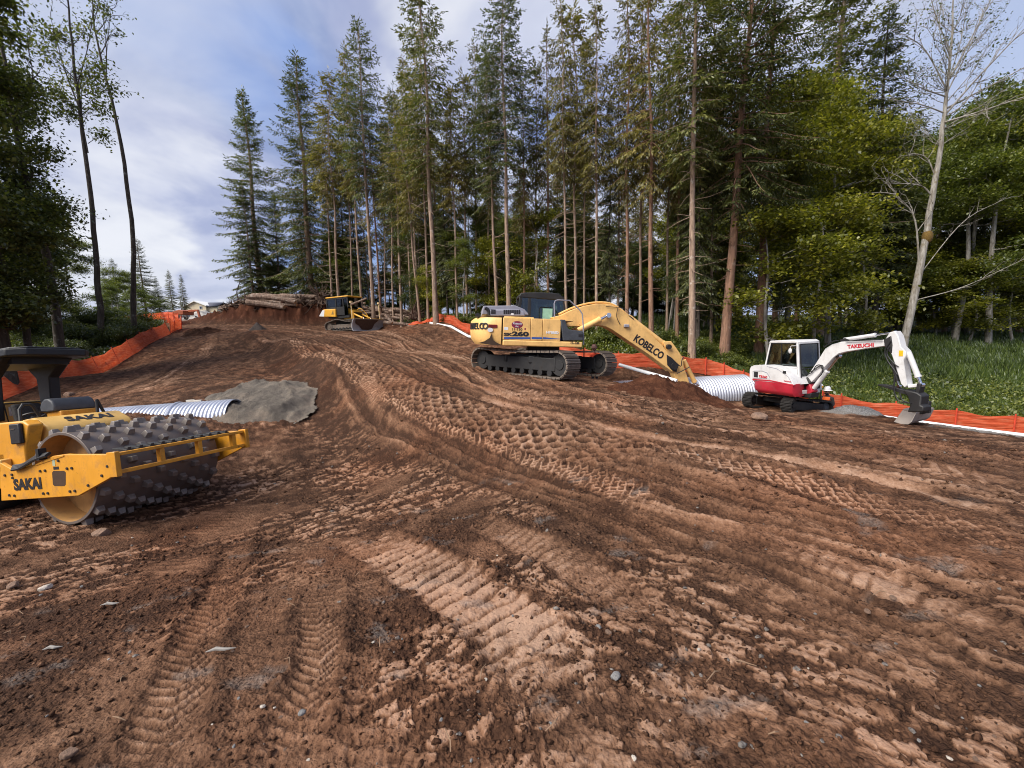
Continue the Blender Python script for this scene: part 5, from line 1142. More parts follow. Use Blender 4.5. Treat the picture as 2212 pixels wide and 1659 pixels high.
    mb = MB(); xs = xm + .15; mb.box(xs, xs + .45, .6, 1.1, zfl + .1, zfl + .3); mb.prism([(xs - .05, zfl + .25), (xs + .1, zfl + .25), (xs, zfl + .95), (xs - .12, zfl + .95)], .62, 1.08); mb.build('seat', RUB, cab, .04)
    mb = MB(); x, z = C((747, 298)); mb.box(x - .2, x + .2, y0 - .03, y0 - .02, z - .24, z + .21); mb.build('green_panel', INKG, cab)
    # grab rail
    P = [L(q, ys + .12) for q in [(808, 325), (806, 210), (815, 187), (835, 182), (935, 186), (1020, 265), (1042, 300), (1050, 400), (1053, 560)]]; mb = MB(); mb.tube([(x, ys + .12, z) for x, z in P], .024, 8); mb.build('handrail', GRYP, t)
    # decals
    D = lambda s, size, q, m, p, **k: text(s, size, (Lq(q, yc)[0], k.pop('y', ys - .004), Lq(q, yc)[1]), (1, 0, 0), (0, 0, 1), m, p, **k)
    D('SK', .14, (757, 806), INK, d0, bold=.05, xs=1.9); D('260', .215, (970, 800), INK, d0, bold=.06, xs=1.85); D('11-130', .125, (912, 720), INK, d0, bold=.015, xs=1.1); D('11-130', .12, (1883, 948), INK, t, y=ys - .026, bold=.03)
    D('HYBRID', .12, (1510, 775), INKW, d2, bold=.05, xs=1.1)
    x, z = Lq((917, 640), yc); mb = MB(); mb.prism([(x + .205 * math.cos(a), z + .13 * math.sin(a)) for a in np.linspace(0, 6.2832, 29)[:-1]], ys - .004, ys); ov = mb.build('emblem', INKC, d0); text('Rotschy', .105, (x, ys - .006, z + .04), (1, 0, 0), (0, 0, 1), INKW, d0, bold=.01, shear=.3); text('Inc.', .10, (x, ys - .006, z - .06), (1, 0, 0), (0, 0, 1), INKW, d0, bold=.01, shear=.3)
    for (a, b, c, d, m) in [(692, 765, 682, 728, INKW), (1038, 1062, 695, 732, INKC)]:
        p, q = Lq((a, d), yc), Lq((b, c), yc); mb = MB(); mb.box(p[0], q[0], ys - .003, ys, p[1], q[1]); mb.build('sticker', m, d0)
    for a, b, c, pr_ in ((692, 1140, 0, 'd0'), (1158, 1338, 1, 'x'), (1350, 1660, 2, 'd2')):
        lo, hi = Lq((a, 885), yc), Lq((b, 885), yc); mb = MB(); zt2 = Lq((a, 848), yc)[1]; zt3 = Lq((b, 852 if c < 2 else 880), yc)[1]; mb.prism([lo, hi, (hi[0], zt3), (lo[0], zt2)], ys - .003, ys); mb.build('stripe', INKB, t)
    def on_cw(px): # point on the counterweight flank
        return Lq(px, ys - .005)
    mb = MB(); p, q = on_cw((432, 688)), on_cw((578, 640)); mb.box(p[0], q[0], ys + .0, ys + .05, p[1], q[1]); mb.build('reflector', plain('reflector_red', (.16, .01, .01), .3), cw)
    p = on_cw((462, 728)); mb = MB(); mb.prism([(p[0] + (.10) * math.cos(a), p[1] + .075 * math.sin(a)) for a in np.linspace(0, 6.2832, 21)[:-1]], ys - .002, ys + .05); mb.build('sticker', INKW, cw)
    mb = MB(); mb.prism([(x, z) for x, z in mud], ys - .006, ys + .02); mb.build('mud_scrape', plain('dark_scrape', (.05, .028, .016), .9), cw)
    # KOBELCO wrapped round the counterweight corner, letter by letter
    arc = np.array([(x, y) for x, y in pr if y <= .01 or True]); arc = np.array([(xr + (x - xr) * 1.004, y * 1.004) for x, y in pr])[::-1]
    S = np.concatenate([[0], np.cumsum(np.hypot(*np.diff(arc, axis=0).T))]); 
    i0 = np.argmin(arc[:, 1]); zl = Lq((215, 660), ys)[1]
    s0 = .60
    for k, ch in enumerate('OCLEBOK'):
        s = s0 + k * .18; c = np.array([np.interp(s, S, arc[:, j]) for j in (0, 1)]); c2 = np.array([np.interp(s - .05, S, arc[:, j]) for j in (0, 1)]); c1 = np.array([np.interp(s + .05, S, arc[:, j]) for j in (0, 1)])
        d = c2 - c1; text(ch, .31, (c[0], c[1], zl), (d[0], d[1], 0), (0, 0, 1), INK, cw, bold=.04, ext=.012, xs=.95)
    # boom
    bw = .28; top = [L(q, -bw) for q in [(790, 325), (860, 310), (960, 262), (1060, 230), (1150, 214), (1230, 212), (1290, 222), (1340, 244), (1400, 288), (1470, 345), (1600, 455), (1720, 565), (1800, 680), (1830, 740)]]; bot = [L(q, -bw) for q in [(1800, 790), (1740, 742), (1600, 640), (1460, 545), (1350, 470), (1290, 430), (1240, 405), (1180, 395), (1080, 400), (920, 405), (830, 390)]]
    mb = MB(); mb.prism(top + bot, -bw, bw); bm_ = mb.build('boom', KOB, t, .02)
    for off in (-.10, .10):
        mb = MB(); mb.tube([(x, off, z + .07) for x, z in smooth_line(top[1:10], 18)], .035, 7); mb.build('pipe', KOB, bm_)
    a, b = L((1515, 520), -bw), L((1690, 640), -bw); d = (b[0] - a[0], 0, b[1] - a[1]); c = L((1603, 580), -bw - .003); text('KOBELCO', .40, (c[0], -bw - .004, c[1]), d, (-d[2], 0, d[0]), INK, bm_, bold=.035, xs=.80)
    a, b = L((1010, 440), -.5), L((1265, 310), -.5)
    for y in (-.42, .42): cylinder_ram(t, (a[0], y, a[1]), (b[0], y, b[1]), .115, KOB, .68)
    a, b = L((1430, 335), 0), L((1735, 560), 0); cylinder_ram(t, (a[0], 0, a[1] + .05), (b[0], 0, b[1]), .12, KOB, .93)
    mb = MB(); mb.prism([L(q, -.2) for q in [(1420, 325), (1440, 310), (1480, 340), (1470, 365), (1425, 350)]], -.18, .18); mb.build('bracket', BLKM, bm_)
    mb = MB(); x, z = L((1410, 400), -bw); mb.box(x - .10, x + .10, -bw - .12, -bw, z - .06, z + .06); mb.build('work_light', GRYP, bm_, .02)
    # stick
    st = [L(q, -.2) for q in [(1725, 535), (1795, 530), (1840, 590), (1895, 672), (1900, 740), (1955, 900), (1975, 960), (1850, 960), (1845, 880), (1790, 740), (1752, 600)]]; mb = MB(); mb.prism(st, -.19, .19); sk = mb.build('stick', KOB, t, .02)
    for p in [(1790, 735), (1745, 575)]:
        x, z = L(p, 0); mb = MB(); mb.cyl((x, -.34, z), (x, .34, z), .15 if p[1] > 600 else .10, n=20); mb.build('pivot', BLKM, sk)
    mb = MB(); mb.prism([L(q, -.3) for q in [(1755, 640), (1800, 670), (1850, 720), (1840, 790), (1800, 775), (1760, 730)]], -.292, .292); mb.build('grease_stain', BLKM, sk, .01)
    a, b = L((1888, 690), 0), L((2005, 905), 0); cylinder_ram(t, (a[0] + .05, 0, a[1]), (b[0], 0, b[1]), .095, KOB, .8)
    for P in ([(1820, 700), (1870, 740), (1880, 690), (1895, 660)], [(1840, 800), (1880, 780), (1920, 760), (1945, 745)], [(1340, 250), (1330, 320), (1360, 390)], [(1240, 235), (1400, 255), (1450, 310)]): hose(t, [(L(q, -.3)[0], -.32, L(q, -.3)[1]) for q in P], .02 if P[0][0] > 1700 else .012)
    x, z = L((1950, 930), 0); mb = MB(); mb.prism([(x - .35, z), (x + .35, z - .1), (x + .5, z - .7), (x + .1, z - 1.1), (x - .5, z - .9)], -.5, .5); mb.build('bucket', STEEL, t, .03)
    return fr
EF = big_excavator()
# ---- mini excavator ------------------------------------------------------------------------
def mini_excavator():
    D = lambda x, y: (1574.9 + x * .128, 707.8 + y * .128); T = lambda x, y: (1840.4 + x * .1387, 707.8 + y * .1387)
    fr = Frame(pt(*D(900, 1330), 16.0), .27, -.96); L = lambda q, y: fr.L(D(*q), y); LT = lambda q, y: fr.L(T(*q), y)
    t = thing('mini_excavator', 'white and red compact excavator with tilted grading bucket, beside the right orange fence', 'excavator', fr.M())
    U = Matrix.Rotation(math.atan2(.34, .94) - math.atan2(-.96, .27), 4, 'Z') @ Matrix.Translation((.16, 0, -.20)) @ Matrix.Rotation(R_(9), 4, 'Y')
    for s in (-1, 1):
        path = track_path(1.75, .29, .02); make_track(U, s * .82, .4, path, .10, .05, (-.2, .25), .03, 'track', RUB, t)
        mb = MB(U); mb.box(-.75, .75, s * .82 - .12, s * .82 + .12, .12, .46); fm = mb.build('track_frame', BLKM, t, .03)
        lug_wheel(U, (-.875, s * .82, .29), .22, .2, 'sprocket', BLKM, fm); lug_wheel(U, (.875, s * .82, .29), .22, .2, 'idler', DKG, fm)
    mb = MB(U); mb.box(-.4, .4, -.75, .75, .3, .5); mb.build('carbody', BLKM, t, .02)
    mb = MB(); mb.cyl((0, 0, .48), (0, 0, .66), .38, n=26); mb.build('swing_bearing', BLKM, t)
    mb = MB(U); mb.box(1.35, 1.45, -1.0, 1.0, -.06, .27); mb.obox((.9, -.43, .22), 1.0, .14, .12, (1, 0, -.1)); mb.obox((.9, .43, .22), 1.0, .14, .12, (1, 0, -.1)); mb.build('dozer_blade', BLKM, t, .01)
    # rounded lower body in red, white cowl above
    ys = -.95; xb = L((322, 950), ys)[0]; xf = L((1120, 1000), ys)[0]; zr = L((390, 885), ys)[1]; zt = L((420, 642), ys)[1]; z0 = .60
    def outline(g):
        P = []
        for i in range(13): a = math.pi / 2 + math.pi * i / 12; P.append((xb + .55 + (.60 + g) * math.cos(a) * abs(math.cos(a)) ** -.25 if abs(math.cos(a)) > 1e-3 else xb + .55, (.95 + g) * math.sin(a)))
        P += [(xf - .1, -.95 - g), (xf - .03, -.75 - g), (xf - .30, .0), (xf - .85, .60 + g), (xf - 1.2, .95 + g)]; return P
    def loft(name, rings, m, parent, bev=.0):
        mb = MB(); n = len(rings[0][0]); v = []; f = []
        for P, z in rings: v += [(x, y, z) for x, y in P]
        for r in range(len(rings) - 1):
            for i in range(n): f.append((r * n + i, r * n + (i + 1) % n, (r + 1) * n + (i + 1) % n, (r + 1) * n + i))
        f += [list(range(n))[::-1], [(len(rings) - 1) * n + i for i in range(n)]]; mb.add(v, f); return mb.build(name, m, parent, bev, 40)
    loft('lower_body', [(outline(-.10), z0), (outline(-.02), z0 + .08), (outline(.012), z0 + .16), (outline(.012), zr)], RED, t)
    P2 = outline(0.0); k = [(x, y) for x, y in P2]
    # cowl: full height at the back, falling away in a curve towards the front of the near side
    cow = [L(q, ys) for q in [(345, 880), (352, 700), (375, 655), (430, 640), (620, 632), (760, 650), (900, 690), (980, 760), (1040, 850), (1085, 960), (1095, 985)]]; cow[0] = (cow[0][0], zr); cow[-1] = (cow[-1][0], zr - .02)
    mb = MB(); mb.prism(cow, -.955, -.05); cowl = mb.build('engine_cowl', WHT, t, .05, seg=3)
    mb = MB(); mb.prism([(xb + .04, zr), (xb + .02, zt - .08), (xb + .1, zt), (xb + .75, zt), (xb + .75, zr)], -.86, .86); mb.build('rear_hood', WHT, t, .07, seg=4)
    yd = -.957
    mb = MB(); a, b = L((420, 835), yd), L((488, 745), yd); mb.box(a[0], b[0], yd - .004, yd + .01, a[1], b[1]); mb.build('vent', INK, cowl)
    P = [L(q, yd) for q in [(405, 850), (405, 735), (430, 728), (560, 730), (640, 760), (690, 840), (695, 865), (405, 850)]]; mb = MB(); mb.tube([(x, yd, z) for x, z in P], .012, 6); mb.build('panel_seam', GRYP, cowl)
    P = [L(q, yd) for q in [(640, 655), (800, 690), (880, 740), (1000, 830), (1060, 940)]]; mb = MB(); mb.tube([(x, yd, z) for x, z in P], .009, 6); mb.build('panel_seam', GRYP, cowl)
    def tx(s, size, q, m, p, y, d=(1, 0, -.05), **k): x, z = L(q, y); return text(s, size, (x, y - .004, z), d, (0, 0, 1), m, p, **k)
    tx('TB260', .13, (568, 830), INKR, cowl, yd - .002, bold=.03, shear=.2, xs=1.1); tx('TAKEUCHI', .06, (985, 908), INKR, cowl, yd - .002, bold=.02)
    mb = MB(); a, b = L((910, 772), yd), L((962, 732), yd); mb.box(a[0], b[0], yd - .012, yd, a[1], b[1]); mb.build('handle', BLK, cowl)
    mb = MB(); P = [L(q, yd - .01) for q in [(395, 882), (700, 905), (1095, 985), (1095, 965), (700, 885), (395, 860)]]; mb.prism(P, yd - .016, yd); mb.build('trim_strip', RED, t)
    # cab
    yn, yo = -.55, .47; C = lambda q: L(q, yn); zf = C((625, 630))[1] - .5
    sill = C((615, 635)); rt = C((690, 215)); ft = C((1120, 222)); fb = C((1190, 1000)); fm_ = C((1145, 640))
    X0, Xr, Xf = sill[0], rt[0], ft[0] + .05; zt_ = rt[1]; zs = sill[1]; Xb = fb[0]
    mb = MB(); mb.prism([(Xr - .02, zt_ - .07), (Xr + .03, zt_ - .01), (Xf - .06, zt_), (Xf + .05, zt_ - .06), (Xf + .06, zt_ - .10), (Xr - .02, zt_ - .10)], yn - .02, yo); cab = mb.build('cab', WHT, t, .03, seg=3)
    mb = MB()
    for y in (yn, yo - .07):
        mb.prism([(X0 - .06, zs - .4), (X0 + .03, zs - .4), (X0 + .04, zs), (Xr + .07, zt_ - .1), (Xr - .02, zt_ - .1), (X0 - .05, zs)], y, y + .07)
        mb.prism([(Xf - .04, zt_ - .1), (Xf + .05, zt_ - .1), (Xf + .12, zs), (Xb + .05, .75), (Xb - .08, .75), (Xf + .02, zs)], y, y + .07)
        mb.box(X0, Xf + .08, y, y + .07, zs - .06, zs + .03)
    mb.prism([(X0, zs - .06), (Xf + .08, zs - .06), (Xb - .02, .72), (X0, .72)], yn + .0, yn + .06)
    for y in (yn, yo - .07): pass
    mb.box(Xf - .02, Xf + .06, yn + .07, yo - .07, zt_ - .16, zt_ - .1); mb.box(Xb - .06, Xb + .04, yn + .07, yo - .07, .66, .80); mb.build('cab_frame', WHT, cab, .015)
    mb = MB(); w = .022
    mb.prism([(X0 + .05, zs + .03), (Xf + .03, zs + .03), (Xf - .04, zt_ - .11), (Xr + .06, zt_ - .11)], yn + .025, yn + .035); mb.build('window', GLS, cab, smooth=None)
    mb = MB(); q = [(X0 + .05, zs + .03), (Xf + .03, zs + .03), (Xf - .03, zt_ - .11), (Xr + .06, zt_ - .11), (X0 + .05, zs + .03)]; mb.tube([(x, yn + .012, z) for x, z in q], w, 6); xm = (X0 + Xf) / 2 + .02; mb.box(xm - .012, xm + .012, yn + .01, yn + .03, zs, zt_ - .1); mb.build('window_seal', BLK, cab)
    mb = MB(); v = [(Xf + .05, yn + .08, zt_ - .14), (Xf + .05, yo - .08, zt_ - .14), (Xf + .12, yo - .08, zs), (Xf + .12, yn + .08, zs), (Xb + .0, yo - .08, .80), (Xb + .0, yn + .08, .80)]; mb.add(v, [(0, 1, 2, 3), (3, 2, 4, 5)]); mb.build('windscreen', GLD, cab, smooth=None)
    mb = MB(); e = [(Xf + .06, yn + .09, zt_ - .15), (Xf + .06, yo - .09, zt_ - .15), (Xf + .13, yo - .09, zs), (Xb + .01, yo - .09, .82), (Xb + .01, yn + .09, .82), (Xf + .13, yn + .09, zs), (Xf + .06, yn + .09, zt_ - .15)]; mb.tube(e, .02, 6); mb.tube([(Xf + .13, yn + .09, zs - .08), (Xf + .13, yo - .09, zs - .08)], .02, 6); mb.build('window_seal', BLK, cab)
    mb = MB(); mb.prism([(X0 + .05, zs + .03), (Xf, zs + .03), (Xf - .04, zt_ - .11), (Xr + .06, zt_ - .11)], yo - .045, yo - .035); mb.add([(X0 + .0, yn + .08, zs + .02), (X0 + .0, yo - .08, zs + .02), (Xr + .03, yo - .08, zt_ - .1), (Xr + .03, yn + .08, zt_ - .1)], [(0, 1, 2, 3)]); mb.build('window', GLS, cab, smooth=None)
    mb = MB(); mb.box(X0 + .25, X0 + .7, -.2, .28, zs - .25, zs - .1); mb.prism([(X0 + .2, zs - .1), (X0 + .32, zs - .1), (X0 + .27, zs + .42), (X0 + .17, zs + .42)], -.17, .25); mb.build('seat', RUB, cab, .04)
    mb = MB(); mb.box(X0, Xb - .05, yn + .07, yo - .07, .66, .72); mb.build('cab_floor', BLKM, cab)
    P = [L(q, yn - .05) for q in [(1130, 305), (1060, 308), (1042, 320), (1036, 350)]]; mb = MB(); mb.tube([(x, yn - .06, z) for x, z in P], .012, 6); x, z = P[-1]; mb.ball((x, yn - .06, z - .09), .1, sc=(.7, .4, 1)); mb.build('mirror', WHT, cab)
    # swing post, boom, stick
    yb = -.10; xb2 = xf + .05
    SK_ = lambda q: fr.L((1574.9 + q[0] * .2881, 690.3 + q[1] * .2881), yb)
    mb = MB(); mb.prism([SK_(q) for q in [(560, 490), (590, 470), (625, 475), (648, 540), (610, 572), (545, 560)]], yb - .14, yb + .14); mb.build('swing_post', RED, t, .03)
    mb = MB(); mb.prism([SK_(q) for q in [(525, 545), (600, 555), (650, 548), (640, 585), (530, 580)]], yb - .2, yb + .2); mb.prism([SK_(q) for q in [(575, 440), (610, 430), (640, 470), (600, 500), (570, 480)]], yb - .16, yb + .16); mb.build('swing_bracket', BLKM, t, .02)
    K = lambda q: fr.L((1574.9 + q[0] * .2881, 690.3 + q[1] * .2881), yb)      # crop 3 coordinates
    top = [K(q) for q in [(600, 425), (640, 370), (705, 270), (740, 215), (790, 185), (860, 165), (1000, 157), (1190, 150)]]; bot = [K(q) for q in [(1205, 195), (1040, 218), (900, 240), (840, 255), (800, 285), (740, 350), (680, 425), (635, 470)]]
    mb = MB(); mb.prism(top + bot, yb - .115, yb + .115); bm_ = mb.build('boom', WHT, t, .02)
    yt = yb - .119; a, b, c = (fr.L((1574.9 + q[0] * .2881, 690.3 + q[1] * .2881), yt) for q in [(905, 203), (1065, 190), (985, 198)]); text('TAKEUCHI', .165, (c[0], yt - .002, c[1]), (b[0] - a[0], 0, b[1] - a[1]), (0, 0, 1), INKR, bm_, bold=.035, xs=.98)
    a, b = K((640, 515)), K((825, 275)); cylinder_ram(t, (a[0], yb - .02, a[1]), (b[0], yb - .02, b[1]), .075, WHT, .52)
    a, b = K((865, 150)), K((1240, 95)); cylinder_ram(t, (a[0], yb, a[1]), (b[0], yb, b[1]), .06, WHT, .62)
    mb = MB(); mb.prism([K(q) for q in [(845, 150), (880, 138), (910, 150), (900, 165), (850, 165)]], yb - .09, yb + .09); mb.build('bracket', BLKM, bm_)
    sp = [K(q) for q in [(1225, 95), (1265, 85), (1290, 120), (1310, 200), (1345, 235), (1350, 265), (1330, 300), (1358, 490), (1340, 510), (1310, 480), (1265, 330), (1240, 260), (1200, 205), (1190, 150)]]; mb = MB(); mb.prism(sp, yb - .13, yb + .13); sk = mb.build('stick', WHT, t, .02)
    mb = MB(); mb.prism([K(q) for q in [(1185, 150), (1240, 120), (1250, 190), (1245, 250), (1225, 240), (1195, 205)]], yb - .16, yb + .16); mb.build('pivot_grease', BLKM, sk, .02)
    yl = yb - .134; a, b = (fr.L((1574.9 + q[0] * .2881, 690.3 + q[1] * .2881), yl) for q in [(1272, 275), (1305, 232)]); mb = MB(); mb.box(a[0], b[0], yl - .003, yl + .01, a[1], b[1]); mb.build('warning_sticker', plain('sticker_yellow', (.75, .38, .01), .5), sk)
    a, b = K((1345, 245)), K((1442, 490)); cylinder_ram(t, (a[0], yb, a[1]), (b[0], yb, b[1]), .07, WHT, .72)
    mb = MB(); a, b, c = K((1355, 500)), K((1440, 490)), K((1425, 560)); mb.obox(((a[0] + b[0]) / 2, yb, (a[1] + b[1]) / 2), math.dist(a, b), .2, .10, (b[0] - a[0], 0, b[1] - a[1])); mb.build('linkage_arm', WHT, t, .02)
    mb = MB(); mb.obox(((b[0] + c[0]) / 2, yb, (b[1] + c[1]) / 2), math.dist(b, c) + .1, .22, .10, (c[0] - b[0], 0, c[1] - b[1])); mb.build('linkage_arm', BLKM, t, .02)
    mb = MB(); mb.prism([K(q) for q in [(1115, 490), (1135, 484), (1200, 490), (1300, 520), (1400, 545), (1385, 575), (1300, 552), (1230, 525), (1170, 505)]], yb - .09, yb + .09); mb.build('thumb', BLKM, t, .015)
    a, b = K((1240, 320)), K((1275, 500)); cylinder_ram(t, (a[0] - .06, yb, a[1]), (b[0], yb, b[1]), .05, BLKM, .75)
    mb = MB(); mb.prism([K(q) for q in [(1330, 520), (1440, 545), (1475, 570), (1465, 640), (1490, 650), (1485, 690), (1365, 690), (1385, 640), (1370, 580)]], yb - .17, yb + .17); mb.build('tilt_coupler', BLKM, t, .03)
    for P in ([(1245, 160), (1200, 230), (1215, 300), (1265, 370), (1290, 410)], [(1235, 200), (1215, 260), (1270, 330), (1300, 350)], [(1270, 420), (1270, 540), (1310, 610), (1400, 625)], [(1310, 545), (1330, 600), (1380, 620)], [(725, 370), (715, 340), (680, 345), (650, 390), (610, 415)], [(640, 390), (725, 340), (725, 400), (700, 430)], [(740, 205), (800, 165), (850, 155)], [(1180, 150), (1100, 152), (900, 160)]):
        hose(t, [(K(q)[0], yb - .17, K(q)[1]) for q in P], .017)
    # wide grading bucket, its open side to the left
    hb = np.array([.86, .50]); Mi = fr.B[:2, :2]
    A_ = [fr.local(pt(px, py, d)) for px, py, d in [(T(790, 1280)[0], T(0, 1280)[1], 12.7), (T(650, 1468)[0], T(0, 1468)[1], 12.7), (T(905, 1515)[0], T(0, 1515)[1], 12.25), (T(1000, 1340)[0], T(0, 1335)[1], 12.25)]]
    wv = fr.B.T @ np.array([1.0, .45, .02])
    mb = MB(); P = [Vector(p) for p in A_]; q = [P[0], P[1], P[1] + (P[2] - P[1]) * .5 - Vector((0, 0, .03)), P[2] + (P[1] - P[2]) * .12, P[2] + (P[3] - P[2]) * .25, P[3]]; mb.slab(q, Vector(wv) * .02)
    for a, b in zip(q[1:-1], q[2:]):
        th = (b - a).cross(Vector(wv)).normalized() * .025; mb.add([a, b, b + Vector(wv), a + Vector(wv), a + th, b + th, b + th + Vector(wv), a + th + Vector(wv)], [(0, 1, 2, 3), (4, 7, 6, 5), (0, 4, 5, 1), (1, 5, 6, 2), (2, 6, 7, 3), (3, 7, 4, 0)])
    mb.slab([p + Vector(wv) for p in q], Vector(wv) * .02); mb.slab([P[0], P[3], P[3] + Vector(wv), P[0] + Vector(wv)], (0, 0, .03)); bk = mb.build('grading_bucket', paint('bucket_grey', (.34, .30, .27), .5, .4, 0, .3, mud=(.2, .15, .11)), t, .006)
    g = P[3] + Vector(wv) * .35 + Vector((0, 0, .18)); mb = MB(); mb.obox(g + Vector((0, 0, -.02)), .34, .16, .42, Vector(wv)); mb.obox(g + Vector((0, 0, -.02)), .16, .34, .36, Vector(wv)); mb.build('bucket_ears', BLKM, bk, .02)
    return fr
MF = mini_excavator()

# ---- bulldozer -------------------------------------------------------------------------------
def bulldozer():
    Zc = lambda x, y: (672.4 + x * .12, 619.4 + y * .12)
    fr = Frame(pt(*Zc(400, 790), 39.0), .92, -.40); fr.o = fr.o + fr.B @ np.array([.0, 1.75, -.02]); yn = -1.75
    L = lambda q, y=yn: fr.L(Zc(*q), y)
    t = thing('bulldozer', 'small yellow bulldozer with dark cab and scraped steel blade, in front of the spoil berm', 'bulldozer', fr.M())
    xr, xf = L((80, 700))[0], L((720, 750))[0]
    for s in (-1, 1):
        y = s * 1.3; r = .40; Lw = 2.9; path = track_path(Lw, r, 0); pk = []
        for (x, z) in path: pk.append((x + .75, z + (.26 * math.exp(-((x + .35) / .8) ** 2) if z > .6 else 0)))
        make_track(None, y, .86, pk, .19, .05, (.0,), .05, 'track', STEEL, t); mb = MB(); mb.box(-.5, 2.0, y - .2, y + .2, .16, .56); fm = mb.build('track_frame', STEEL, t, .03)
        lug_wheel(None, (-.70, y, .42), .33, .5, 'sprocket', STEEL, fm); lug_wheel(None, (2.2, y, .42), .34, .5, 'idler', STEEL, fm)
        mb = MB()
        for i in range(6): mb.cyl((-.2 + i * .4, y - .24, .16), (-.2 + i * .4, y + .24, .16), .12, n=10)
        mb.build('track_rollers', BLKM, fm)
    mb = MB(); mb.box(-.6, 2.3, -.85, .85, .5, 1.05); mb.build('belly', BLKM, t, .03)
    yb = -1.0; a = [L(q, yb) for q in [(140, 540), (215, 408), (432, 398), (440, 545)]]; mb = MB(); mb.prism(a, yb, 1.0); tk = mb.build('rear_tank', YEL, t, .05, seg=3)
    q = [L(p, yb) for p in [(142, 530), (200, 425), (238, 420), (228, 538)]]; mb = MB(); mb.prism(q, yb - .006, yb); mb.build('chevron_decal', INKW, tk); q = [L(p, yb) for p in [(360, 500), (392, 425), (405, 500)]]; mb = MB(); mb.prism(q, yb - .006, yb); mb.build('decal', paint('dull_olive', (.25, .16, .04)), tk)
    yc = -.85; C = lambda p: L(p, yc); bl, br_, tl, tr = C((300, 385)), C((590, 385)), C((270, 205)), C((690, 200)); fl = C((450, 515))
    mb = MB(); x0, x1 = C((270, 200))[0], C((690, 200))[0]; zt = C((450, 190))[1]
    mb.box(x0 - .05, x1 - .15, yc - .08, 1.0, zt - .05, zt + .07); roof = mb.build('cab_roof', YEL, t, .04)
    mb = MB(); zm = C((350, 380))[1]; zf = C((500, 515))[1]
    for y in (yc, .85):
        for x in (x0 + .02, C((445, 300))[0], C((575, 300))[0], x1 - .3): mb.box(x - .06, x + .06, y - .04, y + .04, zm - .1, zt - .04)
        mb.box(x0, x1 - .25, y - .04, y + .04, zt - .2, zt - .04); mb.box(x0, C((445, 0 + 300))[0], y - .04, y + .04, zm - .15, zm + .02)
        mb.box(C((445, 300))[0], C((590, 300))[0], y - .035, y + .035, zf, zm)
    mb.box(x0, x1 - .25, -.8, .8, 1.2, zf + .1); mb.box(x0 - .02, x0 + .06, yc, .85, zm - .6, zm); mb.build('cab_frame', BLKM, t, .015)
    mb = MB(); mb.box(x0, x1 - .3, yc + .0, yc + .01, zf, zt - .1); mb.box(x0, x1 - .3, .83, .84, zm, zt - .1); mb.box(x0 + .0, x0 + .01, yc, .83, zm, zt - .1); mb.box(x1 - .31, x1 - .30, yc, .83, zm, zt - .1); mb.build('cab_glass', GLD, t, smooth=None)
    mb = MB(); mb.box(.55, 1.1, -.3, .3, zf + .1, zf + .4); mb.box(.5, .68, -.28, .28, zf + .3, zf + 1.0); mb.build('seat', RUB, t, .05)
    h = [L(p, -.62) for p in [(575, 545), (600, 372), (735, 425), (752, 440), (755, 545)]]; h[-1] = (h[3][0] + .02, 1.0); h[0] = (h[0][0], 1.0); mb = MB(); mb.prism(h, -.62, .62); hd = mb.build('engine_hood', YEL, t, .04, seg=3)
    mb = MB(); mb.box(h[3][0] + .015, h[3][0] + .035, -.5, .5, 1.05, h[3][1] - .08); mb.build('grille', BLKM, hd)
    # blade
    xb = 3.05; bl_ = [fr.X(Zc(*p), xb) for p in [(725, 570), (1280, 548), (1335, 770), (745, 802)]]; y0, y1 = bl_[0][0], bl_[1][0]; zt2 = bl_[0][1]; z0 = min(bl_[3][1], bl_[2][1]) + .02
    mb = MB(); n = 8; prof = [(xb + .16 * (2 * i / n - .7) ** 2 - .02 + (.05 if i == 0 else 0), z0 + (zt2 - z0) * i / n) for i in range(n + 1)]; mb.prism(prof + [(x - .06, z) for x, z in prof[::-1]], y0, y1); bld = mb.build('blade', BLADE, t, .006)
    mb = MB(); yy = np.linspace(y0 + .5, y1 - 1.0, 14); 
    pts = [(y0 + (y1 - y0) * a, b) for a, b in [(.06, .93), (.80, .93), (.70, .62), (.60, .18), (.45, .07), (.27, .12), (.20, .42), (.08, .62)]]
    fx = lambda f: np.interp(f, np.linspace(0, 1, n + 1), [p[0] for p in prof])
    mb.slab([(fx(f) + .03, y, z0 + (zt2 - z0) * f) for y, f in pts], (.004, 0, 0)); mb.build('caked_soil', plain('caked_soil', (.115, .065, .045), .9), bld)
    mb = MB(); mb.box(xb - .06, xb + .04, y0 + .02, y1 - .02, zt2 + .005, zt2 + .06); mb.build('blade_rail', YEL, bld)
    for y, hh in ((y0 + .12, 1.35), (y1 - .35, 1.45)): mb = MB(); mb.cyl((xb - .03, y, zt2), (xb - .03, y, zt2 + hh), .05, n=10); mb.cyl((xb - .03, y, zt2 + hh), (xb - .03, y, zt2 + hh + .17), .14, n=16); mb.build('grade_mast', paint('mast_cream', (.75, .55, .28)), bld)
    for s in (-1, 1): mb = MB(); mb.obox((2.3, s * .55, .9), 1.7, .16, .24, (1, 0, -.12)); mb.build('push_arm', YEL, t, .02); cylinder_ram(t, (h[3][0], s * .5, h[3][1] - .25), (xb - .05, s * .45, zt2 - .1), .08, YEL, .6)
    hose(t, [(1.9, -.5, 1.9), (2.4, -.6, 1.95), (2.8, -.4, 1.5), (xb, -.3, zt2)], .03, YEL)
bulldozer()

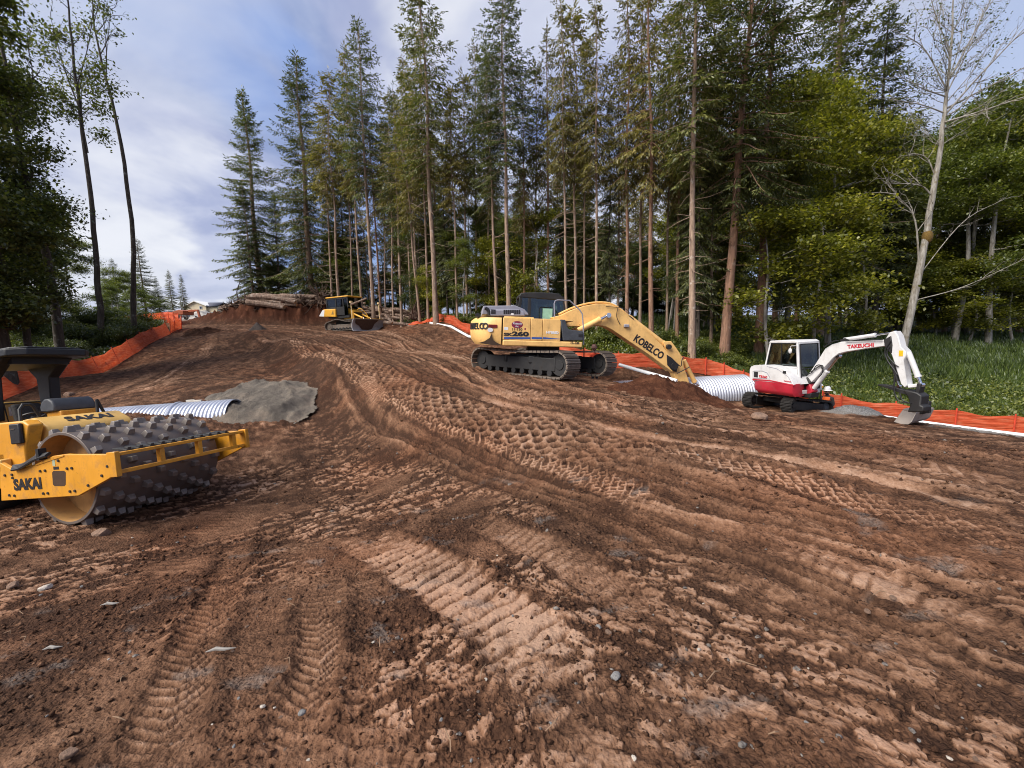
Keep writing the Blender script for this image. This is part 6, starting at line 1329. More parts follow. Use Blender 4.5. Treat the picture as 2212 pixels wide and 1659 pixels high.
# ---- small far excavator by the house --------------------------------------------------------
def far_excavator():
    K = lambda x, y: (371.6 + x * .112, 619.4 + y * .112); d = 74; c = pt(*K(330, 640), d); fr = Frame((c[0], c[1], Z(c[0], c[1])), 1, -.05); L = lambda q, y=0: fr.L(K(*q), y)
    t = thing('excavator', 'rusty orange excavator far off beside the cream house, only its arm and bucket standing clear', 'excavator', fr.M())
    OR = paint('paint_rust_orange', (.34, .075, .022), .5, .4, .4)
    mb = MB(); mb.prism([L(q) for q in [(300, 470), (350, 445), (500, 440), (510, 470), (345, 490)]], -.2, .2); mb.build('boom', OR, t, .02)
    mb = MB(); mb.prism([L(q) for q in [(480, 440), (512, 440), (555, 600), (525, 605)]], -.16, .16); mb.build('stick', OR, t, .02)
    mb = MB(); mb.prism([L(q) for q in [(460, 612), (480, 680), (620, 660), (622, 600), (530, 598)]], -.5, .5); mb.build('bucket', OR, t, .03)
    x, z = L((300, 470)); mb = MB(); mb.prism([(x - 2.2, .9), (x + .1, .9), (x + .2, z), (x - .6, z + .2), (x - 2.2, z - .2)], -1.2, 1.2); mb.build('house', OR, t, .05)
    for s in (-1, 1): make_track(Matrix.Translation((x - 1.0, 0, 0)), s * 1.0, .5, track_path(2.6, .4), .3, .05, (.0,), .03, 'track', STEEL, t)
far_excavator()
# ---------------------------------------------------------------- orange debris fences
def orange_f(nt, N, L, B):
    out = N['Material Output']; c = rmp(N, L, nz(N, L, 3, 6, .6, stretch=(1, 1, 5)), [(.3, (.70, .085, .028)), (.5, (.86, .15, .055)), (.75, (.92, .30, .16))])
    t = N.new('ShaderNodeBsdfTranslucent'); L.new(c, t.inputs[0]); L.new(c, B.inputs['Base Color']); B.inputs['Roughness'].default_value = .55
    m = N.new('ShaderNodeMixShader'); m.inputs[0].default_value = .5; bump(N, L, B, nz(N, L, 2.2, 5, .6, stretch=(.5, .5, 9)), .8, .06); L.new(B.outputs[0], m.inputs[1]); L.new(t.outputs[0], m.inputs[2]); L.new(m.outputs[0], out.inputs[0])
    tc = N.new('ShaderNodeTexCoord')
ORG = mat('orange_fabric', orange_f)
POST = plain('orange_post', (.50, .05, .02), .6, 0, .2); WOOD = plain('lath_wood', (.40, .28, .17), .8, 0, .25)
def fence(label, P, h, posts, lean=(0, 0, 0), sag=.12, seed=1, fold=.05, post_m=None, group=None):
    """P: points on the ground (world); posts: fractions along; the fabric hangs in folds between them"""
    rng = np.random.RandomState(seed); P = smooth_line(P, 60); S = np.concatenate([[0], np.cumsum(np.hypot(*np.diff(P[:, :2], axis=0).T))]); Lt = S[-1]
    o = Vector(P[30]); t = thing('debris_fence', label, 'fence', Matrix.Translation(o), group); n = max(80, int(Lt / .09)); m = 9; lean = np.array(lean)
    ss = np.linspace(0, Lt, n); B = np.stack([np.interp(ss, S, P[:, k]) for k in range(3)], 1); d = np.gradient(B, axis=0); d /= np.linalg.norm(d, axis=1)[:, None]; nr = np.stack([d[:, 1], -d[:, 0], 0 * d[:, 0]], 1)
    ps = np.array(posts) * Lt; near = np.min(np.abs(ss[:, None] - ps[None]), 1); gap = Lt / max(1, len(posts) - 1); sg = sag * np.clip(near / (gap * .5), 0, 1) ** 1.3 * (.6 + .8 * rng.rand()) 
    V = []
    for j in range(m):
        f = j / (m - 1); hh = (h - sg + .03 * fbm(ss * .9 + seed, ss * 0 + 3, 2)) * f + .02
        w_ = fold * (perlin(ss * .35 + seed * 3, np.full(n, f * 5.5 + seed)) * 1.6 + .4 * perlin(ss * 1.7, np.full(n, f * 9.0))) * np.clip(near * 2.5, .15, 1)
        V.append(B + np.array([0, 0, 1.0]) * hh[:, None] + lean * (f * h) + nr * w_[:, None])
    V = np.stack(V).reshape(-1, 3) - np.array(o); i = np.arange((m - 1) * n).reshape(m - 1, n)[:, :-1]; Q = np.stack([i, i + 1, i + n + 1, i + n], -1).reshape(-1, 4)
    link(bpy.data.objects.new('fabric', np_mesh('fabric', V, Q, None, [ORG], True)), t)
    for p in ps:
        b = np.array([np.interp(p, S, P[:, k]) for k in range(3)]) - np.array(o); mb = MB(); tp = b + np.array([0, 0, h + .10]) + lean * h; q = (b - np.array([0, 0, .2]) - lean * .2); k = int(np.argmin(np.abs(ss - p))); off = -nr[k] * .035 * (1 if (nr[k] @ -b) < 0 else -1)
        mb.cyl(tuple(q + off), tuple(tp + off), .026, n=6); mb.build('post', post_m or POST, t)
    return t
def G(*q): p = pt(*q); return np.array([p[0], p[1], Z(p[0], p[1])])
def fences():
    fr = lambda a, xs: [(x - a[0]) / (a[1] - a[0]) for x in xs]
    Pl = [G(-260, 960, 15.5), G(-60, 890, 18), G(40, 855, 19.8), G(120, 818, 22.2), G(210, 808, 25), G(270, 778, 28.5), G(325, 740, 33), G(368, 716, 38)]
    fence('long sagging orange debris fence climbing the left embankment on slanted stakes', Pl, 1.02, [.0, .1, .26, .33, .42, .53, .63, .73, .84, 1.0], (-.42, .05, 0), .10, 2, .06, POST)
    fence('crumpled orange fence strip at the crest of the left embankment', [G(366, 712, 38.4), G(376, 702, 40), G(386, 706, 41), G(392, 708, 41.5)], 1.3, [0, .5, .98], (.1, 0, 0), .5, 5, .2)
    fence('short bright orange fence beside the forked bare tree beyond the embankment crest', [G(258, 690, 46), G(290, 688, 48), G(330, 690, 50), G(362, 694, 51), G(388, 700, 46)], 1.3, [0, .25, .5, .75, 1], (0, 0, 0), .1, 7, .1)
    fence('low orange fence passing behind the yellow excavator counterweight', [G(945, 706, 31), G(975, 715, 29.5), G(1010, 724, 27.5), G(1070, 735, 25), G(1180, 748, 22.5), G(1260, 760, 20.8)], .66, [0, .18, .36, .54, .7, .85, 1], (0, 0, 0), .14, 9, .08)
    fence('orange fence behind the culvert pipe, between the yellow excavator tracks and the white excavator', [G(1262, 762, 20.8), G(1330, 785, 20), G(1390, 797, 19.6), G(1450, 805, 19.4), G(1500, 806, 19.5), G(1545, 808, 19.4), G(1600, 830, 18.8), G(1660, 850, 18.4), G(1745, 872, 18)], .72, [0, .17, .30, .45, .58, .66, .74, .87, 1], (.05, 0, 0), .10, 11, .06)
    fence('orange fence running out to the right edge below the meadow', [G(1775, 880, 17.6), G(1860, 893, 17.0), G(1960, 908, 16.3), G(2080, 922, 15.6), G(2212, 940, 14.9), G(2400, 965, 13.8)], .64, [.0, .08, .30, .52, .72, .86, 1], (.03, 0, 0), .09, 13, .05)
    # crumpled netting on the spoil
    rng = np.random.RandomState(3); c = G(918, 704, 32); n = 26; U, V_ = np.meshgrid(np.linspace(-1, 1, n), np.linspace(-1, 1, n)); x = c[0] + U * 1.1 + .25 * fbm(U * 2, V_ * 2, 3); y = c[1] + V_ * .8; z = ztop(x, y) + .10 + .55 * np.abs(fbm(U * 2.2 + 4, V_ * 2.2, 4)) * (1.2 - np.hypot(U, V_) * .6)
    i = np.arange((n - 1) * n).reshape(n - 1, n)[:, :-1]; me = np_mesh('debris_netting', np.stack([x.ravel(), y.ravel(), z.ravel()], 1), np.stack([i, i + 1, i + n + 1, i + n], -1).reshape(-1, 4), None, [ORG], False)
    tag_new('debris_netting', me, 'crumpled heap of orange netting left by the trunk of the tallest fir', 'netting')
fences()

# ---------------------------------------------------------------- corrugated culverts and pipes
def galv_f(nt, N, L, B):
    c = rmp(N, L, nz(N, L, 2.2, 6, .6), [(.3, (.40, .42, .48)), (.5, (.50, .53, .60)), (.75, (.58, .60, .66))]); L.new(c, B.inputs['Base Color']); B.inputs['Metallic'].default_value = .55; B.inputs['Roughness'].default_value = .42
GALV = mat('galvanised_steel', galv_f); PVC = plain('white_pvc', (.78, .79, .80), .35, 0, .06)
def culvert(label, a, b, r, pitch=.16, amp=.030, twist=.35, band=None):
    a = Vector(a); b = Vector(b); d = (b - a); Ln = d.length; d.normalize(); u = Vector((0, 0, 1)).cross(d).normalized(); w_ = d.cross(u); n = 40; m = int(Ln / (pitch / 8)); o = a + d * Ln / 2
    t = thing('culvert_pipe', label, 'pipe', Matrix.Translation(o)); S, A = np.meshgrid(np.linspace(0, Ln, m), np.linspace(0, 2 * np.pi, n, endpoint=False), indexing='ij')
    rr = r + amp * np.sin(2 * np.pi * (S / pitch + A / (2 * np.pi))); V = np.array(a - o)[None, None] + S[..., None] * np.array(d) + (rr * np.cos(A))[..., None] * np.array(u) + (rr * np.sin(A))[..., None] * np.array(w_)
    i = np.arange((m - 1) * n).reshape(m - 1, n); j = np.roll(i, -1, 1); Q = np.stack([i, i + n, j + n, j], -1).reshape(-1, 4); sh = link(bpy.data.objects.new('shell', np_mesh('shell', V.reshape(-1, 3), Q, None, [GALV], True)), t); s = sh.modifiers.new('wall', 'SOLIDIFY'); s.thickness = .02
    if band:
        mb = MB(); P = [tuple((a - o) + d * band)] * 0; ring = []
        for k in range(41): q = 2 * math.pi * k / 40; ring.append((a - o) + d * band + (u * math.cos(q) + w_ * math.sin(q)) * (r + amp + .012))
        mb.tube([tuple(p) for p in ring], .04, 6); mb.build('coupling_band', GALV, t)
    return t
def pipes():
    a = pt(1310, 817, 17.5); b = pt(1606, 807, 18.4); r = .80
    culvert('big galvanised corrugated culvert pipe lying behind the dark soil mound', (a[0] - .3, a[1] - .2, b[2] - r - .02), (b[0], b[1] - .1, b[2] - r - .06), r, .125, .022)
    a = pt(120, 893, 12.2); b = pt(435, 866, 12.4); r = .58
    culvert('galvanised corrugated culvert pipe behind the roller, running into the gravel pile', (a[0], a[1], a[2] - r + .03), (b[0] + .95, b[1] + .1, b[2] - r - .03), r, .11, .016, band=3.5)
    p, q = pt(1338, 788, 18.4), pt(1462, 823, 16.4); mb = MB(); c = (p + q) / 2; mb.cyl(tuple(p - c), tuple(q - c), .075, n=12); o = mb.build('plastic_pipe', PVC); o.location = c; tag(o, 'long white plastic pipe sloping down to the big culvert behind the yellow excavator', 'pipe')
    P = [G(1880, 905, 16.0), G(1990, 922, 15.2), G(2100, 934, 14.6), G(2230, 950, 13.9), G(2330, 962, 13.4)]; P = [p + np.array([0, 0, .06]) for p in smooth_line(P, 12)]; c = P[6]; mb = MB(); mb.tube([tuple(p - c) for p in P], .07, 10); o = mb.build('plastic_pipe', PVC); o.location = c; tag(o, 'white plastic pipe on the ground along the foot of the right orange fence', 'pipe')
    P = [G(930, 706, 30.5), G(975, 718, 28.6), G(1012, 729, 26.5), G(1060, 742, 24)]; P = [p + np.array([0, 0, .06]) for p in P]; c = P[1]; mb = MB(); mb.tube([tuple(p - c) for p in P], .08, 10); o = mb.build('plastic_pipe', PVC); o.location = c; tag(o, 'white plastic pipe lying below the fence left of the yellow excavator counterweight', 'pipe')
    p, q = pt(1914, 938, 15.6), pt(1941, 909, 15.6); p[2] = Z(p[0], p[1]) - .1; c = (p + q) / 2; mb = MB(); mb.obox((0, 0, 0), float(np.linalg.norm(q - p)), .09, .025, tuple(q - p), (0, 1, 0)); o = mb.build('survey_stake', plain('white_stake', (.75, .75, .73), .6)); o.location = c; tag(o, 'white wooden stake leaning in front of the right orange fence', 'stake')
    for i, (px, py) in enumerate([(392, 839), (408, 838)]):
        p = pt(px, py + 27, 12.6); mb = MB(); mb.obox((0, 0, 0), .22, .08, .07, (1, .2, 0)); o = mb.build('wood_block', plain('pale_wood', (.62, .58, .50), .7), None, .006); o.location = (p[0], p[1] + .35, Z(p[0], p[1] + .35) + .05); tag(o, ['pale wood block on the soil behind the left culvert, left one', 'pale wood block on the soil behind the left culvert, right one'][i], 'wood block')
pipes()

# ---------------------------------------------------------------- piles of gravel and dug soil
def heap(name, label, cat, poly, h, m, attrs, flat=.35, res=.06, seed=1, rough=.06, kind=None):
    """a heap whose foot follows a ground outline; poly in world xy"""
    P = np.array(poly)[:, :2]; c = P.mean(0); x0, y0 = P.min(0) - .2; x1, y1 = P.max(0) + .2; nx = int((x1 - x0) / res); ny = int((y1 - y0) / res); X, Y = np.meshgrid(np.linspace(x0, x1, nx), np.linspace(y0, y1, ny))
    ang = np.arctan2(P[:, 1] - c[1], P[:, 0] - c[0]); o = np.argsort(ang); ra = np.hypot(*(P - c).T)[o]; an = ang[o]; an = np.concatenate([an - 2 * np.pi, an, an + 2 * np.pi]); ra = np.tile(ra, 3)
    a = np.arctan2(Y - c[1], X - c[0]); q = np.hypot(X - c[0], Y - c[1]) / np.interp(a, an, ra) + .17 * fbm(X * 1.0 + seed, Y * 1.0, 5, .6)
    pl_ = np.clip((1.0 - q) / (1.0 - flat), 0, 1); prof = pl_ - .12 * pl_ * pl_ * (pl_ > .999); z = zbase(X, Y) - .12 + h(X, Y) * prof + rough * prof ** .5 * (fbm(X * 1.4 + seed * 5, Y * 1.4, 4) + .55 * np.abs(fbm(X * 5, Y * 5, 4, .65)) + .12 * fbm(X * 18, Y * 18, 2)); V = np.stack([X.ravel(), Y.ravel(), z.ravel()], 1); i = np.arange((ny - 1) * nx).reshape(ny - 1, nx)[:, :-1]; Q = np.stack([i, i + 1, i + nx + 1, i + nx], -1).reshape(-1, 4)
    keep = (q.ravel()[Q] < 1.06).any(1); Q = Q[keep]; used = np.unique(Q); mp = np.full(len(V), -1); mp[used] = np.arange(len(used)); V = V[used]; Q = mp[Q]; me = np_mesh(name, V, Q, None, [m], True)
    for k, v in attrs.items(): fattr(me, k, np.full(len(V), v) + (.0 if k != 'dry' else .25 * fbm(V[:, 0] * 3, V[:, 1] * 3, 3)))
    ob = link(bpy.data.objects.new(name, me)); tag(ob, label, cat, kind=kind); return ob
def gravel_f(nt, N, L, B):
    c = rmp(N, L, nz(N, L, 1.3, 6, .65), [(.3, (.066, .055, .045)), (.5, (.112, .095, .078)), (.75, (.22, .175, .135))]); g = rmp(N, L, nz(N, L, 55, 4, .7), [(.3, (.7, .7, .7)), (.7, (1.25, 1.24, 1.2))]); c = mixc(N, L, 1.0, c, g, 'MULTIPLY'); L.new(c, B.inputs['Base Color']); B.inputs['Roughness'].default_value = .95; bump(N, L, B, mth(N, L, 'ADD', nz(N, L, 30, 6, .7), nz(N, L, 6, 5, .6)), .9, .04)
def heaps():
    zc = lambda p, q: lambda X, Y: np.interp(X, [p[0], q[0]], [p[1], q[1]])
    P = [G(412, 905, 11.8), G(470, 906, 11.6), G(560, 890, 11.9), G(625, 882, 12.2), G(668, 864, 12.8), G(672, 850, 13.8), G(630, 834, 15), G(560, 830, 15), G(470, 846, 14), G(420, 868, 12.8)]
    heap('gravel_pile', 'flat-topped grey-green gravel pile between the left culvert and the road edge', 'gravel pile', P, lambda X, Y: .36 + 0 * X, mat('gravel', gravel_f), {}, .58, .05, 2, .12)
    P = [G(1290, 836, 13.6), G(1350, 862, 12.0), G(1460, 880, 11.6), G(1560, 893, 11.6), G(1620, 886, 12.6), G(1600, 860, 14.2), G(1540, 845, 15.2), G(1470, 838, 15.6), G(1390, 826, 15.4), G(1310, 824, 14.8)]
    heap('soil_mound', 'mound of dark red freshly dug soil under the yellow excavator stick', 'soil mound', P, lambda X, Y: .64 + 0 * X, SOIL, {'dry': .2, 'veg': 0, 'grey': 0, 'red': .8}, .10, .045, 4, .22)
    P = [G(1770, 892, 14.8), G(1810, 905, 13.8), G(1880, 910, 13.6), G(1925, 906, 14.2), G(1900, 895, 15.2), G(1830, 880, 15.6)]
    heap('gravel_pile', 'low heap of crushed grey stone just right of the white excavator tracks', 'gravel pile', P, lambda X, Y: .34 + 0 * X, mat('crushed_stone', lambda nt, N, L, B: (L.new(rmp(N, L, nz(N, L, 26, 5, .75), [(.3, (.05, .05, .05)), (.5, (.19, .185, .18)), (.7, (.42, .41, .40))]), B.inputs['Base Color']), bump(N, L, B, nz(N, L, 22, 5, .75), 1.0, .08))), {}, .2, .05, 6, .09)
    P = [G(392, 690, 92), G(425, 690, 88), G(455, 690, 90), G(470, 690, 98), G(440, 690, 104), G(400, 690, 104)]
    heap('gravel_pile', 'pale gravel stockpile in front of the distant cream house', 'gravel pile', P, lambda X, Y: 1.7 + .5 * np.sin(X * .8), plain('pale_gravel', (.34, .32, .29), .9, 0, .3, 1.5), {}, .2, .3, 8, .2)
    P = [G(536, 715, 36), G(546, 716, 35.4), G(566, 716, 35.4), G(578, 714, 36), G(568, 712, 36.8), G(546, 711, 36.8)]
    heap('soil_mound', 'small dark pointed lump of soil on the road left of the bulldozer', 'soil mound', P, lambda X, Y: .72 + 0 * X, plain('dark_clay', (.045, .032, .026), .9, 0, .3, 4, .6), {}, .0, .05, 9, .06)
    P = [G(400, 722, 36.5), G(420, 730, 35), G(445, 735, 34), G(455, 728, 35), G(430, 716, 38), G(405, 714, 39)]
    heap('soil_mound', 'ridge of dark crumbly soil at the top of the left slope', 'soil mound', P, lambda X, Y: .45 + 0 * X, SOIL, {'dry': .05, 'veg': 0, 'grey': 0, 'red': .3}, .1, .08, 10, .3)
heaps()

# ---------------------------------------------------------------- logs, stumps and slash
LOGB = bark('log_bark', (.055, .033, .023), (.30, .20, .145), (.52, .45, .38), .6); LOGE = plain('log_end', (.42, .26, .14), .8, 0, .25); ROOT = bark('root_bark', (.035, .020, .014), (.13, .078, .05), (.2, .15, .11), .2)
def log_thing(p, q, r, label, group=None, bend=.12, seed=0, name='log'):
    rng = random.Random(seed); p, q = np.array(p), np.array(q); c = (p + q) / 2; mb = MB(); n = 7; P = []
    for i in range(n): f = i / (n - 1); P.append((p - c) * (1 - f) + (q - c) * f + np.array([0, rng.uniform(-.3, .3), 1]) * bend * math.sin(f * math.pi))
    mb.tube([tuple(x) for x in P], [r * (1.05 - .25 * i / (n - 1)) for i in range(n)], 10); k = len(mb.f); mb.m[-1] = 1; mb.m[-2] = 1
    o = mb.build(name, [LOGB, LOGE]); o.location = c; tag(o, label, 'log', group); return o
def stump(px, py, d, R, label, seed, n=46, up=0.0):
    rng = np.random.RandomState(seed); c = pt(px, py, d); t = thing('root_wad', label, 'tree stump', Matrix.Translation(Vector(c))); mb = MB(); v = []; 
    mb.ball((0, 0, 0), R * .42, 10, 8, (1, .6, 1)); S = []
    for _ in range(n):
        u = rng.randn(3); u[1] *= .6; u[2] += up; u /= np.linalg.norm(u); p = u * R * .3; r = R * rng.uniform(.03, .08)
        for k in range(3):
            q = p + (u + rng.randn(3) * .35) * R * rng.uniform(.16, .34); S.append((p, q, r, r * .62)); p = q; r *= .62
    V, Q = tubes_np(S, 4); bv, bq = np.array(mb.v), np.array([f if len(f) == 4 else list(f) + [f[-1]] for f in mb.f]); V, Q, M = join_np([(bv, bq, 0), (V, Q, 0)]); link(bpy.data.objects.new('roots', np_mesh('roots', V, Q, None, [ROOT], True)), t); return t
def logs():
    K = lambda x, y: (424.7 + x * .24, 601.7 + y * .24)   # crop of the bulldozer area
    big = [((480, 165), (890, 215), 43.5, .27, 'long pale log on the berm, upper front one sweeping down to the right'), ((455, 215), (790, 262), 43.2, .31, 'thick brown log lowest on the berm, left of the bulldozer'), ((620, 168), (1080, 165), 45.5, .28, 'thick log lying level along the top of the berm pile'),
           ((470, 190), (860, 245), 44.4, .26, 'thin dark log wedged between the two big front logs on the berm'), ((450, 175), (640, 225), 45, .3, 'dark log behind the left ends of the berm logs'), ((830, 200), (1130, 222), 44.5, .25, 'log end poking toward the root wad left of the bulldozer'), ((520, 240), (900, 238), 43.6, .2, 'slim dark log lying flat just above the lowest berm log'), ((600, 190), (1000, 195), 44.8, .22, 'grey log behind the pale sweeping one on the berm'), ((760, 150), (1060, 180), 46, .2, 'slim log resting highest at the back of the berm pile'), ((500, 150), (760, 160), 46.2, .2, 'short log end showing at the top left of the berm pile')]
    for i, (a, b, d, r, lab) in enumerate(big): log_thing(pt(*K(*a), d), pt(*K(*b), d - .4), r, lab, 'big logs on the berm', .18 if i == 0 else .06, i)
    stump(*K(1120, 175), 44.2, 1.55, 'tangled dark root wad right of the berm logs, behind the bulldozer cab', 2, 70); stump(*K(935, 200), 43.8, .9, 'small root wad in the middle of the berm logs', 3, 40, .3); stump(*K(450, 195), 44, .8, 'splintered root end at the left tip of the berm logs', 4, 30); stump(*K(1960, 330), 33.5, 1.0, 'round root ball at the right end of the short log stack', 5, 60, .3); stump(*K(620, 150), 46.5, .7, 'low root clump on top of the berm beneath the leftmost firs', 8, 30)
    rng = random.Random(6)
    for i in range(95):
        u = rng.random(); x = 1380 + u * 510; ylo = 385 - 4 * (1 - u); yhi = 200 + 90 * u ** 1.1; y = yhi + (ylo - yhi) * rng.random() ** .8; Lp = rng.uniform(90, 260); sl = rng.uniform(-.05, .16) + .05; d = 43.8 - 7 * max(0, u - .45) + rng.uniform(-.7, .7)
        a, b = pt(*K(x - Lp / 2, y - sl * Lp / 2), d), pt(*K(x + Lp / 2, y + sl * Lp / 2), d + rng.uniform(-.8, .8)); r = rng.uniform(.08, .16)
        for q in (a, b): q[2] = max(q[2], Z(q[0], q[1]) + r * .6)
        log_thing(a, b, r, 'short cut log in the stack behind the bulldozer blade', 'short logs in the stack', .02, i)
    for i, (a, b, r, lab) in enumerate([((1390, 235), (1530, 178), .09, 'thin pole sticking up at a slant from the log stack behind the bulldozer'), ((1690, 395), (1960, 420), .15, 'log lying on the soil in front of the round root ball'), ((1900, 425), (2120, 445), .13, 'log lying beside the crumpled orange netting'), ((1700, 330), (1760, 400), .12, 'slab of split wood leaning on the right half of the log stack'), ((2090, 440), (2190, 460), .10, 'short log just right of the crumpled orange netting')]):
        p, q = pt(*K(*a), 35.5 - i * .4), pt(*K(*b), 35 - i * .4); log_thing(p, q, r, lab, None, 0, 90 + i)
    for i in range(26):
        x = rng.uniform(190, 470); y = 290 - (x - 190) * .36 + rng.uniform(-12, 24); a = rng.uniform(-1.2, 1.2); Lp = rng.uniform(25, 80); p, q = pt(*K(x, y), 45), pt(*K(x + Lp * math.cos(a), y - abs(Lp * math.sin(a)) * .5), 45 + rng.uniform(-1, 1)); log_thing(p, q, rng.uniform(.03, .09), 'broken branch in the slash heap at the left end of the berm', 'broken branches on the berm', .1, 200 + i, 'branch')
    stump(*K(400, 235), 45, .9, 'dark slash tangle under the bent dead sapling', 21, 80, .2); stump(*K(560, 265), 43.4, .6, 'dark roots sticking out below the lowest berm log', 22, 50, 0); stump(*K(330, 255), 45, .9, 'low tangle of dark slash at the left end of the berm', 11, 70, .2); stump(*K(260, 275), 46, .7, 'smaller slash tangle nearest the distant house', 12, 50, .2)
    # bent dead sapling standing over the slash
    S = [pt(*K(*q), 46) for q in [(382, 215), (362, 130), (375, 70), (405, 15), (440, 40)]]; c = S[0]; mb = MB(); mb.tube([tuple(p - c) for p in smooth_line(S, 14)], list(np.linspace(.07, .02, 14)), 6); o = mb.build('dead_sapling', BARK['dark']); o.location = c; tag(o, 'thin bent dead sapling leaning over the left end of the log pile', 'dead tree')
logs()

# ---------------------------------------------------------------- the distant house and its yard
def house():
    K = lambda x, y: (371.6 + x * .112, 619.4 + y * .112); d = 122; g = pt(*K(240, 560), d); fr = Frame((g[0], g[1], Z(g[0], g[1])), 1, .0); fr.o[2] = pt(*K(240, 590), d)[2]; L = lambda q, y=0: fr.L(K(*q), y)
    t = thing('house', 'distant cream two-storey house with dark roof, framed by the gap in the trees', 'house', fr.M()); CRM = plain('cream_siding', (.66, .56, .38), .8, 0, .06, 1); RF_ = plain('dark_shingle', (.055, .06, .085), .8); TRM = plain('white_trim', (.75, .75, .72), .6, 0, .05)
    a, b, c, e = L((228, 400)), L((445, 292)), L((650, 370)), L((830, 365)); z0 = -2
    mb = MB(); mb.prism([(a[0], z0), (a[0], a[1]), (b[0], b[1]), (c[0], c[1]), (c[0], z0)], 0, 9); w_ = mb.build('wall', CRM, t); mb = MB(); mb.prism([(c[0] - .05, z0), (c[0] - .05, e[1]), (e[0], e[1]), (e[0], z0)], .6, 9); mb.build('wall', CRM, t)
    mb = MB(); th = .25; mb.prism([(a[0] - .5, a[1] - .2), (b[0], b[1] + .1), (c[0] + .4, c[1] - .1), (c[0] + .4, c[1] + th - .1), (b[0], b[1] + th + .1), (a[0] - .5, a[1] + th - .2)], -.5, 9.3); r1 = L((515, 298)); r2 = L((790, 292)); mb.build('roof', TRM, t)
    mb = MB(); mb.add([(c[0] - 3.4, 4.5, r1[1] + .35), (r2[0], 4.5, r2[1] + .25), (e[0] + .5, .1, e[1] - .1), (c[0] - .6, .1, e[1] - .05), (e[0] + .5, 9, e[1] - .1), (c[0] - .6, 9, e[1] - .05)], [(0, 1, 2, 3), (1, 0, 5, 4)]); o = mb.build('roof', RF_, t); s = o.modifiers.new('thick', 'SOLIDIFY'); s.thickness = .2
    for i, (x0, y0, x1, y1, yy) in enumerate([(537, 378, 572, 425, -.02), (745, 495, 792, 530, .58), (252, 405, 262, 425, -.02)]):
        p, q = L((x0, y1), yy), L((x1, y0), yy); mb = MB(); mb.box(p[0] - .12, q[0] + .12, yy - .06, yy, p[1] - .12, q[1] + .12); f = mb.build('window', TRM, t); mb = MB(); mb.box(p[0], q[0], yy - .09, yy - .062, p[1], q[1]); mb.build('pane', plain('pane_dark', (.03, .035, .05), .15), f)
    p, q = L((330, 500), -2), L((630, 470), -2); mb = MB(); mb.prism([(p[0], p[1] + .6), (q[0], q[1]), (q[0], q[1] - .3), (p[0], p[1] + .3)], -2.2, 0); mb.build('porch_roof', RF_, t)
    # dark screened fence and a parked white truck before it
    for i, (x0, y0, x1, y1, lab) in enumerate([(150, 530, 360, 640, 'black screened fence panel left of the rusty orange bucket, below the house'), (385, 520, 510, 600, 'black screened fence panel behind the rusty orange arm, below the house')]):
        p0, p1 = pt(*K(x0, y0), 96), pt(*K(x1, y1 - (20 if i == 0 else 0)), 96); g_ = min(p1[2], p0[2] - 2); tt = thing('screen_fence', lab, 'fence', Matrix.Translation((p0[0], 96, g_))); Wd = p1[0] - p0[0]; Hh = p0[2] - g_; mb = MB(); mb.box(0, Wd, -.02, .02, -1.0, Hh - .1); mb.build('screen', plain('black_mesh', (.015, .017, .022), .8), tt)
        for k in range(4): mb = MB(); mb.cyl((Wd * k / 3, .05, -1.2), (Wd * k / 3, .05, Hh), .05, n=8); mb.build('post', GALV, tt)
        mb = MB(); mb.cyl((0, .05, Hh), (Wd, .05, Hh), .04, n=8); mb.build('rail', GALV, tt)
    p = pt(*K(45, 640), 84); t2 = thing('pickup_truck', 'white pickup truck parked at the far end of the lane beside the black screen', 'truck', Matrix.Translation((p[0], p[1], p[2]))); mb = MB(); mb.prism([(-2.6, .45), (2.6, .45), (2.65, 1.0), (1.5, 1.1), (.9, 1.75), (-.5, 1.75), (-.7, 1.1), (-2.6, 1.1)], -.9, .9); bd = mb.build('body', plain('white_car_paint', (.72, .73, .75), .3, 0, .05), t2, .08); mb = MB(); mb.prism([(1.3, 1.12), (.85, 1.65), (-.42, 1.65), (-.55, 1.12)], -.91, .91); mb.build('window', GLD, t2)
    for x in (-1.6, 1.7):
        for s in (-1, 1): mb = MB(); mb.cyl((x, s * .88 - .1, .38), (x, s * .88 + .1, .38), .38, n=18); mb.build('wheel', RUB, t2)
    for i, (x, y0, y1, d) in enumerate([(185, 262, 470, 110), (215, 310, 470, 112)]):
        p, q = pt(*K(x, y0), d), pt(*K(x, y1), d); mb = MB(); mb.cyl((0, 0, -2), (0, 0, p[2] - q[2]), .12, .08, 8); o = mb.build('pole', BARK['pale']); o.location = q; tag(o, ['pale bare pole left of the cream house, the taller of two', 'pale bare pole left of the cream house, the shorter of two'][i], 'pole')
house()

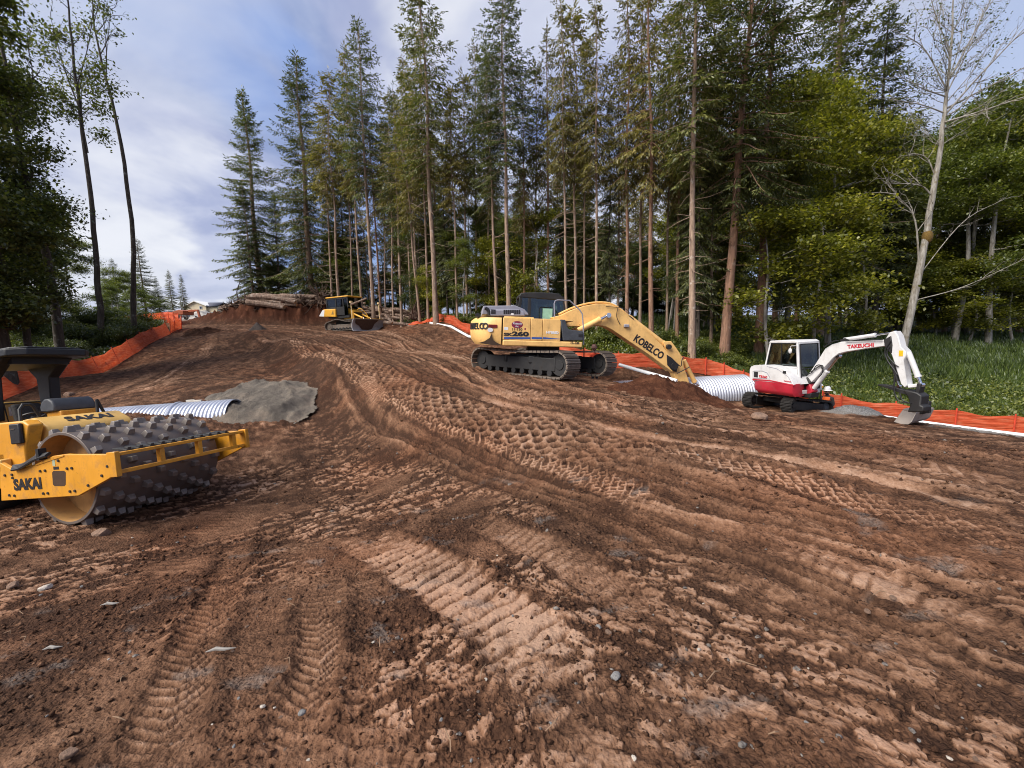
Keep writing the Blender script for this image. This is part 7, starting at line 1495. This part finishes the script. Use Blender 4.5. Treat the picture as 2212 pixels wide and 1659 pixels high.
# ---------------------------------------------------------------- people
def person(label, base, face, shirt, vest, helmet, beard, arm):
    t = thing('person', label, 'person', Matrix.Translation(Vector(base)) @ Matrix.Rotation(face, 4, 'Z')); me = bpy.data.meshes.new('body')
    J = [(0, 0, .95, .15, .11), (0, 0, 1.2, .155, .11), (0, 0, 1.40, .16, .10), (0, 0, 1.50, .062, .06), (0, .01, 1.58, .06, .065)]; E = [(0, 1), (1, 2), (2, 3), (3, 4)]
    for s in (-1, 1):
        o = len(J); J += [(s * .10, 0, .88, .095, .10), (s * .11, .02, .50, .07, .075), (s * .12, -.02, .10, .05, .055), (s * .13, .10, .04, .045, .04)]; E += [(0, o), (o, o + 1), (o + 1, o + 2), (o + 2, o + 3)]
        o = len(J); J += [(s * .19, 0, 1.41, .065, .07), (s * .25, -.01, 1.14, .05, .05), (s * .22, .20 * arm, 1.14 - .20 * (1 - arm), .038, .04), (s * .20, .27 * arm + .02, 1.15 - .27 * (1 - arm), .032, .028)]; E += [(2, o), (o, o + 1), (o + 1, o + 2), (o + 2, o + 3)]
        k = o + 3
        for f in range(4): q = len(J); b = J[k]; J += [(b[0] - s * (.03 - .02 * f), b[1] + .07, b[2] - .01 - .015 * (f % 2), .009, .009), (b[0] - s * (.035 - .02 * f), b[1] + .10, b[2] - .045, .008, .008)]; E += [(k, q), (q, q + 1)]
        q = len(J); b = J[k]; J += [(b[0] - s * .055, b[1] + .03, b[2] + .015, .010, .010)]; E += [(k, q)]
    me.from_pydata([j[:3] for j in J], E, []); b = bpy.data.objects.new('body', me); link(b, t); sk = b.modifiers.new('skin', 'SKIN')
    for i, j in enumerate(J): me.skin_vertices[0].data[i].radius = (j[3], j[4])
    me.skin_vertices[0].data[0].use_root = True; ss = b.modifiers.new('sub', 'SUBSURF'); ss.levels = 2; ss.render_levels = 2; me.materials.append(shirt)
    SK = plain('skin', (.42, .22, .15), .55, 0, .1); mb = MB(); mb.ball((0, .015, 1.66), .105, 16, 12, (.82, .98, 1.18)); mb.ball((0, .118, 1.65), .018, 8, 6, (.8, 1, 1.3)); mb.ball((0, .085, 1.585), .045, 10, 8, (1, .7, .6))
    for s in (-1, 1): mb.ball((s * .088, .01, 1.655), .026, 8, 6, (.4, .8, 1.2))
    hd = mb.build('head', SK, t); mb = MB()
    for s in (-1, 1): mb.ball((s * .035, .108, 1.678), .012, 8, 6)
    mb.tube([(-.03, .112, 1.612), (0, .118, 1.608), (.03, .112, 1.612)], .006, 5); 
    for n_, P in (('eyes', None),): mb.build(n_, INK, hd)
    if beard: mb = MB(); mb.ball((0, .065, 1.59), .075, 12, 8, (.95, .75, .75)); mb.build('beard', plain('dark_hair', (.02, .014, .01), .8), hd)
    mb = MB(); v = []; f = []; n = 20
    for i, (r, z) in enumerate([(.175, 1.725), (.125, 1.735), (.122, 1.79), (.10, 1.845), (.05, 1.875), (.002, 1.88)]):
        for j in range(n): a = 2 * math.pi * j / n; v.append((r * math.cos(a) * .92, .01 + r * math.sin(a) * 1.12, z + (.0 if i else -.006)))
    for i in range(5):
        for j in range(n): f.append((i * n + j, i * n + (j + 1) % n, (i + 1) * n + (j + 1) % n, (i + 1) * n + j))
    f.append(list(range(n))[::-1]); mb.add(v, f); mb.box(-.012, .012, -.12, .13, 1.80, 1.89); mb.build('hard_hat', helmet, t)
    if vest:
        mb = MB(); R = [(.176, .128, 1.0), (.182, .13, 1.2), (.19, .125, 1.38), (.16, .10, 1.46)]; v = [(rx * math.cos(2 * math.pi * j / 20), ry * math.sin(2 * math.pi * j / 20), z) for rx, ry, z in R for j in range(20)]
        mb.add(v, [(i * 20 + j, i * 20 + (j + 1) % 20, (i + 1) * 20 + (j + 1) % 20, (i + 1) * 20 + j) for i in range(3) for j in range(20)]); mb.build('safety_vest', vest, t)
    return t
def people():
    OS = mat('orange_shirt_and_jeans', lambda nt, N, L, B: (L.new(mixc(N, L, mth(N, L, 'GREATER_THAN', (lambda s, t: (L.new(t.outputs['Object'], s.inputs[0]), s.outputs['Z'])[1])(N.new('ShaderNodeSeparateXYZ'), N.new('ShaderNodeTexCoord')), .95), (.02, .025, .04), (.72, .07, .025)), B.inputs['Base Color']), setattr(B.inputs['Roughness'], 'default_value', .85))); VS = plain('vest_orange', (.85, .16, .03), .7, 0, .12); DK = plain('dark_hoodie', (.035, .03, .03), .85)
    q = pt(1283, 744, 18.6); z = Z(q[0], q[1]); z = min(z, q[2] - 1.86)
    person('worker in orange shirt and brown hard hat standing behind the yellow excavator tracks', (q[0], q[1], q[2] - 1.88), math.pi + .5, OS, None, plain('hat_brown', (.17, .085, .075), .4, 0, .1), True, .3)
    q = pt(1788, 841, 16.9); person('worker in orange vest and white hard hat beside the white excavator', (q[0], q[1], q[2] - 1.76), 1.9, DK, VS, plain('hat_white', (.78, .78, .77), .35, 0, .04), True, .9)
    a, b = pt(1776, 832, 16.9), pt(1776, 905, 16.9); b[2] = q[2] - 1.9; t = thing('survey_pole', 'black surveying pole with yellow domed receiver, held beside the worker in the orange vest', 'survey pole', Matrix.Translation((a[0] - .05, a[1], b[2]))); h = a[2] - b[2]; mb = MB(); mb.cyl((0, 0, 0), (0, 0, h - .1), .018, n=8); mb.build('pole', BLK, t); mb = MB(); mb.cyl((0, 0, h - .10), (0, 0, h - .02), .08, .09, 16); mb.build('receiver', plain('sticker_yellow', (.75, .38, .01), .5), t, .01); mb = MB(); mb.cyl((0, 0, h - .018), (0, 0, h + .05), .088, .05, 16); mb.build('dome', INKW, t, .015)
people()

# ---------------------------------------------------------------- stones, clods and sticks
def rock_mesh(seed, m):
    rng = np.random.RandomState(seed); bm = bmesh.new(); bmesh.ops.create_icosphere(bm, subdivisions=3, radius=1); pl = rng.randn(9, 3); pl /= np.linalg.norm(pl, axis=1)[:, None]; off = rng.uniform(.55, .9, 9)
    for v in bm.verts:
        p = np.array(v.co)
        for n, o in zip(pl, off):
            k = p @ n
            if k > o: p = p - n * (k - o) * .92
        p *= 1 + .06 * math.sin(p[0] * 7 + seed) * math.cos(p[1] * 6); v.co = p * np.array([1.15, .9, .68])
    me = bpy.data.meshes.new('rock'); bm.to_mesh(me); bm.free(); me.materials.append(m); return me
def zs(x, y): return Z(x, y)
def stones():
    RK = plain('dusty_rock', (.20, .125, .085), .9, 0, .45, 3, .8); GR = plain('grey_rock', (.20, .195, .19), .8, 0, .4, 3, .6); ms = [rock_mesh(i, RK if i % 3 else GR) for i in range(6)]; lt = rock_mesh(9, plain('pale_rock', (.45, .40, .34), .8, 0, .3, 3, .5))
    def put(me, px, py, s, label, group=None, rot=0.0):
        p = hit(px, py); return tag_new('rock', me, label, 'rock', Matrix.Translation((p[0], p[1], p[2] + s * .22)) @ Matrix.Rotation(rot, 4, 'Z') @ Matrix.Diagonal((s, s, s, 1)), group)
    put(ms[1], 221, 1155, .11, 'brown fist-shaped rock on the soil in front of the roller drum', None, .4); put(lt, 98, 1272, .055, 'broken pale-edged rock near the left edge below the roller', None, 1.0); put(ms[2], 30, 1268, .06, 'flat brown rock at the left edge below the roller', None, 2); put(ms[4], 150, 855, .2, 'brown boulder showing behind the roller console', None, 2)
    put(ms[5], 150, 1630, .035, 'brown rock low in the left foreground', None, .7); put(ms[3], 1330, 1465, .03, 'small black stone on the trodden tread marks in the centre foreground', None, .7); put(ms[1], 1640, 905, .2, 'brown rock at the foot of the dark soil mound near the white excavator', None, 1)
    r = random.Random(12); n = 0
    while n < 110:
        px, py = r.uniform(0, 2212), r.uniform(1130, 1650); p = hit(px, py); s = r.uniform(.006, .017) * (1.6 if r.random() < .1 else 1) * (.6 + .1 * p[1]); me = lt if r.random() < .14 else ms[r.randrange(6)]
        tag_new('rock', me, 'small stone lying loose on the churned foreground soil', 'rock', Matrix.Translation((p[0], p[1], p[2] + s * .3)) @ Matrix.Rotation(r.random() * 6, 4, 'Z') @ Matrix.Diagonal((s, s, s, 1)), 'small stones on the foreground soil'); n += 1
    ST = plain('stick_wood', (.22, .14, .085), .85, 0, .4)
    for i in range(26):
        px, py = r.uniform(0, 2212), r.uniform(1150, 1640); p = hit(px, py); a = r.random() * 3.14; L = r.uniform(.05, .14); mb = MB(); mb.tube([(-L / 2 * math.cos(a), -L / 2 * math.sin(a), 0), (r.uniform(-.02, .02), r.uniform(-.02, .02), .02), (L / 2 * math.cos(a), L / 2 * math.sin(a), .005)], [.002, .004, .002], 5); o = mb.build('stick', ST); o.location = (p[0], p[1], p[2] + .03); tag(o, 'thin dry twig lying on the churned foreground soil', 'stick', 'twigs on the foreground soil')
    for px, py, L, lab in [(478, 1412, .20, 'grey splinter of weathered wood on the left foreground soil'), (115, 1408, .13, 'dark curled strip of bark near the left edge'), (240, 1312, .18, 'dark root fragment on the soil left of the tread tracks')]:
        p = hit(px, py); mb = MB(); mb.tube([(-L / 2, -.012, -.004), (-L / 5, .008, .004), (L / 6, -.004, .006), (L / 2, .014, .0)], [.003, .013, .011, .002], 7); o = mb.build('wood_splinter', plain('weathered_wood', (.25, .235, .215), .85, 0, .4)); o.location = (p[0], p[1], p[2] + .03); tag(o, lab, 'wood fragment')
stones()
